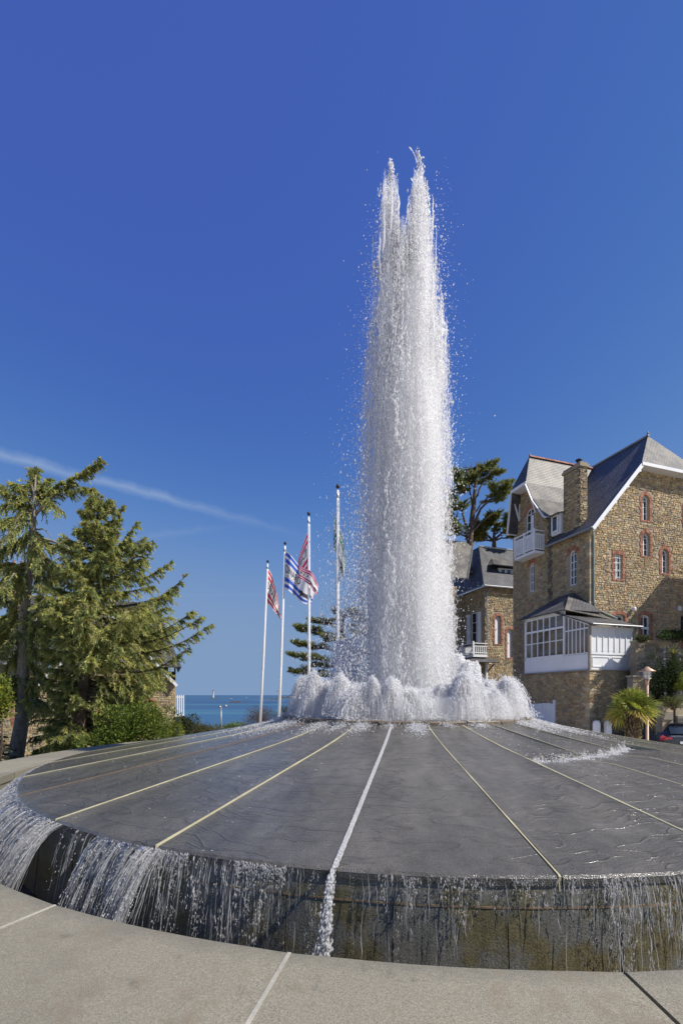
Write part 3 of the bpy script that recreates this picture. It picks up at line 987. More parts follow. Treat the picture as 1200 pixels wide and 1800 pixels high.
        V_ = np.stack([dx + wx[:, None] + np.cos(an) * R2, dy + wy[:, None] + np.sin(an) * R2, np.repeat(zs_[:, None], n, 1)], 2).reshape(-1, 3)
        mb = MB()
        mb.add(V_, [(i * n + j, i * n + (j + 1) % n, (i + 1) * n + (j + 1) % n, (i + 1) * n + j) for i in range(rows - 1) for j in range(n)] + [tuple(range(n - 1, -1, -1)), tuple((rows - 1) * n + j for j in range(n))])
        mb.build('mist', mat, root, True, False, kind='stuff')
    vol.inputs['Density'].default_value = 7.0
    mv2 = NT('thin_mist')
    vol2 = mv2.n('VolumePrincipled'); vol2.inputs['Color'].default_value = (0.99, 0.99, 0.99, 1)
    vol2.inputs['Density'].default_value = 1.9; vol2.inputs['Anisotropy'].default_value = 0.1
    mv2.L.new(vol2.outputs[0], mv2.out.inputs['Volume'])
    for j, (dx, dy, H) in enumerate(JETS):
        mist_body(dx * 1.12, dy * 1.3, [(0.10, 0), (0.13, 2.5), (0.15, 5.0), (0.13, H - 2.0), (0.07, H - 0.9), (0.012, H - 0.25)], 400 + j, mv.mat, .30)
    mist_body(0, 0, [(0.70, 0), (0.66, 1.5), (0.62, 3.5), (0.58, 5.2), (0.46, 6.6), (0.30, 7.4), (0.05, 8.0)], 450, mv2.mat, .10, 26)
    # low bank of mist inside the ring of jets
    q = rng(460); n, mm = 72, 7; V_ = []
    for i in range(n):
        a_ = 2 * math.pi * i / n; hh = .34 + .07 * q.normal()
        for (rr, zz) in ((1.35, .02), (1.42, hh * .8), (1.60, hh), (1.78, hh * .85), (1.86, .02)): V_.append((math.cos(a_) * rr - .03, math.sin(a_) * rr, zz))
    mb = MB(); mb.add(V_, [(i * 5 + j, i * 5 + (j + 1) % 5, ((i + 1) % n) * 5 + (j + 1) % 5, ((i + 1) % n) * 5 + j) for i in range(n) for j in range(5)])
    mv3 = NT('ring_mist'); vol3 = mv3.n('VolumePrincipled'); vol3.inputs['Color'].default_value = (0.99, 0.99, 0.99, 1); vol3.inputs['Density'].default_value = 3.0; mv3.L.new(vol3.outputs[0], mv3.out.inputs['Volume'])
    mb.build('mist', mv3.mat, root, True, False, kind='stuff')
    V, T, C = soup(parts_f)
    np_mesh('jet_ropes', V, T, M['foam'], root, True, C, kind='stuff')
    V, T, C = soup(parts_s)
    np_mesh('spray', V, T, M['spray'], root, True, C, kind='stuff')


build_column()


def bell_mesh(seed, h=0.56, rad=0.30, dense=1.0):
    """one low jet: water goes up, turns over and falls as a ragged bell"""
    r = rng(seed); parts = []
    n = int(420 * dense); k = 12
    th = r.uniform(0, 2 * math.pi, n)
    rf = rad * r.uniform(0.45, 1.0, n) * (1 + 0.10 * np.sin(3 * th + seed) + 0.07 * np.sin(7 * th + 2 * seed))
    hh = h * (1 + 0.05 * np.sin(2 * th + seed) + 0.04 * np.sin(5 * th)) * r.uniform(0.90, 1.04, n)
    t0 = r.uniform(0.0, 0.9, n) ** 0.8; dl = r.uniform(0.10, 0.5, n)
    t = np.clip(t0[:, None] + dl[:, None] * np.linspace(0, 1, k), 0, 1)
    z = hh[:, None] * (1 - t ** 2.2)
    rr = rf[:, None] * t ** 0.72
    wob = np.cumsum(r.normal(size=(n, k)) * 0.005, 1)
    PT = np.stack([np.cos(th)[:, None] * rr + wob, np.sin(th)[:, None] * rr + wob[:, ::-1], z], 2)
    ra = r.uniform(0.0018, 0.006, (n, 1)) * np.sin(np.linspace(0.2, math.pi - 0.2, k))[None] * r.uniform(0.5, 1.4, (n, k))
    parts.append(strands(PT, ra, white(r, n, 0.9, 1.0), 3))
    n = int(11000 * dense)                       # beads all over the dome, thick near the top
    th = r.uniform(0, 2 * math.pi, n); t = r.uniform(0, 1, n) ** 1.1
    rf = rad * r.uniform(0.4, 1.03, n) * (1 + 0.10 * np.sin(3 * th + seed) + 0.07 * np.sin(7 * th + 2 * seed))
    z = h * (1 - t ** 2.2) * (1 + 0.05 * np.sin(2 * th + seed) + 0.04 * np.sin(5 * th)) * r.uniform(0.80, 1.05, n) + np.where(r.uniform(0, 1, n) < .03, r.exponential(.05, n), 0)
    rr = rf * t ** 0.72
    C = np.stack([np.cos(th) * rr, np.sin(th) * rr, z], 1) + r.normal(size=(n, 3)) * 0.012
    ra = 0.0018 + 0.0060 * r.uniform(0, 1, n) ** 3.0
    Dv = unit(np.stack([np.cos(th) * 0.3, np.sin(th) * 0.3, -np.ones(n)], 1) + r.normal(size=(n, 3)) * 0.3)
    parts.append(drops(C, Dv, ra, ra * r.uniform(1.0, 3.2, n), white(r, n, 0.93, 1.0)))
    n = int(500 * dense)                        # splash where it lands
    a = r.uniform(0, 6.28, n); rr = rad * r.uniform(0.5, 1.35, n)
    C = np.stack([np.cos(a) * rr, np.sin(a) * rr, np.abs(r.normal(size=n)) * 0.035], 1)
    ra = r.uniform(0.003, 0.010, n)
    parts.append(drops(C, unit(r.normal(size=(n, 3))), ra, ra * 1.3, white(r, n, 0.9, 1.0)))
    V, T, C = soup(parts)
    me = bpy.data.meshes.new('low_jet')
    o = np_mesh('low_jet', V, T, M['bell'], None, True, C)
    return o


def build_bells():
    protos = [bell_mesh(s, h, ra) for s, h, ra in ((1, 0.57, 0.34), (2, 0.52, 0.30), (3, 0.60, 0.33), (4, 0.50, 0.37))]
    names_used = 0
    R_ = random.Random(8)
    place = []
    place_of = []
    th = 3.0
    while th < 357:
        place.append((th, 0.212 * D + R_.uniform(-.16, .10), R_.uniform(0.62, 1.05), R_.choice((R_.uniform(.72, .9), R_.uniform(.9, 1.1), R_.uniform(.95, 1.15)))))
        th += R_.uniform(6.5, 12.0)
    for i, (th, r, sxy, sz) in enumerate(place):
        src = protos[i % 4]
        o = src if i < 4 else src.copy()
        if i >= 4: COL.objects.link(o)
        o.location = pol(th, r, Z_POOL + 0.01)
        o.rotation_euler = (R_.uniform(-.12, .12), R_.uniform(-.12, .12), R_.uniform(0, 6.28))
        o.scale = (sxy, sxy, sz)
        q = ((th + 180) % 360) - 180
        place_of.append((o, q))
    seen = sorted([p for p in place_of if abs(p[1]) < 100], key=lambda p: -math.sin(math.radians(p[1])))
    words = 'first second third fourth fifth sixth seventh eighth ninth tenth eleventh twelfth thirteenth fourteenth fifteenth sixteenth seventeenth eighteenth nineteenth twentieth twenty-first twenty-second twenty-third twenty-fourth twenty-fifth twenty-sixth twenty-seventh twenty-eighth twenty-ninth thirtieth'.split()
    for o, q in place_of: tag(o, 'low jet of frothing water on the far side of the ring, behind the tall column', 'water jet', 'low jets in the ring around the column')
    for (o, q), w in zip(seen, words): o['label'] = 'low bell-shaped jet of frothing water, %s from the left along the front of the ring' % w
    return protos


build_bells()


def foam_dome(name, loc, lobes, label, mat, seed, drops_n=1500, spread=0.12):
    r = rng(seed); parts = []
    zt = max(l[3] for l in lobes)
    for (dx, dy, w, h) in lobes:
        # lumpy capsule with a rounded head
        nu, nv = 26, 22
        vv = np.linspace(0, 1, nv); uu = np.linspace(0, 2 * math.pi, nu, endpoint=False)
        z = h * (1 - (1 - vv) ** 1.7)
        rad = w * np.sqrt(np.clip(1 - vv ** 3.2, 0, 1)) * (1.15 - 0.25 * vv)
        ph = r.uniform(0, 6.28, 6)
        U, VV = np.meshgrid(uu, vv)
        lump = 1 + 0.10 * np.sin(3 * U + ph[0] + 4 * VV) + 0.08 * np.sin(5 * U + ph[1] - 9 * VV) + 0.06 * np.sin(9 * U + ph[2] + 17 * VV) + r.normal(size=U.shape) * 0.045
        X = dx + np.cos(U) * rad[:, None] * lump; Y = dy + np.sin(U) * rad[:, None] * lump
        Z = np.repeat(z[:, None], nu, 1) + r.normal(size=U.shape) * h * 0.010
        V = np.stack([X, Y, Z], 2).reshape(-1, 3)
        T = []
        for i in range(nv - 1):
            for j in range(nu):
                a, b = i * nu + j, i * nu + (j + 1) % nu
                T += [(a, b, b + nu), (a, b + nu, a + nu)]
        parts.append((V, np.array(T), white(r, len(V), 0.97, 1.0)))
        n = drops_n
        a = r.uniform(0, 6.28, n); v = r.uniform(0, 1.0, n)
        rr = w * (np.sqrt(1 - v ** 3.2) * 1.05 + np.abs(r.normal(size=n)) * spread)
        C = np.stack([dx + np.cos(a) * rr, dy + np.sin(a) * rr, h * (1 - (1 - v) ** 1.7) + r.normal(size=n) * 0.02], 1)
        ra = 0.003 + 0.010 * r.uniform(0, 1, n) ** 3
        parts.append(drops(C, unit(np.stack([r.normal(size=n) * .3, r.normal(size=n) * .3, np.ones(n)], 1)), ra, ra * r.uniform(1, 3, n), white(r, n)))
    V, T, C = soup(parts)
    o = np_mesh(name, V, T, mat, None, True, C, label=label, cat='water jet')
    o.location = loc
    return o


foam_dome('foam_jet', P(820, 1222, 7.9) + Vector((0, 0, Z_POOL)), [(-0.12, 0.05, 0.105, 1.05), (0.0, -0.05, 0.11, 0.92), (0.145, 0.0, 0.095, 0.90)],
          'dense white foam jet with three rounded heads right of the tall column', M['foam'], 31)
foam_dome('foam_jet', P(607, 1222, 8.3) + Vector((0, 0, Z_POOL)), [(0.0, 0.1, 0.20, 1.35)],
          'pale misty foam jet rising behind the ring left of the tall column', M['bell'], 32, 5000, 0.35)
foam_dome('foam_jet', P(596, 1222, 7.6) + Vector((0, 0, Z_POOL)), [(0.0, 0.0, 0.13, 0.78), (0.1, 0.1, 0.1, 0.6)],
          'small rounded foam jet just in front of the misty one left of the column', M['bell'], 33, 2500, 0.3)
foam_dome('foam_jet', P(690, 1222, 6.3) + Vector((0, 0, Z_POOL)), [(0.0, 0.0, 0.085, 0.55), (0.03, 0.05, 0.07, 0.48)],
          'short knobbly foam jet at the foot of the tall column, front centre', M['foam'], 34, 1500, 0.25)


def build_falls():
    """water over the rim: trickles and beads on the near-vertical wall, arcing curtains at the left"""
    r = rng(21)
    zr = zc(R_RIM) - 0.012

    def fp(th, drop, out):
        a = np.radians(th); rad = R_RIM + 0.10 * drop + out
        return np.stack([CX - rad * np.sin(a), CY - rad * np.cos(a), zr - drop], -1)

    def down(th, m, jit=0.2, out=0.15):
        a = np.radians(th)
        return unit(np.stack([-np.sin(a) * out, -np.cos(a) * out, -np.ones(m)], 1) + r.normal(size=(m, 3)) * jit)
    parts = []
    # trickles: (from, to, number per degree, launch speed, longest drop)
    zones = [(-40, -20, 5.0, .05, .5), (-20, -13, 8.0, .06, .5), (-13, -3, 7.5, .05, .48), (-3, 0.5, 2.0, .02, .45), (0.5, 4, 1.6, .02, .25), (4, 8.5, 4.2, .02, .35), (8.5, 11, 2.2, .04, .45),
             (12.2, 15, 3.0, .05, .5), (15, 18, 7.0, .05, .55), (18, 21.5, 6.0, .08, .5), (21.5, 24, 8.0, .15, .5), (25.2, 30, 3, .35, .5), (37, 80, 1.5, .5, .5), (80, 320, .5, .2, .5)]
    for a0, a1, dens, k, dmax in zones:
        for c in range(int((a1 - a0) * dens)):
            th0 = r.uniform(a0, a1)
            d0 = 0.0 if r.uniform() < .62 else r.uniform(.0, .3)
            ln = dmax * r.uniform(.08, 1.0) ** 1.3
            m = int(8 + 120 * ln * r.uniform(.4, 1.5))
            d = d0 + ln * np.sort(r.uniform(0, 1, m))
            wig = smooth_noise(r, m + 8, 9)[:m] * .12 + (r.normal() * .9) * (d - d0)
            gap = smooth_noise(r, m + 8, 7)[:m] > -.5
            th = th0 + wig + r.normal(size=m) * .035 * (1 + 6 * d)
            out = .006 + k * np.sqrt(d) * r.uniform(.6, 1.1) + np.abs(r.normal(size=m)) * .006
            th, d, out = th[gap], d[gap], out[gap]; m = len(th)
            if not m: continue
            s = r.uniform(.0006, .0023) * r.uniform(.5, 1.4, m)
            parts.append(drops(fp(th, d, out), down(th, m, .12), s, s * r.uniform(2, 8, m), white(r, m, .75, 1.0)))
    for a0, a1, dens, k, dmax in zones:          # continuous threads beside the beads
        n = int((a1 - a0) * dens * (2.0 if a1 < 14 else 3.0)); kk = 9
        if a1 > 100: n //= 3
        th = r.uniform(a0, a1, n); th = np.round(th * 1.6) / 1.6 + r.normal(size=n) * .16
        d0 = np.where(r.uniform(0, 1, n) < .55, 0.0, r.uniform(0, .3, n)); ln = r.uniform(.04, dmax * .75, n)
        d = d0[:, None] + ln[:, None] * np.linspace(0, 1, kk)[None]
        out = .005 + k * np.sqrt(d) * r.uniform(.5, 1.1, (n, 1))
        thh = th[:, None] + np.cumsum(r.normal(size=(n, kk)) * .03, 1) + r.normal(size=(n, 1)) * .5 * d
        ra = r.uniform(.0004, .0019, (n, 1)) * np.sin(np.linspace(.2, math.pi - .2, kk))[None] * r.uniform(.3, 1.7, (n, kk))
        parts.append(strands(fp(thh, d, out), ra, white(r, n, .6, 1.0), 3))
    # fringe just under the lip
    n = 5200
    th = np.where(r.uniform(0, 1, n) < .55, r.uniform(-40, 8, n), r.uniform(14, 24.5, n))
    keep = (smooth_noise(r, 4000, 40)[((th + 40) * 40).astype(int)] > -.15)
    th = th[keep]; n = len(th)
    d = np.abs(r.normal(size=n)) * .05; s = .0009 + .0028 * r.uniform(0, 1, n) ** 2
    parts.append(drops(fp(th, d, .008 + .05 * np.sqrt(d)), down(th, n), s, s * r.uniform(1.5, 5, n), white(r, n, .7, 1.0)))
    # arcing curtains: fine filaments
    for a0, a1, per, k in ((25.0, 30.5, 60, .62), (23.6, 25.4, 150, .80), (35.6, 38.6, 120, .82), (38.6, 47, 55, .80), (47, 62, 50, .8), (62, 85, 40, .75), (31, 35, 7, .3)):
        n = int((a1 - a0) * per); kk = 10
        th = r.uniform(a0, a1, n); th = th + .25 * np.sin(th * 9)
        d0 = np.where(r.uniform(0, 1, n) < .5, 0, r.uniform(0, .3, n)); ln = r.uniform(.06, .4, n)
        d = d0[:, None] + ln[:, None] * np.linspace(0, 1, kk)[None]
        kv = k * (1 + .12 * np.sin(th * 5.3)) * r.uniform(.72, 1.05, n)
        out = .004 + kv[:, None] * np.sqrt(d) * .62
        thh = th[:, None] + np.cumsum(r.normal(size=(n, kk)) * .035, 1)
        ra = r.uniform(.0005, .0022, (n, 1)) * np.sin(np.linspace(.25, math.pi - .25, kk))[None] * r.uniform(.4, 1.6, (n, kk))
        parts.append(strands(fp(thh, d, out), ra, white(r, n, .45, .95), 3))
        m = n * 3
        th = r.uniform(a0, a1, m); d = r.uniform(0, .5, m) ** 1.3
        s = .001 + .0035 * r.uniform(0, 1, m) ** 2.5
        parts.append(drops(fp(th, d, .004 + k * (1 + .12 * np.sin(th * 5.3)) * np.sqrt(d) * .62 * r.uniform(.85, 1.08, m)), down(th, m, .2, .6), s, s * r.uniform(1.2, 3.5, m), white(r, m, .8, 1.0)))
    V, T, C = soup(parts)
    np_mesh('falling_water', V, T, M['strand'], None, True, C, label='white trickles, beads and arcing threads of water falling from the fountain rim', cat='water', kind='stuff')
    parts = []
    for a0, a1, k in ((25.4, 30.2, .58), (38.4, 45.5, .74), (46, 55, .76), (55.5, 68, .76), (68.5, 82, .72)):
        nu, nv = int((a1 - a0) * 9), 18
        ths = np.linspace(a0, a1, nu)
        th = ths[None].repeat(nv, 0) + .25 * np.sin(ths * 9)[None]
        dm = (.30 if k > .2 else .20) + (.12 if k > .2 else .14) * smooth_noise(r, nu, 7).clip(-1, 1)
        d = (np.linspace(0, 1, nv) ** 1.5)[:, None] * dm[None]
        rip = np.stack([smooth_noise(r, nu, 2) for _ in range(nv)]); rip = np.cumsum(rip, 0) / np.arange(1, nv + 1)[:, None]
        out = .003 + k * (1 + .12 * np.sin(ths * 5.3))[None] * np.sqrt(d) * .60 + rip * .012 * np.clip(d / .1, 0, 1)
        V = fp(th, d, out).reshape(-1, 3); T = []
        for i in range(nv - 1):
            for j in range(nu - 1):
                a = i * nu + j; T += [(a, a + 1, a + nu + 1), (a, a + nu + 1, a + nu)]
        parts.append((V, np.array(T), np.ones((len(V), 3))))
    V, T, C = soup(parts)
    np_mesh('water_sheet', V, T, M['falls'], None, True, C, label='glassy curtains of water arcing off the left part of the fountain rim', cat='water', kind='stuff')


build_falls()


def build_surface_foam():
    """foam on the cone: the stream in one joint, the foot of the jets and the terrace edge"""
    r = rng(5); parts = []

    def cone_pt(th, rad, o):
        a = np.radians(th)
        return np.stack([CX - rad * np.sin(a), CY - rad * np.cos(a), zc(rad) + o], -1)
    # white stream running down the joint left of centre, and over the wall
    n = 9000
    rad = r.uniform(R_TOP, R_RIM, n); th = TH0 + DA + r.uniform(-1, 1, n) * 0.17 * (R_RIM / rad)
    s = r.uniform(0.002, 0.0045, n)
    Dv = unit(np.stack([-np.sin(np.radians(th)), -np.cos(np.radians(th)), -0.16 * np.ones(n)], 1) + r.normal(size=(n, 3)) * 0.1)
    parts.append(drops(cone_pt(th, rad, 0.004 + 0.004 * r.uniform(0, 1, n)), Dv, s, s * r.uniform(2, 5, n), white(r, n, 0.85, 1)))
    n = 1500
    w = r.uniform(0, 0.5, n); th = TH0 + DA + 0.05 + r.normal(size=n) * (0.09 + 0.26 * w)
    a = np.radians(th); rr = R_RIM + 0.01 + 0.36 * np.sqrt(w) * r.uniform(.8, 1.1, n)
    C = np.stack([CX - rr * np.sin(a), CY - rr * np.cos(a), zc(R_RIM) - w], 1)
    s = r.uniform(0.0025, 0.007, n)
    parts.append(drops(C, unit(np.stack([-np.sin(a), -np.cos(a), -np.ones(n)], 1) + r.normal(size=(n, 3)) * 0.15), s, s * r.uniform(1.5, 4, n), white(r, n, 0.85, 1)))
    # froth at the foot of the ring
    for tc, wd, ext, m in ((38, 5, 0.50, 900), (30, 3, 0.35, 500), (22, 4, 0.35, 900), (3, 3.5, 0.38, 1300), (60, 10, 0.8, 1800), (80, 10, 0.9, 1600), (-20, 4, 0.2, 400),
                           (-45, 6, 0.5, 1200), (-60, 8, 0.9, 1800), (-80, 9, 0.9, 1500), (12, 3, 0.15, 200), (-8, 3, 0.12, 200)):
        th = tc + r.normal(size=m) * wd * 0.5; rad = R_TOP + np.abs(r.normal(size=m)) * ext * 0.45
        s = 0.002 + 0.007 * r.uniform(0, 1, m) ** 2
        parts.append(drops(cone_pt(th, rad, np.abs(r.normal(size=m)) * 0.022 * np.exp(-(rad - R_TOP) / 0.25) + 0.003), unit(r.normal(size=(m, 3)) * np.array([1, 1, .5])), s, s * r.uniform(1, 2.4, m), white(r, m, 0.85, 1)))
    # terrace edge on the right
    n = 5200
    th = STEP_A + (STEP_B - STEP_A) * r.uniform(0.0, 1.15, n)
    rs = np.array([terrace_r(max(STEP_B, x)) for x in th])
    o = np.abs(r.normal(size=n)) * 0.05
    rad = rs + o
    zf = np.array([zc(x + 0.052 * D) for x in rs])
    a = np.radians(th)
    z = zf + np.abs(r.normal(size=n)) * 0.02 * np.exp(-o / 0.05) + 0.055 * np.clip(1 - o / 0.03, 0, 1) * r.uniform(0, 1, n)
    C = np.stack([CX - rad * np.sin(a), CY - rad * np.cos(a), z], 1)
    s = 0.002 + 0.007 * r.uniform(0, 1, n) ** 2
    parts.append(drops(C, unit(r.normal(size=(n, 3))), s, s * r.uniform(1, 2, n), white(r, n, 0.8, 1)))
    # loose sparkles of foam carried over the slabs, right side most
    n = 2600
    th = np.where(r.uniform(0, 1, n) < 0.75, r.uniform(-75, -14, n), r.uniform(20, 75, n))
    rad = R_TOP + (R_RIM - R_TOP) * r.uniform(0, 1, n) ** 1.3
    rad += 0.08 * np.sin(th * 1.9)
    rad = rad.clip(R_TOP, R_RIM - 0.02)
    keep = np.sin(rad * 21 + th * 0.8) + r.normal(size=n) * 0.5 > 0.55
    th, rad = th[keep], rad[keep]; m = len(th)
    s = r.uniform(0.0015, 0.004, m)
    a = np.radians(th)
    parts.append(drops(cone_pt(th, rad, 0.005), unit(np.stack([np.cos(a), -np.sin(a), np.zeros(m)], 1) + r.normal(size=(m, 3)) * 0.2), s, s * r.uniform(1.5, 6, m), white(r, m, 0.8, 1)))
    V, T, C = soup(parts)
    np_mesh('surface_foam', V, T, M['strand'], None, True, C, label='white froth running over the wet slabs of the fountain cone', cat='foam', kind='stuff')


build_surface_foam()

# ------------------------------------------------------------------ masonry building kit
def in_poly(x, y, poly):
    c = False; j = len(poly) - 1
    for i in range(len(poly)):
        xi, yi = poly[i]; xj, yj = poly[j]
        if (yi > y) != (yj > y) and x < (xj - xi) * (y - yi) / (yj - yi) + xi: c = not c
        j = i
    return c


def arch_loop(x0, x1, z0, z1, rise=0.0, n=9):
    """opening outline; rise = height of the arch part at the top"""
    if rise <= 0: return [(x0, z0), (x1, z0), (x1, z1), (x0, z1)]
    cx, hw = (x0 + x1) / 2, (x1 - x0) / 2
    pts = [(x0, z0), (x1, z0)]
    for i in range(n):
        a = math.pi * i / (n - 1)
        pts.append((cx + hw * math.cos(a), z1 - rise + rise * math.sin(a)))
    return pts


def facemap(kind, d0=0.0, sgn=1):
    """(a, z, depth inwards) -> local xyz. 'front': wall along x facing -y; 'left': wall along y facing -x"""
    if kind == 'front': return lambda a, z, d: (a, d0 + d, z)
    return lambda a, z, d: (d0 + d, a, z)


def stone_wall(parent, T, outer, holes, seed, pal=STONE_PAL, hr=(0.085, 0.17), wr=(0.10, 0.30), margin=0.16, reveal=0.22, stones=True, tint=1.0):
    """backing wall with true openings + one mesh of proud rubble stones"""
    loops = [[Vector((a, z, 0)) for a, z in outer]] + [[Vector((a, z, 0)) for a, z in h['loop']] for h in holes]
    flat = [p for l in loops for p in l]
    tris = tessellate_polygon(loops)
    mb = MB()
    mb.add([T(p.x, p.y, 0) for p in flat], [tuple(t) for t in tris])
    for h in holes:
        l = h['loop']; n = len(l)
        V = [T(a, z, 0) for a, z in l] + [T(a, z, reveal) for a, z in l]
        mb.add(V, [(i, (i + 1) % n, (i + 1) % n + n, i + n) for i in range(n)])
    mb.build('wall', M['mortar'], parent)
    if not stones: return
    R_ = random.Random(seed)
    zs = [z for _, z in outer]; as_ = [a for a, _ in outer]
    mb = MB()
    z = min(zs)
    while z < max(zs):
        h = R_.uniform(*hr)
        a = min(as_) - R_.uniform(0, 0.2)
        while a < max(as_):
            w = R_.uniform(*wr) * (1.25 if h > 0.16 else 1.0)
            cells = [(a, a + w, z, z + h)]
            if h > 0.15 and R_.random() < 0.25:
                k = R_.uniform(0.4, 0.6); cells = [(a, a + w, z, z + h * k), (a, a + w, z + h * k, z + h)]
            for (u0, u1, v0, v1) in cells:
                g = 0.012
                u0c, u1c = max(u0 + g, min(as_) + 0.005), min(u1 - g, max(as_) - 0.005)
                if u1c - u0c < 0.06: continue
                j = lambda s: R_.uniform(-s, s)
                q = [(u0c + j(.012), v0 + g + j(.025)), (u1c + j(.012), v0 + g + j(.025)), (u1c + j(.02), v1 - g + j(.025)), (u0c + j(.02), v1 - g + j(.025))]
                ok = all(in_poly(x, y, outer) for x, y in q)
                if ok:
                    for hl in holes:
                        xs = [p[0] for p in hl['loop']]; ys = [p[1] for p in hl['loop']]
                        mg = hl.get('margin', margin)
                        if u1c > min(xs) - mg and u0c < max(xs) + mg and v1 > min(ys) - hl.get('below', 0.1) and v0 < max(ys) + mg: ok = False; break
                if not ok: continue
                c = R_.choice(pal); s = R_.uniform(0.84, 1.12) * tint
                col = tuple(x * s * R_.uniform(0.95, 1.05) for x in c)
                pr = R_.uniform(0.018, 0.05)
                cxm = (q[0][0] + q[1][0]) / 2; czm = (q[0][1] + q[2][1]) / 2
                front = [T(x + (cxm - x) * 0.12 + j(.008), y + (czm - y) * 0.14 + j(.008), -pr + j(.012)) for x, y in q]
                back = [T(x, y, 0.004) for x, y in q]
                mb.add(back + front, [(4, 5, 6, 7), (0, 1, 5, 4), (1, 2, 6, 5), (2, 3, 7, 6), (3, 0, 4, 7)], 0, col)
            a += w
        z += h
    mb.build('stones', M['stone'], parent, uv=False, kind='stuff')


def brick_surround(parent, T, x0, x1, z0, z1, rise=0.0, wj=0.16, wa=0.22, sill=True, seed=1):
    R_ = random.Random(seed); mb = MB()

    def brick(pts):
        c = R_.choice(BRICK_PAL); s = R_.uniform(0.8, 1.2); pr = R_.uniform(0.028, 0.045)
        mb.add([T(x, z, 0.003) for x, z in pts] + [T(x, z, -pr) for x, z in pts],
               [(4, 5, 6, 7), (0, 1, 5, 4), (1, 2, 6, 5), (2, 3, 7, 6), (3, 0, 4, 7)], 0, tuple(v * s for v in c))
    zb = z1 - rise
    n = max(2, int((zb - z0) / 0.072)); dz = (zb - z0) / n
    for i in range(n):
        e = wj + (0.07 if (i // 3) % 2 else 0.0)
        za, zt = z0 + i * dz + 0.005, z0 + (i + 1) * dz - 0.005
        brick([(x0 - e, za), (x0, za), (x0, zt), (x0 - e, zt)]); brick([(x1, za), (x1 + e, za), (x1 + e, zt), (x1, zt)])
    cx, hw = (x0 + x1) / 2, (x1 - x0) / 2
    if rise > 0.01:
        n = max(7, int(math.pi * hw / 0.085))
        for i in range(n):
            a0, a1 = math.pi * (i + 0.06) / n, math.pi * (i + 0.94) / n
            p = lambda a, k: (cx + (hw + k) * math.cos(a), zb + (rise + k) * math.sin(a))
            brick([p(a0, 0), p(a0, wa), p(a1, wa), p(a1, 0)])
    else:
        n = max(4, int((x1 - x0 + 2 * wj) / 0.08)); w = (x1 - x0 + 2 * wj) / n
        for i in range(n):
            xa = x0 - wj + i * w
            brick([(xa + .005, z1), (xa + w - .005, z1), (xa + w - .005, z1 + wa), (xa + .005, z1 + wa)])
    if sill:
        n = max(4, int((x1 - x0 + 2 * wj) / 0.1)); w = (x1 - x0 + 2 * wj) / n
        for i in range(n):
            xa = x0 - wj + i * w
            brick([(xa + .005, z0 - 0.1), (xa + w - .005, z0 - 0.1), (xa + w - .005, z0), (xa + .005, z0)])
    mb.build('brick_surround', M['brick'], parent, uv=False, kind='stuff')


def window(parent, T, x0, x1, z0, z1, rise=0.0, d=0.16, cols=2, rows=3, fw=0.06, mw=0.028, glass='glass', bars=False, solid=0.0):
    """white frame (part 'window') with its glass as sub-part(s)"""
    mb = MB()

    def strip(a0, a1, b0, b1, t=0.05):
        mb.box(a0, a1, b0, b1, d - t, d + 0.01, T=lambda x, y, z: T(x, y, z))
    zb = z1 - rise
    strip(x0, x0 + fw, z0, zb); strip(x1 - fw, x1, z0, zb); strip(x0 + fw, x1 - fw, z0, z0 + fw * 1.3)
    if rise > 0.01:
        cx, hw = (x0 + x1) / 2, (x1 - x0) / 2; n = 10
        for i in range(n):
            a0, a1 = math.pi * i / n, math.pi * (i + 1) / n
            p = lambda a, k: (cx + (hw - k) * math.cos(a), zb + (rise - k) * math.sin(a))
            q = [p(a0, 0), p(a1, 0), p(a1, fw), p(a0, fw)]
            mb.add([T(x, z, d - 0.05) for x, z in q] + [T(x, z, d + 0.01) for x, z in q], [(0, 1, 2, 3), (3, 2, 6, 7), (0, 4, 5, 1)])
        strip(x0 + fw, x1 - fw, zb - 0.02, zb + 0.02, 0.045)
    else:
        strip(x0 + fw, x1 - fw, z1 - fw, z1)
    zl = z0 + fw * 1.3
    if solid:
        strip(x0 + fw, x1 - fw, zl, zl + solid, 0.03); zl += solid
    for i in range(1, cols):
        x = x0 + (x1 - x0) * i / cols
        strip(x - mw, x + mw, zl, (z1 - 0.02) if rise > 0.01 and cols == 2 else zb - (0 if rise > 0.01 else fw), 0.035)
    for i in range(1, rows):
        z = zl + (zb - zl) * i / rows
        strip(x0 + fw, x1 - fw, z - mw * 0.7, z + mw * 0.7, 0.03)
    if bars:
        for i in range(1, 4):
            x = x0 + (x1 - x0) * i / 4
            mb.tube([T(x, z0, 0.05), T(x, z1, 0.05)], 0.014, 6)
        for z in (z0 + 0.14, z0 + (z1 - z0) * .38, z0 + (z1 - z0) * .68, z1 - 0.2):
            mb.box(x0, x1, z - .014, z + .014, 0.04, 0.06, T=lambda x, y, zz: T(x, y, zz))
    w = mb.build('window', M['white_paint'], parent, uv=False)
    g = MB(); l = arch_loop(x0 + 0.01, x1 - 0.01, z0 + 0.01, z1 - 0.01, rise)
    g.poly([T(a, z, d + 0.004) for a, z in l])
    g.build('glass', M[glass], w, uv=False)
    return w


def hole(x0, x1, z0, z1, rise=0.0, margin=0.24, below=0.11):
    return dict(loop=arch_loop(x0, x1, z0, z1, rise), margin=margin, below=below)


def roof_part(parent, name, polys, mat, thick=0.09, trim=None):
    """each polygon is a slope; thickness goes down along its normal"""
    mb = MB()
    for p in polys:
        v = [Vector(q) for q in p]
        n = (v[1] - v[0]).cross(v[2] - v[0]).normalized()
        if n.z < 0: v.reverse(); n = -n
        mb.slab(v, -n * thick)
    return mb.build(name, M[mat], parent)


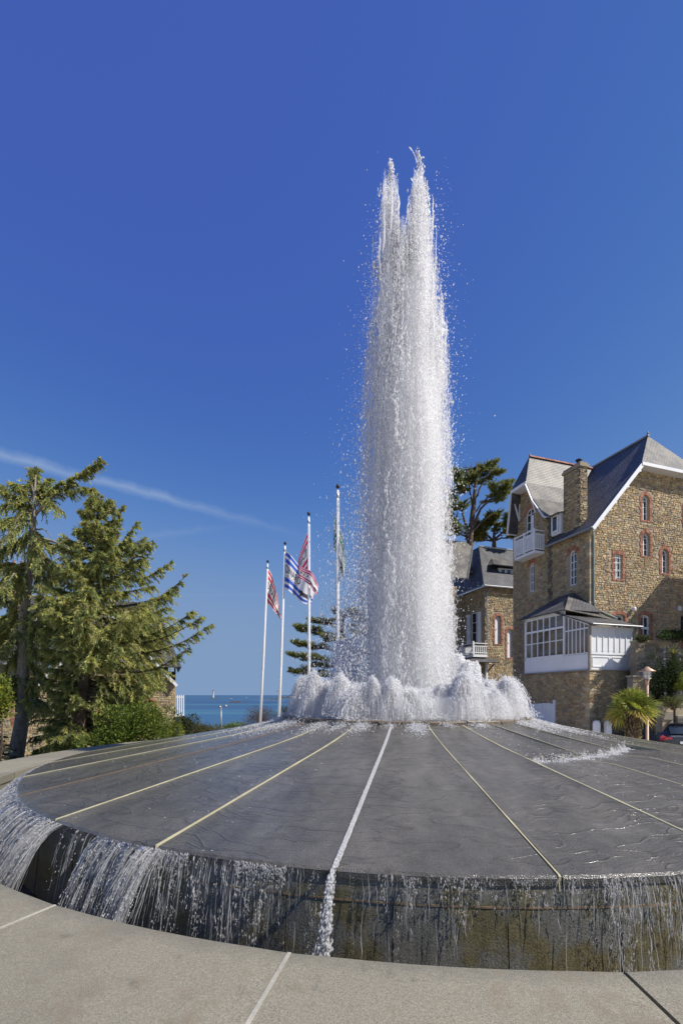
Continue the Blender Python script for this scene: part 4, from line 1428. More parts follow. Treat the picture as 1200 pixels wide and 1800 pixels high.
# ------------------------------------------------------------------ the tall stone villa
def build_villa():
    A = math.radians(18)
    root = empty('stone_villa', (15.26, 28.0, 0), A, label='tall rubble stone villa with steep slate roofs, brick window arches and white veranda', cat='house')
    GB = -6.0
    # --- sunlit gable
    T = facemap('front')
    RX, RZ, EZ = 6.3, 17.6, 10.5                 # ridge, eaves
    k = (RZ - EZ) / RX
    hz = 14.5; hx = (hz - EZ) / k
    outer = [(0, GB), (2 * RX, GB), (2 * RX, EZ), (2 * RX - hx, hz), (hx, hz), (0, EZ)]
    wins = [(4.30, 4.93, 11.30, 12.94, 0.31), (4.31, 4.98, 8.98, 10.52, 0.33), (6.0, 6.66, 8.02, 9.62, 0.33), (1.95, 2.62, 7.31, 8.87, 0.0), (4.21, 5.05, 3.2, 5.2, 0.14), (1.95, 2.85, 3.3, 5.1, 0.14),
            (7.95, 8.9, 3.2, 5.2, 0.14), (8.1, 8.75, 11.3, 12.9, 0.31)]
    stone_wall(root, T, outer, [hole(*w[:4], w[4], 0.20) for w in wins], 1)
    for i, w in enumerate(wins):
        brick_surround(root, T, *w[:4], w[4], seed=i, sill=i not in (4,))
        if i == 3: window(root, T, *w[:4], w[4], bars=True, cols=2, rows=3)
        elif i in (4, 5, 6): window(root, T, *w[:4], w[4], cols=2, rows=1, d=0.2, solid=0.0, fw=0.08)
        else: window(root, T, *w[:4], w[4], cols=2, rows=3, d=0.2, fw=0.07)
    mb = MB(); mb.box(4.23, 5.03, 4.28, 4.42, 0.12, 0.18, T=lambda x, y, z: T(x, y, z)); mb.build('window_rail', M['white_paint'], root, uv=False)
    # --- shaded left wall, with the wing gable flush in it
    T = facemap('left')
    v0, v1 = 3.24, 7.05
    outer = [(0, GB), (v1, GB), (v1, 11.9), (6.55, 12.2), (6.35, 13.6), (6.3, 15.0), (4.75, 15.0), (4.05, 13.6), (v0, 12.0), (v0, EZ - 0.25), (0, EZ - 0.1)]
    lw = [(1.03, 1.56, 7.05, 9.30, 0.27), (4.80, 5.60, 11.35, 13.50, 0.40), (4.79, 5.25, 7.46, 9.52, 0.23)]
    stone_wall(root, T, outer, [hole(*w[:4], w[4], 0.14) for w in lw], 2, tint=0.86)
    for i, w in enumerate(lw):
        window(root, T, *w[:4], w[4], cols=2, rows=3 if i else 4, d=0.1, fw=0.055)
    R_ = random.Random(3)
    # brick heads over the shaded windows, granite jamb stones
    for (x0, x1, z0, z1, rise) in lw:
        mb = MB(); cx, hw, zb = (x0 + x1) / 2, (x1 - x0) / 2, z1 - rise
        for i in range(9):
            a0, a1 = math.pi * (i + .08) / 9, math.pi * (i + .92) / 9
            p = lambda a, q: (cx + (hw + q) * math.cos(a), zb + (rise + q) * math.sin(a))
            q = [p(a0, 0), p(a0, .3), p(a1, .3), p(a1, 0)]; c = R_.choice(BRICK_PAL)
            mb.add([T(x, z, .003) for x, z in q] + [T(x, z, -.04) for x, z in q], [(4, 5, 6, 7), (0, 1, 5, 4), (1, 2, 6, 5), (2, 3, 7, 6), (3, 0, 4, 7)], 0, c)
        mb.build('brick_arch', M['brick'], root, uv=False, kind='stuff')
    for j in range(34):                             # dark quoins where the wing meets the main wall
        z = 3.0 + j * 0.27
        mb = MB(); mb.box(v0 - (.12 if j % 2 else .22), v0 + (.22 if j % 2 else .12), z + .01, z + .26, -.05, .01, col=random.Random(j).choice([(.11, .095, .075), (.16, .135, .10), (.13, .115, .09)]), T=lambda x, y, zz: T(x, y, zz))
        mb.build('quoin', M['stone'], root, uv=False)
    for j in range(36):                             # quoins of the sunlit corner
        z = 3.2 + j * 0.2
        R2 = random.Random(j); c = R2.choice(STONE_PAL)
        w = .34 if j % 2 else .2
        mb = MB(); mb.box(-.045, w, -.045, .30 if j % 2 == 0 else .2, z + .008, z + .195, col=c); mb.build('quoin', M['stone'], root, uv=False)
    # back and far walls close the volume
    mb = MB(); mb.box(0.02, 2 * RX - 0.02, 7.03, 7.05, GB, EZ); mb.box(2 * RX - 0.02, 2 * RX, 0, 7.03, GB, EZ); mb.build('rear_wall', M['mortar'], root)
    # --- main roof
    oh, ohs = 0.62, 0.4
    dz = ohs * k
    hip = 1.15
    zt = RZ + 0.06
    y0 = -oh
    roof_part(root, 'roof', [[(-ohs, y0, EZ - dz + .1), (-ohs, v0 + .02, EZ - dz + .1), (RX, 7.2, zt), (RX, hip, zt), (hx, y0, hz + .1)],
                             [(2 * RX + ohs, y0, EZ - dz + .1), (2 * RX - hx, y0, hz + .1), (RX, hip, zt), (RX, 7.2, zt), (2 * RX + ohs, 7.2, EZ - dz + .1)]], 'slate_dark')
    roof_part(root, 'hip', [[(hx - .08, y0 - .06, hz + .1), (2 * RX - hx + .08, y0 - .06, hz + .1), (RX, hip, zt + .03)]], 'slate_weathered', 0.07)
    mb = MB()                                       # white verge boards and soffit
    mb.beam((-ohs, y0 - .02, EZ - dz - .06), (hx, y0 - .02, hz - .06), .05, .24); mb.build('verge_board', M['white_paint'], root, uv=False)
    mb = MB(); mb.beam((2 * RX + ohs, y0 - .02, EZ - dz - .06), (2 * RX - hx, y0 - .02, hz - .06), .05, .24); mb.build('verge_board', M['white_paint'], root, uv=False)
    mb = MB(); mb.box(hx - .05, 2 * RX - hx + .05, y0 - .08, y0 - .03, hz - .1, hz + .1); mb.build('verge_board', M['white_paint'], root, uv=False)
    mb = MB(); mb.box(hx, 2 * RX - hx, y0, -.01, hz - .05, hz - .01)
    mb.add([(-ohs, y0, EZ - dz - .08), (hx, y0, hz - .06), (hx, 0, hz - .06), (-ohs, 0, EZ - dz - .08)], [(0, 1, 2, 3)]); mb.build('soffit', M['white_paint'], root, uv=False)
    mb = MB(); mb.tube([(RX, hip, zt + .06), (RX, 7.2, zt + .06)], .09, 6); mb.lathe([(.1, 0), (.07, .1), (.1, .2), (.02, .34), (.0, .36)], 8, (RX, hip, zt)); mb.build('ridge', M['zinc'], root, uv=False)
    for i in range(4):                              # purlin ends under the verge
        x = 0.4 + i * 1.0
        mb = MB(); mb.box(x, x + .1, y0 + .02, 0, EZ + k * x - .33, EZ + k * x - .2); mb.build('purlin', M['white_paint'], root, uv=False)
    mb = MB(); mb.tube([(-ohs - .06, -oh, EZ - dz + .02), (-ohs - .06, v0, EZ - dz + .02)], .07, 8); mb.build('gutter', M['zinc'], root, uv=False)
    mb = MB()                                       # rain pipe with its bend at the corner
    mb.tube([(-ohs, -.3, EZ - dz), (.1, -.12, EZ - .35), (.2, -.1, EZ - .8), (.2, -.1, 5.75), (.26, -.1, 5.45), (.5, -.1, 5.25), (1.9, -.1, 4.85), (2.05, -.1, 4.75)], .055, 8); mb.build('rain_pipe', M['verdigris'], root, True, False)
    # --- wing roof: ridge across, half-hip to the left, swept slopes
    RV, RZ2 = 5.42, 17.45
    ox = -0.8; hi = 0.15
    prof_r = [(4.66, 15.06), (4.0, 13.65), (2.86, 12.05)]
    prof_l = [(6.22, 15.06), (6.40, 13.6), (6.66, 12.1)]
    px = 6.3
    polysR = [[(hi, RV, RZ2), (px, RV, RZ2), (px, prof_r[0][0], prof_r[0][1]), (ox, prof_r[0][0], prof_r[0][1])]]
    for (a, b) in zip(prof_r[:-1], prof_r[1:]):
        xe = (b[1] - EZ) / k + .3
        polysR.append([(ox, a[0], a[1]), (px - 1.5, a[0], a[1]), (px - 2.5, b[0], b[1]), (ox, b[0], b[1])])
    roof_part(root, 'wing_roof', polysR, 'slate_weathered', .07)
    polysL = [[(hi, RV, RZ2), (px, RV, RZ2), (px, prof_l[0][0], prof_l[0][1]), (ox, prof_l[0][0], prof_l[0][1])]]
    for (a, b) in zip(prof_l[:-1], prof_l[1:]): polysL.append([(ox, a[0], a[1]), (px, a[0], a[1]), (px, b[0], b[1]), (ox, b[0], b[1])])
    roof_part(root, 'wing_roof', polysL, 'slate_dark', .07)
    roof_part(root, 'hip', [[(ox - .06, prof_r[0][0] - .04, 15.1), (ox - .06, prof_l[0][0] + .04, 15.1), (hi, RV, RZ2 + .03)]], 'slate_dark', .06)
    for i in range(22):                             # red ridge tiles
        x = hi + i * .27
        mb = MB(); mb.add([(x, RV - .13, RZ2 - .08), (x, RV, RZ2 + .1), (x, RV + .13, RZ2 - .08), (x + .25, RV - .12, RZ2 - .09), (x + .25, RV, RZ2 + .085), (x + .25, RV + .12, RZ2 - .09)], [(0, 1, 4, 3), (1, 2, 5, 4), (0, 2, 1), (3, 4, 5)], col=random.Random(i).choice(BRICK_PAL))
        mb.build('ridge_tile', M['brick'], root, uv=False)
    mb = MB(); mb.lathe([(.06, 0), (.05, .15), (.0, .3)], 8, (hi, RV, RZ2)); mb.build('finial', M['zinc'], root, uv=False)
    for prof in (prof_r, prof_l):
        mb = MB()
        for a, b in zip(prof[:-1], prof[1:]): mb.beam((ox - .03, a[0], a[1] - .14), (ox - .03, b[0], b[1] - .14), .05, .22, (1, 0, 0))
        mb.build('verge_board', M['white_paint'], root, uv=False)
        mb = MB()
        for a, b in zip(prof[:-1], prof[1:]): mb.add([(ox, a[0], a[1] - .1), (ox, b[0], b[1] - .1), (0, b[0], b[1] - .1), (0, a[0], a[1] - .1)], [(0, 1, 2, 3)])
        mb.build('soffit', M['white_paint'], root, uv=False)
    mb = MB(); mb.box(ox - .08, ox - .03, prof_r[0][0] - .05, prof_l[0][0] + .05, 14.9, 15.12); mb.box(ox, 0, prof_r[0][0], prof_l[0][0], 14.93, 14.97); mb.build('soffit', M['white_paint'], root, uv=False)
    for v in (4.62, 6.3):                           # timber brackets
        mb = MB(); mb.beam((-.05, v, 13.0), (-.05, v, 14.9), .1, .1); mb.beam((-.05, v, 13.1), (-.72, v, 14.75), .09, .1); mb.beam((-.05, v, 14.75), (-.78, v, 14.75), .09, .1)
        mb.beam((-.05, v, 14.1), (-.4, v, 14.7), .07, .08); mb.build('bracket', M['white_paint'], root, uv=False)
    # --- chimney
    T2 = facemap('left', 0.06)
    mb = MB(); mb.box(.08, .66, .80, 2.16, 10.2, 14.6); mb.build('chimney', M['mortar'], root)
    for nm, TT, w0, w1, sd in (('l', facemap('left', .08), .80, 2.16, 5), ('f', facemap('front', .80), .08, .66, 6)):
        sub = root
        stone_wall(root, TT, [(w0, 10.4), (w1, 10.4), (w1, 14.5), (w0, 14.5)], [], sd, wr=(.15, .4), stones=True, tint=.9)
    mb = MB(); mb.box(.0, .74, .72, 2.24, 14.5, 14.68); mb.box(.06, .68, .78, 2.18, 14.68, 14.8); mb.build('chimney_cap', M['stone'], root, uv=False)
    mb = MB(); mb.lathe([(.12, 0), (.12, .25), (.2, .28), (.2, .33), (.02, .42)], 10, (.37, 1.2, 14.8)); mb.build('chimney_cowl', M['iron'], root, uv=False)
    # --- dormer beside the chimney
    mb = MB(); mb.box(-.05, .9, 2.3, 3.12, 10.75, 12.15); mb.build('dormer', M['white_paint'], root, uv=False)
    window(root, facemap('left', -.13), 2.42, 3.0, 10.9, 12.05, d=0.02, cols=1, rows=1, fw=.09)
    roof_part(root, 'dormer_roof', [[(-.4, 2.2, 12.05), (-.4, 3.25, 12.05), (1.4, 3.25, 12.55), (1.4, 2.2, 12.55)]], 'slate_dark', .06)
    # --- balcony of the wing
    bl = MB(); bl.box(-.92, 0, 3.75, 5.75, 10.35 - .55, 10.35 - .38); bl.build('balcony_floor', M['white_paint'], root, uv=False)
    b0 = 9.97
    bl = MB()
    for (p, q) in (((-.9, 3.78), (-.9, 5.72)), ((-.9, 3.78), (0, 3.78)), ((-.9, 5.72), (0, 5.72))):
        for z in (b0 + 1.42, b0 + 1.15, b0 + .14): bl.beam((*p, z), (*q, z), .07, .07)
    bl.build('balcony_rail', M['white_paint'], root, uv=False)
    for i in range(14):
        v = 3.84 + i * .1415
        bl = MB(); bl.box(-.93, -.87, v, v + .075, b0 + .1, b0 + 1.2); bl.build('baluster', M['white_paint'], root, uv=False)
    for i in range(6):
        x = -.86 + i * .15
        bl = MB(); bl.box(x, x + .07, 3.75, 3.81, b0 + .1, b0 + 1.2); bl.build('baluster', M['white_paint'], root, uv=False)
    for v in (3.78, 4.75, 5.72):
        bl = MB(); bl.box(-.95, -.85, v - .05, v + .05, b0, b0 + 1.5); bl.build('balcony_post', M['white_paint'], root, uv=False)
    bl = MB(); bl.box(-.07, -.02, 4.78, 5.0, 11.4, 12.9); bl.build('shutter', M['white_paint'], root, uv=False)
    # --- veranda on its stone basement
    q, p = 2.65, 2.5                                # projects left by q, forward by p
    vE = 2.65                                       # far end along the left wall
    TL = facemap('left', -q); TF = facemap('front', -p)
    z0, z1 = 1.32, 4.95
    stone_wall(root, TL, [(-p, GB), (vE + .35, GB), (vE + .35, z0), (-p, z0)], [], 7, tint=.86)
    stone_wall(root, TF, [(-q, GB), (.6, GB), (.6, z0), (-q, z0)], [], 8)
    mb = MB(); mb.box(.58, .6, -p, 0, GB, z0); mb.box(-q, .6, -p + .02, vE + .3, z0 - .05, z0 - .01); mb.box(-q + .02, 0, vE + .3, vE + .35, GB, z0); mb.build('basement', M['mortar'], root)
    for j in range(24):
        z = -3.4 + j * .2; R2 = random.Random(50 + j)
        mb = MB(); w = .4 if j % 2 else .26
        mb.box(-q - .04, -q + w, -p - .04, -p + (.24 if j % 2 else .38), z + .008, z + .192, col=R2.choice(STONE_PAL)); mb.build('quoin', M['stone'], root, uv=False)
    mb = MB(); mb.box(-q - .08, .66, -p - .08, vE + .4, z0, z0 + .07); mb.build('basement_cap', M['stone'], root, uv=False)
    zb = z0 + .07
    # main glazed bay on the left face: v from -0.6 to vE
    va = -.62
    fx = -q + .06
    mb = MB(); mb.box(fx, fx + .06, -p + .05, vE, zb, 2.30); mb.build('apron_panel', M['white_paint'], root, uv=False)
    mb = MB(); mb.box(fx, fx + .06, vE - .04, vE, zb, z1)
    mb.box(fx, 0, vE - .06, vE, zb, z1); mb.build('end_panel', M['white_paint'], root, uv=False)
    for v, w, zt_ in ((va, .1, z1), (vE - .05, .12, z1), (-p + .09, .1, 3.85)):
        mb = MB(); mb.box(fx - .03, fx + .08, v - w / 2, v + w / 2, zb, zt_); mb.build('post', M['white_paint'], root, uv=False)
    mb = MB(); mb.box(fx - .03, fx + .08, va, vE, 4.72, z1); mb.box(fx - .03, fx + .08, va, vE, 2.26, 2.40); mb.box(fx - .025, fx + .08, va, vE, 3.93, 4.06); mb.build('window_frame', M['white_paint'], root, uv=False)
    nC = 6; w = (vE - .1 - (va + .1)) / nC
    for i in range(nC):
        vA = va + .1 + i * w; vB = vA + w
        for zA, zB in ((4.06, 4.72), (3.25, 3.93), (2.40, 3.25)):
            mb = MB(); mb.box(fx + .03, fx + .045, vA + .045, vB - .045, zA + .04, zB - .04); mb.build('pane', M['curtain_glass'], root, uv=False)
        mb = MB(); mb.box(fx - .005, fx + .055, vB - .035, vB + .035, 2.40, 4.72); mb.build('mullion', M['white_paint'], root, uv=False)
    mb = MB(); mb.box(fx, fx + .05, va, vE, 3.22, 3.28); mb.build('glazing_bar', M['white_paint'], root, uv=False)
    # lean-to section with sloping head
    def head(v): return 3.87 + (v + p) / (va + p) * .85
    nC = 6; vs0, vs1 = -p + .14, va - .05; w = (vs1 - vs0) / nC
    for i in range(nC):
        vA, vB = vs0 + i * w, vs0 + (i + 1) * w
        for part in (0, 1):
            if part == 0: quad = [(fx + .035, vA + .03, 2.36), (fx + .035, vB - .03, 2.36), (fx + .035, vB - .03, 3.66), (fx + .035, vA + .03, 3.66)]
            else:
                if head(vA) - 3.78 < .12: continue
                quad = [(fx + .035, vA + .03, 3.76), (fx + .035, vB - .03, 3.76), (fx + .035, vB - .03, head(vB) - .1), (fx + .035, vA + .03, head(vA) - .1)]
            mb = MB(); mb.slab(quad, (.012, 0, 0)); mb.build('pane', M['curtain_glass'], root, uv=False)
        mb = MB(); mb.box(fx, fx + .06, vB - .028, vB + .028, 2.3, head(vB) - .04); mb.build('mullion', M['white_paint'], root, uv=False)
    mb = MB(); mb.box(fx, fx + .06, vs0, vs1, 2.27, 2.36); mb.build('window_frame', M['white_paint'], root, uv=False)
    mb = MB(); mb.box(fx, fx + .06, vs0, vs1, 3.66, 3.74); mb.build('glazing_bar', M['white_paint'], root, uv=False)
    mb = MB(); mb.beam((fx + .03, -p, head(-p) - .05), (fx + .03, va, head(va) - .05), .08, .1); mb.build('window_frame', M['white_paint'], root, uv=False)
    # sunlit front: boarded wall with six tall boards over two panels
    fy = -p + .06
    mb = MB(); mb.box(-q + .1, .5, fy, fy + .06, zb, 3.78); mb.build('front_panel', M['white_paint'], root, uv=False)
    nC = 7; x0, x1 = -q + .16, .42; w = (x1 - x0) / nC
    for i in range(nC):
        mb = MB(); mb.box(x0 + i * w + .045, x0 + (i + 1) * w - .045, fy - .012, fy + .01, 2.42, 3.60, ); mb.build('board', M['white_paint'], root, uv=False)
    for i in range(nC + 1):
        mb = MB(); mb.box(x0 + i * w - .028, x0 + i * w + .028, fy - .05, fy + .01, 2.36, 3.66); mb.build('batten', M['white_paint'], root, uv=False)
    for xa, xb in ((x0 + .08, x0 + 1.28), (x0 + 1.5, x1 - .08)):
        mb = MB()
        for a0, a1, b0_, b1_ in ((xa, xb, 1.55, 1.59), (xa, xb, 2.08, 2.12), (xa, xa + .04, 1.59, 2.08), (xb - .04, xb, 1.59, 2.08)): mb.box(a0, a1, fy - .03, fy + .01, b0_, b1_)
        mb.build('panel_moulding', M['white_paint'], root, uv=False)
    mb = MB(); mb.box(-q + .08, .52, fy - .04, fy + .02, 2.24, 2.36); mb.box(-q + .08, .52, fy - .04, fy + .02, 3.62, 3.80); mb.build('front_rail', M['white_paint'], root, uv=False)
    mb = MB(); mb.box(-q - .02, -q + .1, -p - .02, -p + .08, zb, 3.85); mb.build('corner_post', M['stone'], root, uv=False)
    mb = MB(); mb.box(.44, .50, fy, 0, zb, 3.9); mb.build('side_panel', M['white_paint'], root, uv=False)
    mb = MB(); mb.tube([(.62, -p - .05, 3.8), (.68, -p - .05, 3.55), (.68, -p - .05, -3.5)], .05, 8); mb.build('rain_pipe', M['verdigris'], root, True, False)
    # roofs of the veranda
    roof_part(root, 'lean_to_roof', [[(-q - .1, -p - .25, 3.86), (.85, -p - .25, 3.86), (.85, .0, 4.98), (-q - .1, .0, 4.98)]], 'slate_dark', .07)
    mb = MB(); mb.tube([(-q - .1, -p - .3, 3.84), (.85, -p - .3, 3.84)], .05, 8); mb.build('gutter', M['zinc'], root, uv=False)
    e = .22; zr = 6.55
    roof_part(root, 'veranda_roof', [[(-q - e, va - .35, z1 - .02), (-q - e, vE + .3, z1 - .02), (-.02, vE - .2, zr), (-.02, 1.2, zr), (-1.0, .75, z1 + 1.1)],
                                     [(0, va - .35, z1 - .02), (-q - e, va - .35, z1 - .02), (-1.0, .75, z1 + 1.1), (-.02, 1.2, zr)]], 'slate_dark', .06)
    roof_part(root, 'veranda_hip', [[(-q - e - .03, va - .4, z1 - .03), (.45, va - .55, 4.50), (-1.1, .55, 6.1)]], 'slate_weathered', .05)
    # garage gate in the basement
    TL2 = facemap('left', -q)
    for i in range(7):
        a = -.02 + i * .32
        mb = MB(); mb.box(-q - .09, -q - .03, a + .01, a + .31, -2.9, -.52 + .03 * math.sin(i)); mb.build('gate_board', M['white_paint'], root, uv=False)
    mb = MB()
    for z in (-.8, -2.4): mb.box(-q - .12, -q - .09, -.02, 2.2, z - .07, z + .07)
    mb.beam((-q - .11, .05, -2.3), (-q - .11, 2.15, -.85), .03, .12, (1, 0, 0)); mb.build('gate_brace', M['white_paint'], root, uv=False)
    for a in (-.12, 2.22):
        mb = MB(); mb.box(-q - .14, -q - .02, a, a + .14, -3.0, -.38); mb.lathe([(.09, 0), (.07, .08), (0, .12)], 8, (-q - .08, a + .07, -.38)); mb.build('gate_post', M['white_paint'], root, uv=False)
    # small fixtures on the gable
    mb = MB(); mb.lathe([(.1, 0), (.13, .1), (.1, .22), (0, .25)], 10, (3.39, -.2, 5.35)); mb.box(3.3, 3.48, -.2, -.03, 5.38, 5.46); mb.build('wall_lamp', M['white_paint'], root, True, False)
    mb = MB(); mb.box(7.43, 7.68, -.12, -.03, 5.6, 5.9); mb.build('utility_box', M['white_paint'], root, uv=False)
    # narrow black sign board with white lettering, cut by the frame
    sg = MB(); sg.box(7.74, 10.3, -.12, -.05, 3.95, 5.25); sign = sg.build('sign_board', M['iron'], root, uv=False)
    for i, (ch, zz) in enumerate((('C', 4.72), ('a', 4.1))):
        cu = bpy.data.curves.new('txt', 'FONT'); cu.body = ch; cu.size = .62; cu.extrude = .006
        o = bpy.data.objects.new('t', cu); COL.objects.link(o)
        me = bpy.data.meshes.new_from_object(o.evaluated_get(bpy.context.evaluated_depsgraph_get()))
        bpy.data.objects.remove(o)
        me.transform(Matrix.Translation((7.78, -.128, zz - .02)) @ Matrix.Rotation(math.radians(90), 4, 'X'))
        me.materials.clear(); me.materials.append(M['white_paint'])
        link_mesh('lettering', me, sign)
    return root


build_villa()


def build_neighbour():
    """low-roofed building just out of frame on the right: its roof edge throws the diagonal shadow over the villa's gable"""
    A = math.radians(18)
    root = empty('neighbour_building', (15.26, 28.0, 0), A, label='plain stone building beyond the right edge whose shadow falls on the villa gable', cat='house')
    x0, x1, y0, y1, zt = 8.75, 20.0, -13.0, -1.75, 10.75
    prof = [(y1, -6), (y1, 10.62), (-8.7, 12.95), (y0, 12.95), (y0, -6)]
    mb = MB(); mb.slab([(x0, a, b) for a, b in prof], (x1 - x0, 0, 0)); mb.build('wall', M['mortar'], root)
    mb = MB()
    for (a, b), (c, d) in zip(prof[1:3], prof[2:4]): mb.beam((x0 + .1, a, b + .04), (x0 + .1, c, d + .04), .3, .1)
    mb.build('coping', M['stone'], root, uv=False)
    for i in range(3):
        for z in (-1, 2.6, 6.2):
            window(root, facemap('left', x0 - .06), y0 + 1.5 + i * 2.8, y0 + 2.6 + i * 2.8, z, z + 1.9, d=.03, cols=2, rows=3)


build_neighbour()

# ------------------------------------------------------------------ house behind, right of the column
def build_second_house():
    A = math.radians(18); Y0 = 37.0; S = 45.0 / 37.0
    root = empty('slate_roofed_house', ((852 - 600) / F * Y0 * S, Y0 * S, 0), A, label='lower stone house behind the villa with grey slate roofs and a white balcony', cat='house')
    root.scale = (S, S, S)
    GB = -7
    Tf, Tl = facemap('front'), facemap('left')
    zE = 8.85
    fw = [(.95, 1.55, 4.2, 6.55, .3), (2.15, 2.75, 3.1, 5.5, .3)]
    stone_wall(root, Tf, [(0, GB), (4.6, GB), (4.6, zE), (0, zE)], [hole(*w[:4], w[4], .22) for w in fw], 41)
    for i, w in enumerate(fw):
        brick_surround(root, Tf, *w[:4], w[4], seed=60 + i)
        mb = MB(); l = arch_loop(*w[:4], w[4]); mb.slab([Tf(a, z, .14) for a, z in l], (0, .05, 0)); mb.build('shutter', M['white_paint'], root, uv=False)
        mb = MB(); mb.lathe([(.03, 0), (.03, .05), (0, .06)], 6, (w[0] + .2, .1, (w[2] + w[3]) / 2)); mb.build('shutter_knob', M['iron'], root, uv=False)
    lw = [(.65, 1.15, 4.35, 6.9, 0.0), (1.25, 1.9, 4.35, 6.9, 0.0)]
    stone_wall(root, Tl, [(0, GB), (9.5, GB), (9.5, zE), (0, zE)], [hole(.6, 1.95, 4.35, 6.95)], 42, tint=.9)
    window(root, Tl, .6, 1.95, 4.35, 6.95, d=.1, cols=2, rows=3)
    for a in (.45, 2.0):
        mb = MB(); mb.box(-.08, -.03, a, a + .5, 4.35, 6.9); mb.build('shutter', M['white_paint'], root, uv=False)
    mb = MB(); mb.box(4.58, 4.6, 0, 9.5, GB, zE); mb.box(0, 4.6, 9.48, 9.5, GB, zE); mb.build('rear_wall', M['mortar'], root)
    e = .35
    # main slopes: front (sunlit) and a dark hip to the left
    zr = 13.1
    roof_part(root, 'roof', [[(-e, -e, zE), (5.2, -e, zE), (5.2, 2.9, zr), (1.45, 2.9, zr)],
                             [(-e, -e, zE), (1.45, 2.9, zr), (1.45, 6.6, zr), (-e, 9.8, zE)]], 'slate_dark', .08)
    mb = MB(); mb.tube([(1.45, 2.9, zr + .05), (5.2, 2.9, zr + .05)], .08, 6); mb.build('ridge', M['zinc'], root, uv=False)
    mb = MB(); mb.tube([(-e, -e - .06, zE - .05), (5.2, -e - .06, zE - .05)], .07, 8); mb.build('gutter', M['zinc'], root, uv=False)
    mb = MB(); mb.tube([(-e - .06, -e, zE - .05), (-e - .06, 9.5, zE - .05)], .07, 8); mb.build('gutter', M['zinc'], root, uv=False)
    mb = MB(); mb.tube([(.3, -e, zE - .1), (.12, -.12, zE - .6), (.1, -.12, zE - 1.2), (.1, -.12, -5)], .05, 8); mb.build('rain_pipe', M['zinc'], root, True, False)
    # dormer on the front slope
    mb = MB(); mb.box(2.0, 3.9, .85, 2.2, 9.75, 10.75); mb.build('dormer', M['white_paint'], root, uv=False)
    for i in range(3):
        window(root, facemap('front', .84), 2.1 + i * .58, 2.62 + i * .58, 9.85, 10.7, d=0.0, cols=1, rows=1, fw=.07)
    roof_part(root, 'dormer_roof', [[(1.15, .35, 10.85), (4.1, .35, 10.85), (4.1, 2.4, 12.2), (2.3, 2.4, 12.2)], [(1.15, .35, 10.85), (2.3, 2.4, 12.2), (1.2, 2.2, 11.2)]], 'slate_weathered', .08)
    # projecting side roof at the left, sunlit, with a pale verge
    roof_part(root, 'side_roof', [[(-8.0, -.2, 9.3), (-1.85, -.2, 9.3), (.55, 2.5, 13.25), (-8.0, 2.5, 13.25)]], 'slate_weathered', .1)
    mb = MB(); mb.beam((-1.8, -.24, 9.25), (.6, 2.5, 13.22), .1, .16); mb.build('verge_board', M['zinc'], root, uv=False)
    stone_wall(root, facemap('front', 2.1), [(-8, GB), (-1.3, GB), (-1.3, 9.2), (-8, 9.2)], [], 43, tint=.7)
    mb = MB(); mb.box(-8, -1.32, 2.12, 4, GB, 9.2); mb.build('side_wall', M['mortar'], root)
    # bay: balcony on posts in front of the left wall
    mb = MB(); mb.box(-1.35, -.02, -.35, 2.9, 3.05, 3.25); mb.build('balcony_floor', M['white_paint'], root, uv=False)
    mb = MB()
    for z in (4.15, 3.92, 3.4):
        mb.beam((-1.32, -.32, z), (-1.32, 2.88, z), .06, .06); mb.beam((-1.32, -.32, z), (0, -.32, z), .06, .06)
    mb.build('balcony_rail', M['white_paint'], root, uv=False)
    for i in range(19):
        mb = MB(); v = -.3 + i * .17; mb.box(-1.35, -1.29, v, v + .05, 3.3, 3.95); mb.build('baluster', M['white_paint'], root, uv=False)
    for i in range(7):
        mb = MB(); x = -1.25 + i * .18; mb.box(x, x + .05, -.35, -.29, 3.3, 3.95); mb.build('baluster', M['white_paint'], root, uv=False)
    for (x, v) in ((-1.32, -.32), (-1.32, 1.3), (-1.32, 2.88)):
        mb = MB(); mb.box(x - .06, x + .06, v - .06, v + .06, 3.2, 4.3); mb.build('balcony_post', M['white_paint'], root, uv=False)
    roof_part(root, 'canopy', [[(-1.9, -.9, 2.62), (.75, -.9, 2.62), (.5, -.02, 3.05), (-1.35, -.02, 3.05)], [(-1.9, -.9, 2.62), (-1.35, -.02, 3.05), (-1.35, 2.9, 3.05), (-1.9, 3.2, 2.62)]], 'slate_dark', .06)
    for (x, v) in ((-1.3, -.3), (-.1, -.35), (-1.3, 1.4)):
        mb = MB(); mb.box(x - .07, x + .07, v - .07, v + .07, -5, 2.6); mb.build('porch_post', M['wood_brown'] if v > 0 else M['white_paint'], root, uv=False)
    mb = MB(); mb.beam((-1.3, -.3, 1.8), (-.7, -.3, 2.5), .08, .1); mb.beam((-.1, -.35, 1.8), (.5, -.5, 2.5), .08, .1); mb.build('porch_brace', M['wood_brown'], root, uv=False)
    # rendered panel with a brick diamond
    mb = MB(); mb.box(-1.2, -.2, -.1, -.02, -2.5, 1.75, col=(.5, .44, .32)); pn = mb.build('rendered_panel', M['stone'], root, uv=False)
    for i in range(4):
        for j in range(4):
            a, b = (i - 1.5) * .13, (j - 1.5) * .13
            if (i, j) in ((1, 1), (2, 2), (1, 2), (2, 1)) and (i + j) % 2: continue
            cx_, cz_ = -.7 + (a - b) * .8, .75 + (a + b) * .8
            mb = MB(); mb.slab([(cx_ - .08, -.1, cz_), (cx_, -.1, cz_ - .08), (cx_ + .08, -.1, cz_), (cx_, -.1, cz_ + .08)], (0, -.02, 0), col=BRICK_PAL[(i + j) % 4]); mb.build('diamond_brick', M['brick'], pn, uv=False)
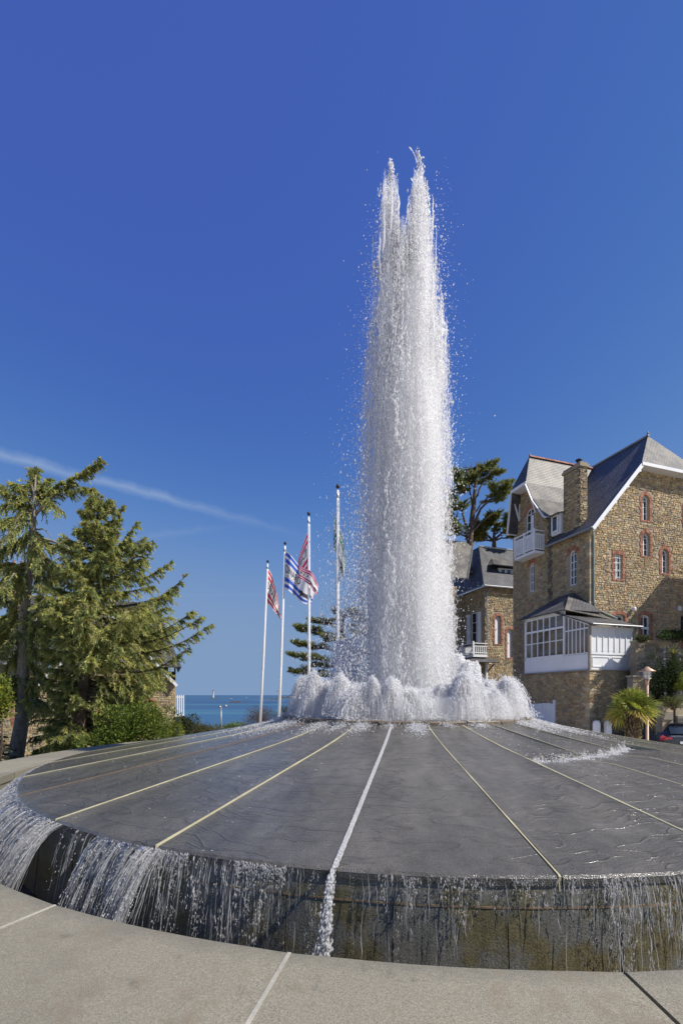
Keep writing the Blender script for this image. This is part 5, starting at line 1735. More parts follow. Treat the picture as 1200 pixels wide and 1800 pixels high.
    # low details at the right: door recess, sunlit panel and stair rail
    mb = MB(); mb.box(1.75, 2.5, -.12, -.04, -4, .15, col=(.62, .47, .22)); mb.build('ochre_panel', M['stone'], root, uv=False)
    mb = MB(); mb.box(1.55, 1.75, -.18, -.03, -4, .3); mb.build('door_jamb', M['wood_brown'], root, uv=False)
    mb = MB(); mb.box(.4, 1.05, -.3, -.05, -3, -.85, col=(.33, .32, .3)); mb.build('meter_cabinet', M['stone'], root, uv=False)
    for i in range(7):
        mb = MB(); x = 1.9 + i * .22; z = -2.3 + i * .33; mb.box(x, x + .05, -1.6, -1.55, z - .9, z + .1); mb.build('stair_baluster', M['wood_brown'], root, uv=False)
    mb = MB(); mb.beam((1.8, -1.58, -2.35), (3.4, -1.58, .05), .08, .1); mb.build('stair_rail', M['wood_brown'], root, uv=False)
    mb = MB(); mb.beam((1.8, -1.58, -3.0), (3.4, -1.58, -.6), .06, .08); mb.build('stair_rail', M['wood_brown'], root, uv=False)


build_second_house()


# ------------------------------------------------------------------ house behind the cedars
def build_left_house():
    Y0 = 35.0; X1 = (309 - 600) / F * Y0
    root = empty('stone_house', (X1, Y0, 0), math.radians(21), label='sunlit stone house with slate roof and white verges behind the left cedars', cat='house')
    Tf = facemap('front'); GB = -7
    L_ = 12.0
    z = lambda py: (HZ - py) / F * Y0
    a = lambda px: (px - 309) / F * Y0 * 0.88
    zE = z(1172)
    g0, g1, gp = a(88), a(300), z(1092)
    gm = (g0 + g1) / 2
    wins = [(a(38), a(56), z(1268), z(1236), 0.12), (a(150), a(168), z(1276), z(1240), 0.12), (a(205), a(223), z(1276), z(1240), .12), (a(255), a(270), z(1262), z(1232), .12), (a(183), a(196), z(1180), z(1158), .2), (a(105), a(118), z(1300), z(1262), .12)]
    stone_wall(root, Tf, [(-L_, GB), (0, GB), (0, z(1196)), (g1, z(1196)), (gm, gp), (g0, z(1196)), (g0 - .01, zE), (-L_, zE)], [hole(*w[:4], w[4], .2) for w in wins], 71)
    for i, w in enumerate(wins):
        brick_surround(root, Tf, *w[:4], w[4], seed=80 + i); window(root, Tf, *w[:4], w[4], cols=2, rows=3)
    mb = MB(); mb.box(-.02, 0, .02, 8, GB, z(1165)); mb.box(-L_, -L_ + .02, .02, 8, GB, zE); mb.box(-L_, 0, 7.98, 8, GB, zE); mb.build('rear_wall', M['mortar'], root)
    zr = z(1046)
    # gable roof, front
    kx = .25
    roof_part(root, 'gable_roof', [[(g0 - .4, -.5, z(1196) - .35), (gm, -.5, gp + .12), (gm, 4, gp + .12), (g0 - .4, 4, z(1196) - .35)], [(g1 + .4, -.5, z(1196) - .35), (g1 + .4, 4, z(1196) - .35), (gm, 4, gp + .12), (gm, -.5, gp + .12)]], 'slate_dark', .08)
    for s, gg in ((-1, g0), (1, g1)):
        mb = MB(); mb.beam((gg + s * .42, -.52, z(1196) - .45), (gm, -.52, gp + .04), .05, .2); mb.build('verge_board', M['white_paint'], root, uv=False)
    roof_part(root, 'roof', [[(-L_ - .4, -.4, zE - .05), (.4, -.4, zE - .05), (-1.6, 4, zr), (-L_ + 1.6, 4, zr)], [(.4, -.4, zE - .05), (.4, 8.4, zE - .05), (-1.6, 4, zr)]], 'slate_dark', .08)
    mb = MB(); mb.box(-L_ - .4, g0, -.5, -.4, zE - .12, zE + .02); mb.build('gutter', M['zinc'], root, uv=False)
    # dormer with white gable boards
    d0, d1, dm, dz = a(60), a(108), a(86), z(1078)
    mb = MB(); mb.box(d0 + .2, d1 - .2, .9, 3, z(1142), z(1108)); mb.build('dormer', M['mortar'], root)
    window(root, facemap('front', .89), a(72), a(100), z(1136), z(1110), d=0.0, cols=2, rows=2)
    roof_part(root, 'dormer_roof', [[(d0, .6, z(1106)), (dm, .6, dz), (dm, 3.4, dz), (d0, 3.4, z(1106))], [(d1, .6, z(1106)), (d1, 3.4, z(1106)), (dm, 3.4, dz), (dm, .6, dz)]], 'slate_dark', .07)
    for dd in (d0, d1):
        mb = MB(); mb.beam((dd, .57, z(1106) - .05), (dm, .57, dz - .05), .05, .14); mb.build('verge_board', M['white_paint'], root, uv=False)
    for cx_, zt in ((a(282), z(1118)), (a(30), z(1010))):
        mb = MB(); mb.box(cx_ - .5, cx_ + .5, 1.8, 2.6, 1.0, zt, col=(.36, .29, .19)); mb.box(cx_ - .58, cx_ + .58, 1.72, 2.68, zt, zt + .16, col=(.4, .35, .27)); mb.build('chimney', M['stone'], root, uv=False)
        for q in (-.25, .2):
            mb = MB(); mb.lathe([(.11, 0), (.09, .3), (.11, .34)], 8, (cx_ + q, 2.2, zt + .16), col=BRICK_PAL[1]); mb.build('chimney_pot', M['brick'], root, uv=False)
    # white balcony on the right end
    bz = z(1262)
    mb = MB(); mb.box(-.1, .62, .3, 2.2, bz, bz + .15); mb.build('balcony_floor', M['white_paint'], root, uv=False)
    mb = MB(); mb.box(-.1, .62, .3, .36, bz + 1.55, bz + 1.62); mb.box(.56, .62, .36, 2.2, bz + 1.55, bz + 1.62); mb.build('balcony_rail', M['white_paint'], root, uv=False)
    for i in range(5):
        mb = MB(); x = -.06 + i * .15; mb.box(x, x + .08, .31, .35, bz + .1, bz + 1.75); mb.build('baluster', M['white_paint'], root, uv=False)
    mb = MB(); mb.beam((0, .5, bz - .6), (.5, .5, bz), .1, .1); mb.build('balcony_bracket', M['mortar'], root, uv=False)


build_left_house()


# ------------------------------------------------------------------ trees
def needle_tris(r, base, dirs, L, W, col):
    """flat slender triangles: base (n,3), dirs (n,3) unit, lengths, widths"""
    n = len(base)
    side = np.cross(dirs, r.normal(size=(n, 3))); side = unit(side)
    V = np.zeros((n, 3, 3))
    V[:, 0] = base + side * W[:, None] / 2; V[:, 1] = base - side * W[:, None] / 2; V[:, 2] = base + dirs * L[:, None]
    T = np.arange(n * 3).reshape(-1, 3)
    return V.reshape(-1, 3), T, np.repeat(col, 3, axis=0)


def branch_curve(p0, az, length, e0, e1, r, k=10, wig=0.05):
    """polyline leaving p0 with elevation e0 at the root to e1 at the tip"""
    pts = [np.array(p0, float)]; st = length / (k - 1); a = az
    for i in range(k - 1):
        t = i / (k - 2)
        e = e0 + (e1 - e0) * t ** 1.5
        a += r.normal() * wig
        pts.append(pts[-1] + st * np.array([math.cos(a) * math.cos(e), math.sin(a) * math.cos(e), math.sin(e)]))
    return np.array(pts)


def lerp_pts(pts, t):
    x = np.clip(t, 0, 1) * (len(pts) - 1); i = np.minimum(x.astype(int), len(pts) - 2); f = (x - i)[:, None]
    return pts[i] * (1 - f) + pts[i + 1] * f, unit(pts[i + 1] - pts[i])


def dress(r, pts, n_twig, tl, droop, n_need, nl, nw, cols, start=0.15, spread=1.0):
    """twigs on both sides of a branch, hanging, covered with needles; returns soup parts"""
    t = start + (1 - start) * r.uniform(0, 1, n_twig) ** 0.85
    P0, D0 = lerp_pts(pts, t)
    side = np.cross(D0, np.array([0, 0, 1.0])); side = unit(side)
    sgn = np.where(r.uniform(0, 1, n_twig) < 0.5, -1, 1)[:, None]
    d = D0 * r.uniform(0.35, 1.0, (n_twig, 1)) + side * sgn * r.uniform(0.1, 0.9, (n_twig, 1)) * spread + r.normal(size=(n_twig, 3)) * 0.12
    d = unit(d)
    ln = tl * r.uniform(0.5, 1.15, n_twig) * (1.15 - 0.55 * t)
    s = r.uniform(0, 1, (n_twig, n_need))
    dr = droop * r.uniform(0.3, 1.3, (n_twig, 1))
    B = P0[:, None] + d[:, None] * (ln[:, None] * s)[..., None]
    B[..., 2] -= dr * ln[:, None] * s ** 1.8
    tang = d[:, None].repeat(n_need, 1).copy(); tang[..., 2] -= dr * 1.8 * s ** 0.8
    nd = unit(unit(tang) * 0.8 + r.normal(size=B.shape) * 0.5)
    nd[..., 2] -= 0.12
    nd = unit(nd)
    base = r.choice(len(cols), n_twig); c = np.array(cols)[base][:, None].repeat(n_need, 1)
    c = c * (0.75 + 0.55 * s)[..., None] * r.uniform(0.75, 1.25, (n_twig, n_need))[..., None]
    m = n_twig * n_need
    return needle_tris(r, B.reshape(m, 3), nd.reshape(m, 3), nl * r.uniform(0.6, 1.3, m), nw * r.uniform(0.7, 1.3, m), c.reshape(m, 3))


CEDAR = [tuple(1.5 * (v * 0.85 + (c[0] + c[1]) / 2 * 0.15) for v in c) for c in [(0.19, 0.205, 0.050), (0.145, 0.17, 0.050), (0.235, 0.235, 0.058), (0.11, 0.14, 0.052), (0.20, 0.185, 0.062), (0.27, 0.26, 0.065)]]
CYPRESS = [(0.13, 0.15, 0.055), (0.17, 0.18, 0.06), (0.21, 0.205, 0.065), (0.09, 0.115, 0.05)]


def tree_root(name, base, label, cat='tree', group=None):
    return empty(name, base, 0, None, label=label, cat=cat, group=group)


def finish_tree(root, limbs, fol, bark='bark', leafmat='leaf'):
    b = Vector(root.location)
    mb = MB()
    for pts, rad, n in limbs: mb.tube([Vector(p) - b for p in pts], list(rad), n)
    mb.build('trunk', M[bark], root, True, False)
    V, T, C = soup(fol)
    np_mesh('crown', V - np.array(b), T, M[leafmat], root, False, C)


def cedar_right():
    r = rng(201); Y = 19.0
    base = P(133, 1345, Y); root = tree_root('cedar_tree', base, 'broad conical cedar with drooping green sprays reaching right towards the sea')
    tr = np.array([P(133, 1400, Y), P(138, 1300, Y), P(146, 1200, Y), P(152, 1100, Y), P(162, 1000, Y + .1), P(170, 930, Y + .1), P(176, 868, Y + .1)], float)
    tr_r = [.34, .30, .26, .21, .14, .08, .015]
    limbs = [(tr, tr_r, 9)]
    tr2 = np.array([P(170, 1010, Y), P(192, 960, Y - .1), P(206, 920, Y - .1), P(216, 886, Y - .1)], float)
    limbs.append((tr2, [.10, .07, .045, .012], 6))
    fol = []
    pxm = Y / F
    zs = r.uniform(0.02, 1.0, 230)
    for i, q in enumerate(zs):
        py = 1315 - (1315 - 880) * q
        # reach in photo pixels at that height (right side further than left)
        reach_r = np.interp(py, [870, 930, 1000, 1060, 1110, 1180, 1240, 1310], [12, 62, 112, 150, 185, 165, 150, 120])
        reach_l = np.interp(py, [870, 930, 1000, 1100, 1200, 1310], [12, 45, 70, 80, 60, 42])
        az = r.uniform(0, 2 * math.pi)
        cx = math.cos(az); reach = (reach_r if cx > 0 else reach_l) * abs(cx) + (100 if py < 1130 else 66) * min(1, (py - 860) / 250) * (1 - abs(cx))
        L_ = max(.35, reach * pxm * r.uniform(0.72, 1.0))
        j = np.interp(py, [868, 930, 1000, 1100, 1200, 1300, 1400], range(6, -1, -1))
        p0, _ = lerp_pts(tr, np.array([j / 6.0])); p0 = p0[0]
        up = (1 - q) * -0.05 + q * 0.5
        pts = branch_curve(p0, az, L_, up + r.uniform(-.12, .15) - 0.22, up + r.uniform(.0, .35), r, 10, .04)
        limbs.append((pts, list(np.linspace(.018 + .02 * L_, .006, 10)), 4))
        nt = int(8 + 15 * L_)
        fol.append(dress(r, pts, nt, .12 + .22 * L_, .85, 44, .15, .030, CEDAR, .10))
    for pts0, n, L_ in ((tr[4:], 34, .40), (tr2, 30, .32)):        # bristly leaders
        for i in range(n):
            q = r.uniform(0, 1); p0, _ = lerp_pts(pts0, np.array([q]))
            pts = branch_curve(p0[0], r.uniform(0, 6.28), L_ * (1.15 - q), .15 + .5 * q, .7, r, 7)
            limbs.append((pts, list(np.linspace(.012, .004, 7)), 3)); fol.append(dress(r, pts, 9, .13, .35, 26, .09, .026, CEDAR, .1))
    # far-reaching boughs seen against the sky
    for (x0, y0, x1, y1, e0, e1) in ((190, 1010, 298, 1000, .0, .3), (195, 1075, 325, 1025, .1, .45), (190, 1130, 355, 1095, .1, .30), (200, 1150, 372, 1108, .0, .45), (185, 985, 268, 960, .1, .2), (200, 1180, 330, 1150, -.1, .1), (180, 960, 240, 930, .2, .4), (190, 1120, 340, 1085, .1, .5)):
        a, b = np.array(P(x0, y0, Y)), np.array(P(x1, y1, Y + r.uniform(-.8, .8)))
        t = np.linspace(0, 1, 10)[:, None]; pts = a + (b - a) * t; pts[:, 2] += -0.35 * np.sin(t[:, 0] * math.pi) + .25 * t[:, 0] ** 3
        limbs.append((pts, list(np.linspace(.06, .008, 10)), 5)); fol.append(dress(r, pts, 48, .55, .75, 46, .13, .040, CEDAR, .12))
    finish_tree(root, limbs, fol)


def cedar_left():
    r = rng(202); Y = 20.0
    base = P(27, 1360, Y); root = tree_root('cedar_tree', base, 'tall open-topped cedar with thick pale trunk and bare limbs at the left edge')
    tr = np.array([P(24, 1420, Y), P(26, 1340, Y), P(38, 1270, Y), P(40, 1180, Y), P(42, 1080, Y), P(50, 1020, Y), P(58, 950, Y), P(60, 890, Y), P(63, 835, Y)], float)
    limbs = [(tr, [.42, .33, .28, .23, .20, .17, .13, .08, .02], 10)]
    fol = []; pale = []

    def bough(poly, rad, nt=0, tl=.5, droop=.8, start=.15, dy=0.0, nn=44, spread=1.0):
        pts = np.array([P(x, y, Y + dy * i) for i, (x, y) in enumerate(poly)], float)
        t = np.linspace(0, len(pts) - 1, 12); idx = np.minimum(t.astype(int), len(pts) - 2); f = (t - idx)[:, None]
        pts = pts[idx] * (1 - f) + pts[idx + 1] * f + r.normal(size=(12, 3)) * .012
        limbs.append((pts, list(np.linspace(rad, .012, 12)), 6))
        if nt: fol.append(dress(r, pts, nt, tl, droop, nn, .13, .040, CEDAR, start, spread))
    # bare limbs
    bough([(56, 952), (75, 948), (95, 952), (118, 965), (140, 985)], .10, 26, .5, 1.0, .55)
    bough([(56, 945), (62, 930), (78, 930), (90, 945)], .055)
    bough([(44, 1042), (62, 1040), (88, 1058), (128, 1073)], .085, 14, .5, 1.3, .5)
    bough([(42, 1075), (20, 1060), (-10, 1050)], .08, 40, .7, .9, .2)
    bough([(36, 1190), (10, 1205), (-20, 1210)], .06, 30, .6, .8, .2)
    # plume to the upper right
    bough([(60, 905), (85, 880), (115, 855), (145, 832), (178, 810)], .08, 120, .55, .55, .2, nn=50)
    bough([(100, 868), (125, 862), (150, 858), (166, 860)], .04, 60, .4, .9, .1)
    bough([(62, 890), (85, 868), (110, 848)], .04, 40, .35, .5, .1)
    # top and left crown
    for poly, nt in ((((60, 880), (55, 850), (62, 822)), 50), (((58, 900), (35, 880), (10, 860), (-15, 842)), 110), (((58, 890), (40, 862), (28, 850)), 50), (((58, 915), (30, 912), (0, 915), (-30, 925)), 90),
                     (((60, 870), (75, 855), (84, 845)), 40), (((57, 930), (40, 945), (15, 960), (-10, 975)), 90), (((56, 940), (70, 975), (85, 1000), (95, 1025)), 50), (((52, 985), (30, 1010), (8, 1045)), 80),
                     (((48, 1030), (25, 1070), (10, 1100), (2, 1130)), 100), (((44, 1080), (60, 1105), (72, 1120)), 60), (((42, 1100), (20, 1125), (-5, 1150)), 90), (((42, 1130), (62, 1140), (80, 1148)), 60),
                     (((40, 1150), (55, 1165), (75, 1185)), 50), (((60, 950), (85, 985), (110, 1005)), 50), (((40, 1090), (15, 1085), (-20, 1095)), 80), (((38, 1220), (60, 1225), (84, 1240)), 20), (((45, 1000), (20, 990), (-15, 1000)), 80)):
        bough(poly, .05, int(nt * 1.5), .62, 1.05, .05, dy=r.uniform(-.35, .35))
    for i in range(46):                         # hanging sprays along the trunk, front and sides
        y = r.uniform(860, 1230); x0 = np.interp(y, [835, 950, 1080, 1270], [63, 58, 42, 38]); dx = r.uniform(12, 58) * (1 if r.uniform() < .5 else -1)
        bough([(x0, y), (x0 + dx * .5, y + r.uniform(-6, 8)), (x0 + dx, y + r.uniform(5, 30))], .03, 26, .5, 1.25, .1, dy=r.uniform(-.8, .5))
    finish_tree(root, limbs, fol, 'bark_pale')


cedar_right()
cedar_left()


def lower_conifer():
    """low boughs hanging between the two trunks: a small dead-limbed cedar standing in front of the house"""
    r = rng(203); Y = 22.5
    base = P(95, 1345, Y); root = tree_root('young_cedar_tree', base, 'small thin cedar with drooping brownish sprays between the two big trunks')
    tr = np.array([P(95, 1400, Y), P(97, 1300, Y), P(100, 1220, Y), P(104, 1165, Y)], float)
    limbs = [(tr, [.11, .09, .06, .015], 7)]; fol = []
    for i in range(26):
        q = r.uniform(.05, 1); p0, _ = lerp_pts(tr, np.array([.25 + .75 * q]))
        L_ = (1.5 - 1.05 * q) * r.uniform(.7, 1.1)
        pts = branch_curve(p0[0], r.uniform(0, 6.28), L_, -.05, -.35 + .7 * q, r, 8)
        limbs.append((pts, list(np.linspace(.022, .005, 8)), 4)); fol.append(dress(r, pts, 14, .42, .9, 34, .12, .036, CEDAR[3:5] + [(0.10, .085, .04)], .1))
    finish_tree(root, limbs, fol)


lower_conifer()


def blue_spruce():
    r = rng(204); Y = 17.5
    base = P(-25, 1400, Y); root = tree_root('blue_spruce_tree', base, 'blue-grey spruce boughs entering at the lower left corner of the trees')
    BL = [(.10, .125, .105), (.075, .10, .085), (.12, .14, .12)]
    tr = np.array([P(-25, 1440, Y), P(-25, 1340, Y), P(-24, 1255, Y)], float)
    limbs = [(tr, [.14, .09, .02], 7)]; fol = []
    for i in range(50):
        q = r.uniform(.1, 1); p0, _ = lerp_pts(tr, np.array([q])); L_ = 1.75 * (1.1 - q) * r.uniform(.7, 1.05)
        pts = branch_curve(p0[0], r.uniform(0, 6.28), L_, .12, -.1, r, 8)
        limbs.append((pts, list(np.linspace(.022, .005, 8)), 4)); fol.append(dress(r, pts, 20, .34, .25, 40, .08, .03, BL, .1))
    finish_tree(root, limbs, fol)


blue_spruce()


def cypress(name_label, Y, trunk_px, limb_list, tuft, seed, cols=CYPRESS, n_tw=22, nn=42, tl=.9, nl=.30, nw=.11, up=.25, bark='bark'):
    r = rng(seed)
    base = P(*trunk_px[0], Y); root = tree_root('cypress_tree', base, name_label)
    limbs = []; fol = []
    tr = np.array([P(x, y, Y) for x, y in trunk_px], float)
    limbs.append((tr, list(np.linspace(.42, .06, len(tr))), 8))
    for poly, rad, nt in limb_list:
        dy = r.uniform(-1.6, 1.6)
        pts = np.array([P(x, y, Y + dy * i / 3) for i, (x, y) in enumerate(poly)], float)
        t = np.linspace(0, len(pts) - 1, 10); idx = np.minimum(t.astype(int), len(pts) - 2); f = (t - idx)[:, None]
        pts = pts[idx] * (1 - f) + pts[idx + 1] * f + r.normal(size=(10, 3)) * .04
        limbs.append((pts, list(np.linspace(rad, .02, 10)), 5))
        if nt:
            # side plumes, each dressed with scale-leaf sprays
            for i in range(nt):
                q = r.uniform(.35, 1.0); p0, d0 = lerp_pts(pts, np.array([q]))
                az = math.atan2(d0[0][1], d0[0][0]) + r.normal() * 1.0
                sp = branch_curve(p0[0], az, tuft * r.uniform(.5, 1.1), r.uniform(-.15, .4), up + r.uniform(-.2, .5), r, 7, .08)
                limbs.append((sp, list(np.linspace(.035, .008, 7)), 3))
                fol.append(dress(r, sp, n_tw, tl * .55, -.15, nn, nl, nw, cols, .05, 1.1))
    finish_tree(root, limbs, fol, bark)


cypress('dark cypress with bare upright limbs behind the slate roof right of the column', 48.0, [(822, 1010), (826, 940), (832, 890), (836, 845), (838, 812)],
        [(((826, 945), (815, 910), (806, 880), (800, 858)), .18, 9), (((828, 930), (845, 895), (868, 870), (888, 850)), .18, 9), (((832, 900), (826, 860), (822, 835), (818, 818)), .12, 7),
         (((834, 880), (848, 850), (858, 832), (866, 820)), .12, 8), (((826, 940), (850, 915), (870, 900), (884, 890)), .12, 0), (((826, 935), (800, 915), (790, 900)), .12, 8), (((836, 850), (830, 828), (828, 812)), .08, 6),
         (((838, 840), (850, 822), (858, 812)), .08, 5), (((824, 945), (806, 938), (795, 930)), .12, 10), (((836, 858), (818, 845), (808, 838)), .08, 6), (((830, 905), (852, 880), (872, 858), (880, 845)), .10, 7)], 1.7, 301, n_tw=24, nn=34, nl=.24, nw=.06, tl=1.7)
cypress('rounded olive-green cypress crown resting above the slate ridge beside the villa', 50.0, [(866, 1010), (868, 960), (868, 925)],
        [(((866, 950), (850, 935), (838, 925)), .15, 12), (((868, 950), (868, 925), (868, 908)), .15, 14), (((868, 950), (885, 935), (900, 925)), .15, 14), (((866, 950), (845, 948), (825, 938)), .12, 12), (((866, 945), (880, 925), (890, 912)), .12, 12), (((866, 950), (890, 945), (905, 942)), .12, 10)],
        1.1, 302, cols=[(.17, .175, .05), (.13, .14, .045), (.22, .21, .06), (.09, .105, .04)], n_tw=24, nn=30, nl=.24, nw=.07, tl=1.4)
cypress('layered cypress with flat tiers of foliage behind the flagpoles', 36.0, [(612, 1290), (610, 1220), (606, 1150), (602, 1100), (604, 1075)],
        [(((608, 1190), (575, 1188), (548, 1185), (522, 1182)), .12, 16), (((608, 1170), (580, 1162), (552, 1158), (524, 1154)), .12, 16), (((606, 1150), (580, 1142), (552, 1138), (526, 1134)), .10, 14), (((606, 1130), (582, 1118), (556, 1110), (534, 1104)), .10, 14),
         (((604, 1115), (588, 1100), (572, 1093), (556, 1090)), .08, 10), (((604, 1105), (600, 1085), (604, 1074)), .06, 7), (((604, 1110), (618, 1090), (628, 1078)), .06, 8), (((606, 1130), (632, 1115), (650, 1108)), .10, 12), (((606, 1160), (640, 1150), (660, 1145)), .10, 12), (((608, 1195), (650, 1190), (680, 1185)), .10, 10),
         (((608, 1208), (570, 1206), (538, 1204)), .12, 14), (((606, 1178), (590, 1172), (565, 1170)), .1, 12), (((606, 1140), (592, 1125), (578, 1118)), .1, 10)], 1.0, 303, n_tw=20, nn=34, nl=.17, nw=.045, up=.1, tl=1.2)


def shrub(name, px0, px1, py0, py1, Y, label, cols, n, leaf=.09, seed=0, depth=None, cat='shrub', group=None, stem=True, lumps=7, w=.45, cat_round=1.0):
    """leafy shrub filling a photo box at distance Y: clumps of small folded leaves on stems"""
    r = rng(seed)
    a, b = P(px0, py1, Y), P(px1, py0, Y)
    cx, hw = (a.x + b.x) / 2, (b.x - a.x) / 2; z0, h = a.z, b.z - a.z
    gnd = min(z0, gz(cx, Y)) if stem else z0
    root = empty(name, (cx, Y, gnd), label=label, cat=cat, group=group)
    depth = depth or max(.4, hw * .8)
    parts = []
    lum = []
    for i in range(lumps):
        lum.append((r.uniform(-.75, .75) * hw, r.uniform(-.7, .7) * depth, z0 - gnd + h * r.uniform(.25, .85), r.uniform(.28, .5)))
    li = r.choice(lumps, n); L_ = np.array(lum)[li]
    d = unit(r.normal(size=(n, 3))); q = r.uniform(.3, 1.0, n) ** .4
    R3 = np.stack([L_[:, 3] * hw * 1.5, L_[:, 3] * depth * 1.5, L_[:, 3] * h * .62], 1)
    C = L_[:, :3] + d * R3 * q[:, None] + r.normal(size=(n, 3)) * leaf * .5
    C[:, 2] = np.maximum(C[:, 2], 0.02)
    D2 = unit(d * .8 + r.normal(size=(n, 3)) * .7 + np.array([0, 0, .3]))
    S = unit(np.cross(D2, r.normal(size=(n, 3))))
    ll = leaf * r.uniform(.6, 1.3, n)[:, None]
    V = np.stack([C, C + D2 * ll * .5 + S * ll * w * .5, C + D2 * ll, C + D2 * ll * .5 - S * ll * w * .5], 1)
    T = (np.arange(n)[:, None, None] * 4 + np.array([[0, 1, 2], [0, 2, 3]])[None]).reshape(-1, 3)
    col = np.array(cols)[r.choice(len(cols), n)] * r.uniform(.7, 1.3, (n, 1))
    o = np_mesh('foliage', V.reshape(-1, 3), T, M['leaf'], root, False, np.repeat(col, 4, axis=0))
    mb = MB()
    for i in range(lumps):
        e = Vector(lum[i][:3]); s = Vector((e.x * .2, e.y * .2, 0))
        mb.tube([s, s.lerp(e, .5) + Vector((r.normal() * .05, r.normal() * .05, 0)), e], [.03, .022, .008], 5)
    mb.build('stems', M['bark'], root, True, False)
    return root


LAUREL = [(.11, .16, .022), (.08, .125, .02), (.15, .19, .03), (.055, .09, .018)]
YEL = [(.20, .22, .03), (.15, .19, .03), (.24, .24, .04), (.10, .14, .025)]
DARKG = [(.022, .04, .014), (.035, .055, .016), (.015, .028, .012), (.05, .065, .02)]
shrub('laurel_shrub', 158, 240, 1245, 1345, 17.5, 'leafy green laurel shrub right of the conical cedar trunk', LAUREL, 7000, .11, 401, lumps=12)
shrub('laurel_shrub', 225, 300, 1235, 1330, 18.2, 'tall yellow-green shrub merging into the cedar below the house corner', LAUREL[:3] + [(.13, .14, .03)], 6500, .10, 402, lumps=12)
shrub('laurel_shrub', 285, 325, 1275, 1318, 19.0, 'bright low shrub at the foot of the house corner', YEL, 2500, .09, 403, lumps=6)
shrub('box_hedge', 38, 108, 1318, 1352, 19.0, 'clipped bright green hedge between the two cedar trunks', LAUREL, 6000, .07, 404, lumps=14, cat='hedge')
shrub('golden_shrub', -30, 18, 1195, 1275, 16.0, 'golden-leaved shrub at the far left edge', YEL, 3500, .11, 405, lumps=9)
shrub('dark_shrub', 314, 342, 1262, 1305, 24.0, 'small dark bushy tree right of the house balcony', [(.05, .065, .03), (.035, .05, .025), (.07, .08, .035)], 3000, .10, 406, lumps=7)
shrub('low_palm_clump', 338, 392, 1278, 1302, 28.0, 'olive spiky planting in front of the sea', [(.10, .10, .04), (.075, .08, .03), (.12, .11, .05)], 2600, .22, 407, lumps=8, w=.14)
shrub('box_hedge', 388, 428, 1273, 1296, 26.0, 'rounded bright green hedge below the sea lamp post', YEL[:2] + LAUREL, 3200, .08, 408, lumps=9, cat='hedge')
shrub('bare_shrub', 432, 492, 1240, 1290, 25.0, 'rounded leafless purplish-brown shrub beside the nearest sea flagpole', [(.10, .065, .055), (.075, .05, .045), (.13, .09, .06)], 5200, .16, 409, lumps=10, w=.07)
shrub('grey_shrub', 492, 525, 1245, 1285, 25.5, 'grey-green shrub behind the left end of the jets', [(.06, .075, .03), (.045, .06, .025)], 1800, .11, 410, lumps=6)
shrub('yew_shrub', 1143, 1190, 1157, 1255, 21.5, 'dense dark evergreen bush behind the copper street lamp', DARKG, 9000, .09, 411, lumps=16)
shrub('yellow_shrub', 1170, 1196, 1222, 1248, 20.6, 'small pale green shrub on the stone retaining wall', [(.16, .16, .07), (.11, .13, .05)], 1500, .08, 412, lumps=5, stem=False)
shrub('yellow_shrub', 1188, 1215, 1185, 1215, 20.8, 'yellow-green shrub at the right edge above the retaining wall', YEL, 1500, .08, 413, lumps=5, stem=False)
shrub('ivy_fringe', 1160, 1215, 1106, 1130, 24.0, 'dark ivy growing over the top of the garden wall', DARKG + [(.05, .09, .02)], 2500, .1, 414, lumps=8, stem=False)
shrub('window_planting', 1117, 1134, 1118, 1130, 24.3, 'olive plant below the shaded ground floor window', [(.07, .075, .03), (.05, .06, .025)], 900, .1, 415, lumps=4, stem=False)


def yucca():
    r = rng(77); Y = 22.8; c = P(1182, 1150, Y)
    root = empty('yucca_plant', c, label='spiky yucca with long pale leaves behind the wire fence', cat='plant')
    mb = MB(); mb.tube([(0, 0, -1.2), (.03, 0, -.4), (0, 0, .1)], [.09, .08, .05], 7); mb.build('stem', M['bark'], root, True, False)
    for i in range(46):
        az, el = r.uniform(0, 6.28), r.uniform(-.5, 1.2); L_ = r.uniform(.6, .95)
        d = Vector((math.cos(az) * math.cos(el), math.sin(az) * math.cos(el), math.sin(el))); s = d.cross(Vector((0, 0, 1))).normalized() * .035
        tip = d * L_ + Vector((0, 0, -.25 * L_ * (1 - el / 2)))
        k = r.uniform(.7, 1.3)
        mb = MB(); m_ = d * L_ * .5
        mb.add([-s * .5, s * .5, m_ + s, m_ - s, tip], [(0, 1, 2, 3), (3, 2, 4)], col=tuple(v * k for v in (.17, .17, .08)))
        mb.build('leaf', M['leaf'], root, uv=False)


yucca()


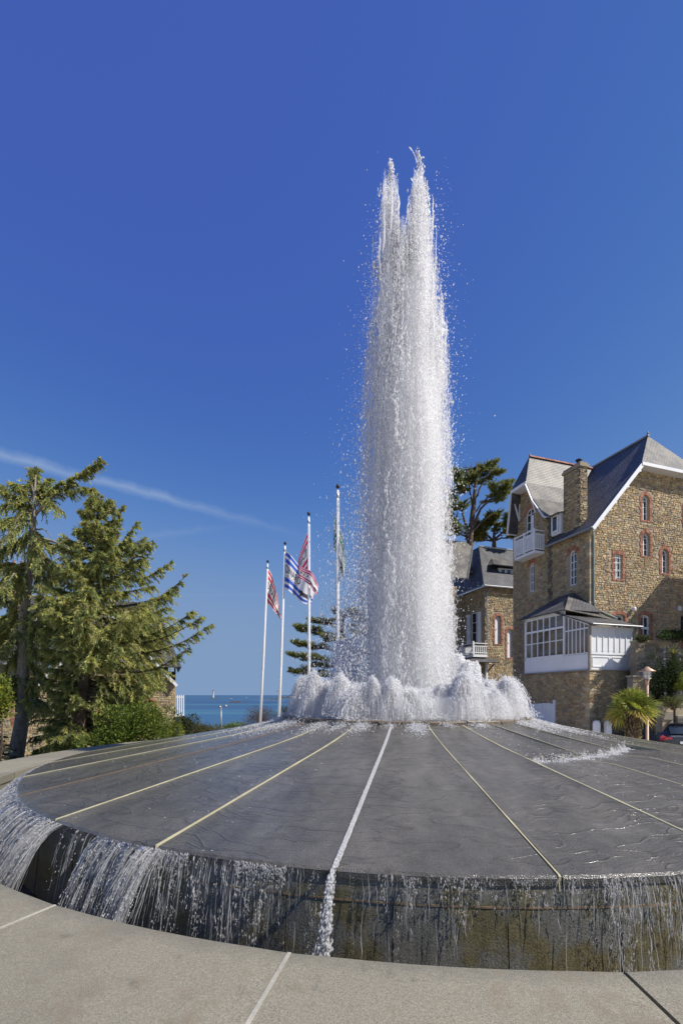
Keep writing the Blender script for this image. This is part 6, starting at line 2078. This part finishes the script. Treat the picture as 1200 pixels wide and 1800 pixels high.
def fan_palm():
    r = rng(88); Y = 17.0; c = P(1112, 1250, Y); g = gz(c.x, Y)
    root = empty('fan_palm', (c.x, c.y, g), label='fan palm with shaggy brown trunk and yellow-green fronds beside the parked car', cat='palm tree')
    top = c.z - g
    mb = MB(); mb.tube([(0, 0, -.1), (-.03, 0, top * .4), (.02, 0, top * .8), (0, 0, top + .1)], [.20, .22, .21, .14], 12); mb.build('trunk', M['bark'], root, True, False)
    # leaf bases and fibre
    parts = []
    n = 900
    a = r.uniform(0, 6.28, n); z = r.uniform(.1, top + .05, n)
    B = np.stack([np.cos(a) * .2, np.sin(a) * .2, z], 1); dv = unit(np.stack([np.cos(a) * .5, np.sin(a) * .5, r.normal(size=n) * .5 + np.where(r.uniform(0, 1, n) < .6, .8, -.8)], 1))
    col = np.array([(.20, .15, .09), (.08, .055, .035), (.34, .27, .18)])[r.choice(3, n)]
    V, T, C = needle_tris(r, B, dv, r.uniform(.08, .22, n), r.uniform(.03, .08, n), col)
    np_mesh('trunk_fibre', V, T, M['leaf'], root, False, C)
    nf = 24
    for i in range(nf):
        az = 2.4 * i + r.normal() * .2
        el = 1.40 - 1.9 * (i / nf) ** 1.15 + r.normal() * .08
        dry = i > nf - 5
        d = Vector((math.cos(az) * math.cos(el), math.sin(az) * math.cos(el), math.sin(el)))
        st = r.uniform(.34, .5); hub = Vector((0, 0, top)) + d * st
        side = d.cross(Vector((0, 0, 1))); side = side.normalized() if side.length > .05 else Vector((1, 0, 0)); up = side.cross(d).normalized()
        roll = r.uniform(.25, 1.0) * (1 if r.uniform() < .5 else -1)
        side, up = side * math.cos(roll) + up * math.sin(roll), up * math.cos(roll) - side * math.sin(roll)
        mb = MB(); col0 = (.20, .23, .05) if not dry else (.40, .31, .08)
        mb.tube([Vector((0, 0, top)) + d * .02, hub], [.016, .010], 4, col=tuple(v * .8 for v in col0))
        nl = 26; R0 = r.uniform(.55, .72)
        for j in range(nl):
            q = -1.95 + 3.9 * j / (nl - 1)
            v = (d * math.cos(q) + side * math.sin(q)).normalized()
            fold = up * (.05 if j % 2 else -.02)
            L_ = R0 * (1 - .16 * abs(q) / 1.95) * r.uniform(.9, 1.05)
            wv = v.cross(up).normalized() * .028
            drp = Vector((0, 0, -1)) * L_ * r.uniform(.10, .30) * (1.6 if dry else 1)
            mid = hub + v * L_ * .55 + fold + drp * .2; tip = hub + v * L_ + drp
            k = r.uniform(.75, 1.3); cc = tuple(x * k for x in (col0 if r.uniform() < .8 else (.26, .25, .07)))
            mb.add([hub, mid - wv, mid + wv, tip], [(0, 2, 1), (1, 2, 3)], col=cc)
        mb.build('frond', M['leaf'], root, uv=False)


fan_palm()

# ------------------------------------------------------------------ flagpoles and flags
def m_cloth(name, stripes, stripe_col):
    """white cloth with printed coloured stripes; uv.y runs down the hoist, uv.x along the fly"""
    m = NT(name)
    uv = m.n('UVMap', uv_map='uv').outputs[0]
    sep = m.n('SeparateXYZ'); m.L.new(uv, sep.inputs[0])
    f = None
    for a, b in stripes:
        g = m.math('MULTIPLY', m.math('GREATER_THAN', sep.outputs[1], a), m.math('LESS_THAN', sep.outputs[1], b))
        f = g if f is None else m.math('ADD', f, g)
    n = m.noise(m.mapping(uv, (30, 30, 1)), 8, 2)
    c = m.mix(f, (0.74, 0.74, 0.76), stripe_col)
    c = m.mix(1.0, c, m.ramp(n, ((.3, .92), (.7, 1.05))), 'MULTIPLY')
    d = m.n('BsdfPrincipled'); m.set(d, Base_Color=c, Roughness=.75)
    t = m.n('BsdfTranslucent'); m.set(t, Color=c)
    x = m.n('MixShader'); x.inputs[0].default_value = .35
    m.L.new(d.outputs[0], x.inputs[1]); m.L.new(t.outputs[0], x.inputs[2]); m.L.new(x.outputs[0], m.out.inputs[0])
    return m.mat


def catmull(pts, t):
    pts = np.array(pts, float); n = len(pts) - 1
    x = np.clip(t, 0, 1) * n; i = np.minimum(x.astype(int), n - 1); f = (x - i)[:, None]
    g = lambda k: pts[np.clip(k, 0, n)]
    p0, p1, p2, p3 = g(i - 1), g(i), g(i + 1), g(i + 2)
    return .5 * ((2 * p1) + (-p0 + p2) * f + (2 * p0 - 5 * p1 + 4 * p2 - p3) * f ** 2 + (-p0 + 3 * p1 - 3 * p2 + p3) * f ** 3)


M['ink'] = plain('black_print', (.025, .025, .03), .7, .1, 5, 50, 0)
ANIMAL = [(0, .35), (.06, .47), (.16, .52), (.40, .50), (.62, .54), (.72, .66), (.78, .80), (.83, .70), (.93, .66), (1.0, .56), (.90, .52), (.84, .42), (.80, .30), (.88, .10), (.80, .08), (.70, .26), (.55, .28), (.36, .28), (.28, .22), (.14, .02), (.08, .06), (.18, .28), (.10, .34), (.03, .26)]


def flag(root, top, bot, depth, Y, mat, text_v=(.34, .56), small=True, animal=True, fold=.18):
    """cloth between a top-edge and bottom-edge curve (photo px, metres of depth offset)"""
    NU, NV = 36, 18

    def S(u, v, off=0.0):
        u = np.atleast_1d(u).astype(float); v = np.atleast_1d(v).astype(float)
        a = catmull(top, u); b = catmull(bot, u)
        q = a * (1 - v[:, None]) + b * v[:, None]
        d = catmull([(z, 0) for z in depth], u)[:, 0]
        yy = Y + d + fold * u * np.sin(u * 9 + v * 2.2) * .5 + .05 * np.sin(u * 21 + v * 5) * u + off
        return np.stack([(q[:, 0] - 600) / F * yy, yy, (HZ - q[:, 1]) / F * yy], 1) - np.array(root.location)
    us, vs_ = np.meshgrid(np.linspace(0, 1, NU), np.linspace(0, 1, NV))
    V = S(us.ravel(), vs_.ravel())
    me = bpy.data.meshes.new('flag')
    me.from_pydata([tuple(p) for p in V], [], [(j * NU + i, j * NU + i + 1, (j + 1) * NU + i + 1, (j + 1) * NU + i) for j in range(NV - 1) for i in range(NU - 1)])
    me.polygons.foreach_set('use_smooth', [True] * len(me.polygons))
    l = me.uv_layers.new(name='uv')
    uvv = np.stack([us.ravel(), vs_.ravel()], 1)
    l.data.foreach_set('uv', np.array([uvv[lp.vertex_index] for lp in me.loops], np.float32).ravel())
    me.materials.append(mat)
    fl = link_mesh('flag', me, root)

    def stick(bm_pts_fn, nm):
        me2 = bm_pts_fn()
        bm = bmesh.new(); bm.from_mesh(me2)
        bmesh.ops.triangulate(bm, faces=bm.faces)
        for _ in range(2):
            long = [e for e in bm.edges if e.calc_length() > .05]
            if not long: break
            bmesh.ops.subdivide_edges(bm, edges=long, cuts=1)
        bmesh.ops.triangulate(bm, faces=bm.faces)
        for sgn in (-1, 1):
            m3 = bpy.data.meshes.new(nm); bm.to_mesh(m3)
            uvs = np.array([(v.co.x, v.co.y) for v in m3.vertices])
            co = S(uvs[:, 0], uvs[:, 1], .022 * sgn)
            m3.vertices.foreach_set('co', co.astype(np.float32).ravel()); m3.update()
            m3.materials.clear(); m3.materials.append(M['ink'])
            link_mesh(nm, m3, fl)
        bm.free()

    def text_mesh(body, u0, u1, v0, v1):
        def fn():
            cu = bpy.data.curves.new('txt', 'FONT'); cu.body = body; cu.size = 1; cu.resolution_u = 2
            o = bpy.data.objects.new('t', cu); COL.objects.link(o)
            me = bpy.data.meshes.new_from_object(o.evaluated_get(bpy.context.evaluated_depsgraph_get()))
            bpy.data.objects.remove(o)
            c = np.array([v.co[:2] for v in me.vertices]); lo, hi = c.min(0), c.max(0)
            c = (c - lo) / (hi - lo)
            c[:, 0] = u0 + (u1 - u0) * c[:, 0]; c[:, 1] = v1 - (v1 - v0) * c[:, 1]
            for v, q in zip(me.vertices, c): v.co = (q[0], q[1], 0)
            return me
        return fn
    stick(text_mesh('DINARD', .08, .62, *text_v), 'lettering')
    if small: stick(text_mesh('E M E R A U D E', .12, .50, text_v[1] + .05, text_v[1] + .10), 'small_lettering')
    if animal:
        def fn():
            me = bpy.data.meshes.new('a')
            me.from_pydata([(.62 + .34 * x, .88 - .42 * y, 0) for x, y in ANIMAL], [], [tuple(range(len(ANIMAL)))])
            return me
        stick(fn, 'emblem')
    return fl


STR = ((.03, .13), (.19, .30), (.68, .79), (.86, .95))
POLES = [(457.0, 470.5, 987, 22.8), (489.5, 501.0, 955, 20.0), (543.0, 542.5, 903, 16.9), (592.5, 593.5, 855, 14.6)]
flag_specs = [
    dict(col=(.50, .03, .05), label='leftmost flagpole with a furled red and white striped flag', top=[(471, 999), (478, 1012), (485, 1038), (490, 1062), (494, 1084)], bot=[(467.5, 1059), (473, 1064), (480, 1072), (488, 1082), (493, 1090)], depth=[0, .25, .0, .3, .1]),
    dict(col=(.035, .11, .52), label='flagpole with the open blue and white striped flag', top=[(501.5, 967), (512, 977), (524, 992), (540, 1008), (556, 1030)], bot=[(498.5, 1035), (508, 1039), (518, 1048), (530, 1059), (546, 1064)], depth=[0, -.15, .35, -.05, .3]),
    dict(col=(.55, .02, .14), label='flagpole with a crimson and white striped flag wrapped round it', top=[(543, 930), (533, 955), (524, 986), (531, 998), (546, 1004), (554, 1016), (560, 1031)], bot=[(542, 1000), (531, 1014), (525, 1017), (533, 1021), (545, 1030), (550, 1040), (557, 1047)], depth=[0, .2, .3, -.15, -.3, -.2, -.1]),
    dict(col=(.03, .22, .13), label='tallest flagpole with a limp green and white striped flag beside the column', top=[(594, 886), (588, 912), (586, 930), (597, 930), (604, 955), (608, 996)], bot=[(592.5, 955), (586, 962), (588, 968), (596, 1002), (601, 1020), (599, 1029)], depth=[0, .12, .22, .05, -.15, -.1]),
]
for (xb, xt, yt, Y), sp in zip(POLES, flag_specs):
    ztop = (HZ - yt) / F * Y
    base = Vector(((xb - 600) / F * Y, Y, gz(0, Y)))
    topv = Vector(((xt - 600) / F * Y, Y, ztop))
    root = empty('flagpole', base, label=sp['label'], cat='flagpole', group='flagpoles behind the fountain')
    mb = MB(); tl = topv - base; mb.tube([(0, 0, 0), tl * .4, tl * .985], [.062, .055, .036], 10); mb.build('pole', M['pole'], root, True, False)
    mb = MB(); mb.lathe([(0, -.07), (.05, -.05), (.065, 0), (.05, .05), (0, .07)], 10, tl); mb.build('finial', M['iron'], root, True, False)
    mb = MB(); mb.lathe([(.045, 0), (.05, .02), (.05, .10), (.045, .12)], 10, tl * .955); mb.build('collar', M['steel'], root, True, False)
    mb = MB(); mb.lathe([(.15, 0), (.15, .03), (.08, .05), (.075, .18)], 12, (0, 0, 0)); mb.build('base_plate', M['steel'], root, True, False)
    flag(root, sp['top'], sp['bot'], sp['depth'], Y, m_cloth('flag_cloth', STR, sp['col']))
    mb = MB(); mb.tube([tl * .95 + Vector((.06, -.05, 0)), tl * .35 + Vector((.07, -.06, 0))], .006, 4); mb.build('halyard', M['pole'], root, uv=False)


# ------------------------------------------------------------------ things at sea
def far_things():
    Y = 2000.0
    c = P(374.5, 1228, Y)
    root = empty('lighthouse', (c.x, Y, -15), label='slender pale lighthouse on a rock at the horizon', cat='lighthouse')
    m = M['white_paint']
    mb = MB(); mb.lathe([(4.6, 0), (4.0, 4), (3.6, 14), (3.3, 28), (3.6, 29)], 14); mb.build('tower', plain('lighthouse_wall', (.55, .53, .5), .8, .1), root, True, False)
    mb = MB(); mb.lathe([(4.2, 29), (4.2, 30), (2.2, 30), (2.2, 34), (2.6, 34.2), (0, 37.5)], 12); mb.build('lantern', plain('red_lantern', (.25, .07, .06), .6, .1), root, True, False)
    mb = MB(); mb.lathe([(4.4, 30.2), (4.4, 31)], 12); mb.build('gallery_rail', M['white_paint'], root, True, False)
    rock = plain('sea_rock', (.075, .062, .055), .9, .35, .05, .4, .6, .8)

    def islet(px0, px1, py0, pyb, Y, label, seed, name='rock_islet'):
        r = rng(seed); mb = MB()
        a, b = P(px0, pyb, Y), P(px1, pyb, Y); h = (pyb - py0) / F * Y
        n, mm = 26, 7
        V = []
        cx = (a.x + b.x) / 2; hw = (b.x - a.x) / 2
        prof = np.clip(.35 + .5 * np.abs(smooth_noise(r, n, 3)), .1, 1) * np.sin(np.linspace(.05, math.pi - .05, n)) ** .5
        for j in range(mm):
            q = j / (mm - 1); w = math.sin(q * math.pi)
            for i in range(n):
                V.append(((i / (n - 1) * 2 - 1) * hw * (1 + .05 * r.normal()), (q - .5) * hw * .6, -1.5 + (h + 1.5) * prof[i] * w * r.uniform(.8, 1.1)))
        mb.add(V, [(j * n + i, j * n + i + 1, (j + 1) * n + i + 1, (j + 1) * n + i) for j in range(mm - 1) for i in range(n - 1)])
        o = mb.build(name, rock, None, False, False, label=label, cat='rock')
        o.location = (cx, Y, -15)
    islet(360, 402, 1226.4, 1228.2, 2000, 'low dark reef carrying the lighthouse', 1)
    islet(392, 442, 1232.6, 1235.4, 900, 'flat dark reef in the middle of the bay', 2)
    islet(465, 495, 1226.8, 1230.0, 1500, 'dark reef to the right with surf beneath', 3)
    islet(485, 530, 1223.8, 1227.5, 2300, 'long low rocky island on the horizon behind the flagpoles', 4)
    # surf line
    mb = MB(); r = rng(9)
    a, b = P(448, 1231.3, 1290), P(505, 1231.3, 1290)
    n = 40; V = []
    for i in range(n):
        x = a.x + (b.x - a.x) * i / (n - 1); w = 7 * (.3 + abs(r.normal() * .5)) * (1 if i not in (0, n - 1) else .1)
        V += [(x, 1290 - w, -14.96), (x, 1290 + w, -14.96)]
    mb.add(V, [(2 * i, 2 * i + 2, 2 * i + 3, 2 * i + 1) for i in range(n - 1)])
    mb.build('surf', M['white_paint'], None, False, False, label='white line of surf below the right hand reef', cat='surf', kind='stuff')
    # two small boats
    for i, (px, py, s, lab) in enumerate(((406, 1229.3, 1.0, 'tiny white motor boat near the lighthouse reef'), (433, 1227.5, .8, 'tiny white sailing boat further out right of the lighthouse'))):
        Yb = 15 * F / (py - HZ)
        c = P(px, py, Yb); root = empty('boat', (c.x, Yb, -15), label=lab, cat='boat', group='boats in the bay')
        k = s * Yb / 1600
        mb = MB(); mb.add([(-4 * k, -1.3 * k, 1.2 * k), (3 * k, -1.3 * k, 1.2 * k), (5 * k, 0, 1.5 * k), (3 * k, 1.3 * k, 1.2 * k), (-4 * k, 1.3 * k, 1.2 * k), (-3.5 * k, -.8 * k, -.2), (2.5 * k, -.8 * k, -.2), (4 * k, 0, -.2), (2.5 * k, .8 * k, -.2), (-3.5 * k, .8 * k, -.2)],
                          [(0, 1, 2, 3, 4), (0, 5, 6, 1), (1, 6, 7, 2), (2, 7, 8, 3), (3, 8, 9, 4), (4, 9, 5, 0)]); mb.build('hull', M['white_paint'], root, uv=False)
        mb = MB(); mb.box(-2 * k, 1.2 * k, -.9 * k, .9 * k, 1.2 * k, 3.1 * k); mb.build('cabin', M['white_paint'], root, uv=False)
        if i:
            mb = MB(); mb.tube([(0, 0, 1.5 * k), (0, 0, 12 * k)], .12 * k, 5); mb.build('mast', M['steel'], root, uv=False)
    # lamp post above the shore path
    Yp = 30.0; b = P(388.5, 1295, Yp); t = P(388.5, 1243.5, Yp)
    root = empty('shore_lamp', (b.x, Yp, gz(b.x, Yp)), label='thin grey lamp post with twin heads standing before the sea', cat='street lamp')
    h = t.z - gz(b.x, Yp)
    mb = MB(); mb.tube([(0, 0, 0), (0, 0, h * .5), (0, 0, h)], [.07, .055, .04], 8); mb.build('post', M['zinc'], root, True, False)
    for s in (-1, 1):
        mb = MB(); mb.tube([(0, 0, h - .05), (s * .12, 0, h + .03), (s * .2, 0, h + .05)], [.02, .02, .02], 5); mb.lathe([(0, -.06), (.10, -.04), (.12, 0), (.08, .07), (0, .10)], 8, (s * (.30 if s > 0 else .08), 0, h + (.08 if s > 0 else .02))); mb.build('lamp_head', M['zinc'], root, True, False)


far_things()


# ------------------------------------------------------------------ right-hand street corner
def street_lamp():
    Y = 19.0; t = P(1137, 1172, Y); g = gz(t.x, Y)
    root = empty('street_lamp', (t.x, Y, g), label='copper-coloured street lamp with wide conical hat beside the palm', cat='street lamp')
    h = t.z - g
    cu = plain('copper_paint', (.52, .33, .21), .45, .12, 4, 50, .05)
    mb = MB(); mb.tube([(0, 0, 0), (0, 0, .5), (0, 0, .52), (0, 0, h - .78)], [.10, .09, .062, .055], 10); mb.build('post', cu, root, True, False)
    mb = MB(); mb.lathe([(0, h), (.07, h - .015), (.10, h - .06), (.31, h - .19), (.31, h - .205), (.12, h - .17), (.0, h - .16)], 24); mb.build('hat', cu, root, True, False)
    mb = MB(); mb.lathe([(.145, h - .20), (.125, h - .47), (.02, h - .50)], 16); mb.build('lantern_glass', m_glass('lantern_glass', (.35, .36, .36), .1), root, True, False)
    for k in range(6):
        a = k * math.pi / 3
        mb = MB(); mb.tube([(math.cos(a) * .155, math.sin(a) * .155, h - .19), (math.cos(a) * .135, math.sin(a) * .135, h - .50)], .011, 5); mb.build('cage_bar', M['steel'], root, uv=False)
    for z, rr in ((h - .34, .155), (h - .50, .145)):
        mb = MB(); mb.lathe([(rr, z - .012), (rr + .012, z), (rr, z + .012)], 16); mb.build('cage_ring', M['steel'], root, uv=False)
    mb = MB(); mb.lathe([(.05, h - .80), (.06, h - .66), (.10, h - .52), (.02, h - .50)], 12); mb.build('neck', cu, root, True, False)


street_lamp()


def car():
    Y = 20.4; X = 15.45; g = -2.82
    root = empty('parked_car', (X, Y, g), math.radians(90 - 8), label='dark blue-grey hatchback with red tail light parked behind the palm', cat='car')
    # local: x forward, y left, z up; rear bumper at x = 0
    paint = NT('car_paint')
    b = paint.principled(Base_Color=(.028, .034, .05), Roughness=.4, Metallic=.2)
    b.inputs['Coat Weight'].default_value = .5; b.inputs['Coat Roughness'].default_value = .05
    glass = m_glass('car_glass', (.02, .025, .03), .03)
    rub = plain('tyre_rubber', (.02, .02, .02), .8, .1)
    # stations along x: (x, half width, bottom z, waist z, shoulder z, roof z, roof half width)
    St = [(0.0, .74, .42, .60, .92, .94, .60), (.10, .84, .28, .62, .98, 1.02, .64), (.45, .90, .24, .64, 1.02, 1.46, .62), (.85, .915, .22, .64, 1.02, 1.60, .64), (1.6, .92, .22, .63, 1.01, 1.645, .66),
          (2.3, .92, .22, .62, 1.00, 1.62, .65), (2.75, .915, .22, .62, .99, 1.46, .64), (3.3, .91, .22, .61, .985, 1.06, .70), (3.9, .89, .24, .60, .90, .94, .72), (4.25, .80, .28, .56, .74, .78, .62), (4.36, .68, .36, .52, .64, .66, .5)]
    ring = []
    for (x, w, zb, zw, zs, zr, rw) in St:
        ring.append([(x, -w * .92, zb), (x, -w, zw), (x, -w * .97, zs), (x, -rw, zr - .03), (x, -rw * .6, zr + .005), (x, 0, zr + .015), (x, rw * .6, zr + .005), (x, rw, zr - .03), (x, w * .97, zs), (x, w, zw), (x, w * .92, zb)])
    n = 11
    mb = MB(); V = [p for rg in ring for p in rg]
    mb.add(V, [(i * n + j, i * n + j + 1, (i + 1) * n + j + 1, (i + 1) * n + j) for i in range(len(St) - 1) for j in range(n - 1)] + [tuple(range(n - 1, -1, -1)), tuple((len(St) - 1) * n + j for j in range(n))])
    me = mb.mesh('body', paint.mat, True, False)
    body = link_mesh('body', me, root)
    mod = body.modifiers.new('s', 'SUBSURF'); mod.levels = 2; mod.render_levels = 2

    def side_pt(x, s, f):
        """point on the car's side between shoulder (f=0) and roof edge (f=1)"""
        xs = [q[0] for q in St]
        I = lambda k: float(np.interp(x, xs, [q[k] for q in St]))
        return Vector((x, s * (I(1) * .97 * (1 - f) + I(6) * f), I(4) * (1 - f) + (I(5) - .03) * f))
    for s in (-1, 1):
        for (xa, xb, xc, xd, nm) in ((.62, .62, 1.42, 1.42, 'quarter'), (1.50, 1.50, 2.30, 2.22, 'rear'), (2.38, 2.30, 3.12, 2.66, 'front')):
            q = []
            for t in np.linspace(0, 1, 5): q.append(side_pt(xa + (xc - xa) * t, s, .08))
            for t in np.linspace(1, 0, 5): q.append(side_pt(xb + (xd - xb) * t, s, .80 if nm != 'quarter' else .80 - .35 * (1 - t)))
            mb = MB(); c = sum(q, Vector()) / len(q)
            q = [p + Vector((0, s * .012, 0)) for p in q]
            mb.add(q, [tuple(range(len(q)))]); mb.build('side_window', glass, root, uv=False)
        mb = MB(); pts = [side_pt(x, s, .86) + Vector((0, s * .02, 0)) for x in np.linspace(.75, 2.75, 9)]
        mb.tube(pts, .014, 5); mb.build('window_trim', M['steel'], root, True, False)
        mb = MB(); pts = [side_pt(x, s, 1.0) + Vector((0, -s * .05, .05)) for x in np.linspace(.8, 2.4, 7)]
        mb.tube(pts, .018, 5); mb.build('roof_rail', M['iron'], root, True, False)
        # tail light: chevron on the rear corner
        y = s
        mb = MB(); mb.add([(.10, y * .93, 1.00), (.30, y * .955, .93), (.20, y * .955, .84), (.32, y * .96, .74), (.06, y * .90, .78), (-.03, y * .60, .84), (-.01, y * .58, .90), (.02, y * .80, .92)], [(0, 1, 2, 7), (2, 3, 4, 7), (7, 4, 5, 6)])
        me2 = mb.mesh('tail_light', m_glass('tail_lens', (.50, .02, .025), .15), False, False); o = link_mesh('tail_light', me2, root); sm = o.modifiers.new('t', 'SOLIDIFY'); sm.thickness = .03; sm.offset = 0
        for x in (.78, 3.42):
            cx = Vector((x, s * .84, .33))
            w = MB(); w.tube([cx + Vector((0, -s * .11, 0)), cx + Vector((0, -s * .10, 0)), cx + Vector((0, s * .09, 0)), cx + Vector((0, s * .10, 0))], [.30, .33, .33, .30], 22); wheel = w.build('wheel', rub, root, True, False)
            for k in range(5):
                a = k * 2 * math.pi / 5; w = MB(); w.beam(cx + Vector((0, s * .105, 0)), cx + Vector((math.cos(a) * .22, s * .108, math.sin(a) * .22)), .06, .02, (0, 1, 0)); w.build('spoke', M['steel'], wheel, uv=False)
        mb = MB(); mb.box(1.62, 1.80, s * .92 - .02, s * .92 + .03, .86, .89); mb.box(2.52, 2.70, s * .92 - .02, s * .92 + .03, .86, .89); mb.build('door_handle', paint.mat, root, uv=False, kind='stuff')
        mb = MB(); mb.add([(2.95, s * .93, 1.05), (3.12, s * .95, 1.06), (3.10, s * 1.10, 1.10), (2.95, s * 1.10, 1.08), (2.95, s * .94, 1.17), (3.08, s * .96, 1.17), (3.06, s * 1.09, 1.20), (2.95, s * 1.09, 1.19)], [(0, 1, 2, 3), (4, 7, 6, 5), (0, 4, 5, 1), (1, 5, 6, 2), (2, 6, 7, 3), (3, 7, 4, 0)]); mb.build('mirror', paint.mat, root, uv=False)
    # rear window, plate and spoiler
    mb = MB(); mb.add([(.10, -.62, 1.05), (.10, .62, 1.05), (.40, .56, 1.43), (.44, 0, 1.47), (.40, -.56, 1.43), (.06, 0, 1.06)], [(0, 5, 3, 4), (5, 1, 2, 3)])
    o = link_mesh('rear_window', mb.mesh('rear_window', glass, True, False), root); o.location = (-.03, 0, .015)
    mb = MB(); mb.box(.30, .62, -.60, .60, 1.49, 1.54); mb.build('spoiler', paint.mat, root, uv=False, bevel=.015)
    mb = MB(); mb.box(-.03, .0, -.26, .26, .62, .73); mb.build('number_plate', M['white_paint'], root, uv=False)
    mb = MB(); mb.add([(2.86, -.60, 1.44), (2.86, .60, 1.44), (3.36, .68, 1.07), (3.36, -.68, 1.07)], [(0, 1, 2, 3)]); o = link_mesh('windscreen', mb.mesh('windscreen', glass, True, False), root); o.location = (0, 0, .03)


car()


def garden_walls():
    # stepped walls right of the veranda, behind and beside the lamp
    A = math.radians(18)

    def wall(Y, px0, px1, pyt, pyb, label, seed, tint=1.0, thick=.4, cap=True, hr=(.16, .26), wr=(.2, .55), name='garden_wall', pal=STONE_PAL):
        a, b = P(px0, pyb, Y), P(px1, pyt, Y)
        root = empty(name, (a.x, Y, min(a.z, gz(a.x, Y))), A * .4, label=label, cat='wall')
        w = b.x - a.x; z0 = min(a.z, gz(a.x, Y)); h = b.z - z0
        stone_wall(root, facemap('front'), [(0, 0), (w, 0), (w, h), (0, h)], [], seed, pal, hr, wr, tint=tint)
        mb = MB(); mb.box(.01, w - .01, .01, thick, 0, h - .01, col=(.2, .18, .145)); mb.build('core', M['stone'], root)
        if cap:
            x = -.03; R_ = random.Random(seed)
            while x < w:
                e = min(x + R_.uniform(.5, .8), w + .05); mb = MB(); mb.box(x, e - .012, -.06, thick + .05, h, h + .07, col=tuple(v * R_.uniform(.85, 1.1) for v in (.36, .32, .25))); mb.build('coping_stone', M['stone'], root, uv=False); x = e
        return root
    GREY = [(.27, .25, .22), (.22, .205, .18), (.31, .28, .24), (.25, .22, .175)]
    wall(24.6, 1117, 1176, 1128, 1330, 'tall shaded garden wall right of the veranda pipe', 91, .9, pal=GREY)
    wall(23.0, 1112, 1150, 1190, 1330, 'lower stone wall behind the street lamp', 92, 1.0)
    wall(20.9, 1164, 1185, 1238, 1330, 'short block of stone retaining wall above the car roof', 93, .95, hr=(.3, .5), wr=(.4, .8), pal=GREY)
    wall(21.1, 1187, 1240, 1240, 1330, 'stone retaining wall at the right edge above the car', 94, .95, hr=(.3, .5), wr=(.4, .8), pal=GREY)
    wall(23.4, 1190, 1260, 1176, 1330, 'pale rendered terrace wall at the right edge behind the fence', 95, 1.0, pal=GREY)
    # wire fence on the terrace
    for (px, py0, py1, Y, lab) in ((1168, 1137, 1178, 23.6, 'grey fence post on the garden wall left of the yucca'), (1194, 1140, 1176, 23.2, 'grey fence post with white clips right of the yucca'), (1168.5, 1200, 1236, 21.2, 'thin steel fence post above the short retaining wall'), (1196, 1195, 1215, 21.3, 'short steel fence post at the right edge')):
        a, b = P(px, py1, Y), P(px, py0, Y)
        root = empty('fence_post', a, label=lab, cat='fence post', group='fence posts on the terrace')
        mb = MB(); mb.tube([(0, 0, -.3), (0, 0, b.z - a.z)], .03, 8); mb.build('post', M['steel'], root, True, False)
        for k in range(3):
            mb = MB(); z = (b.z - a.z) * (.15 + .3 * k); mb.box(-.05, .05, -.04, .04, z, z + .05); mb.build('clip', M['white_paint'], root, uv=False)
    for Y, px0, px1, py0, py1, lab in ((23.55, 1168, 1240, 1140, 1172, 'dark wire mesh fence panel in front of the yucca'), (21.25, 1169, 1230, 1206, 1222, 'dark wire rails above the retaining wall')):
        a, b = P(px0, py1, Y), P(px1, py0, Y); root = empty('wire_fence', a, label=lab, cat='fence')
        nz = 5 if Y > 22 else 4
        for i in range(nz):
            z = (b.z - a.z) * i / (nz - 1); mb = MB(); mb.tube([(0, 0, z), (b.x - a.x, 0, z)], .009, 4); mb.build('wire', M['iron'], root, uv=False)
        for i in range(12 if Y > 22 else 3):
            x = (b.x - a.x) * (i + .5) / (12 if Y > 22 else 3); mb = MB(); mb.tube([(x, 0, 0), (x, 0, b.z - a.z)], .006, 4); mb.build('wire', M['iron'], root, uv=False)
    # white gate piers and green railing below the villa corner
    for px, lab in ((1048, 'white gate pier nearest the villa corner'), (1068, 'white gate pier next to the green railing')):
        Y = 22.5; t = P(px, 1268, Y); g = gz(t.x, Y)
        root = empty('gate_pier', (t.x, Y, g), label=lab, cat='gate pier', group='white gate piers')
        mb = MB(); mb.box(-.13, .13, -.13, .13, 0, t.z - g - .06); mb.build('shaft', M['white_paint'], root, uv=False, bevel=.02)
        mb = MB(); mb.box(-.12, .12, -.12, .12, t.z - g - .07, t.z - g + .02); mb.build('cap', M['white_paint'], root, uv=False, bevel=.04)
    grn = plain('green_railing_paint', (.02, .12, .055), .4, .1)
    Y = 22.6; a, b = P(1072, 1290, Y), P(1098, 1274, Y); g = gz(a.x, Y)
    root = empty('green_railing', (a.x, Y, g), label='dark green railing between the white pier and the palm', cat='railing')
    h = b.z - g; w = b.x - a.x
    for i in range(9):
        mb = MB(); x = w * i / 8; mb.tube([(x, 0, .05), (x, 0, h)], .012, 5); mb.build('bar', M['iron'], root, uv=False)
    for z in (.12, h - .08):
        mb = MB(); mb.box(0, w, -.02, .02, z, z + .04); mb.build('rail', M['iron'], root, uv=False)
    mb = MB(); mb.box(w, w + .13, -.06, .06, 0, h + .12); mb.build('end_post', grn, root, uv=False, bevel=.01)
    root = empty('iron_railing', (P(1187, 1300, 20.7).x, 20.7, gz(15, 20.7)), label='low dark iron railing against the retaining wall behind the car', cat='railing')
    h = P(0, 1262, 20.7).z - gz(15, 20.7)
    for i in range(9):
        mb = MB(); mb.tube([(i * .1, 0, 0), (i * .1, 0, h)], .010, 5); mb.build('bar', M['iron'], root, uv=False)
    mb = MB(); mb.box(0, .85, -.015, .015, h - .12, h - .09); mb.build('rail', M['iron'], root, uv=False)


garden_walls()
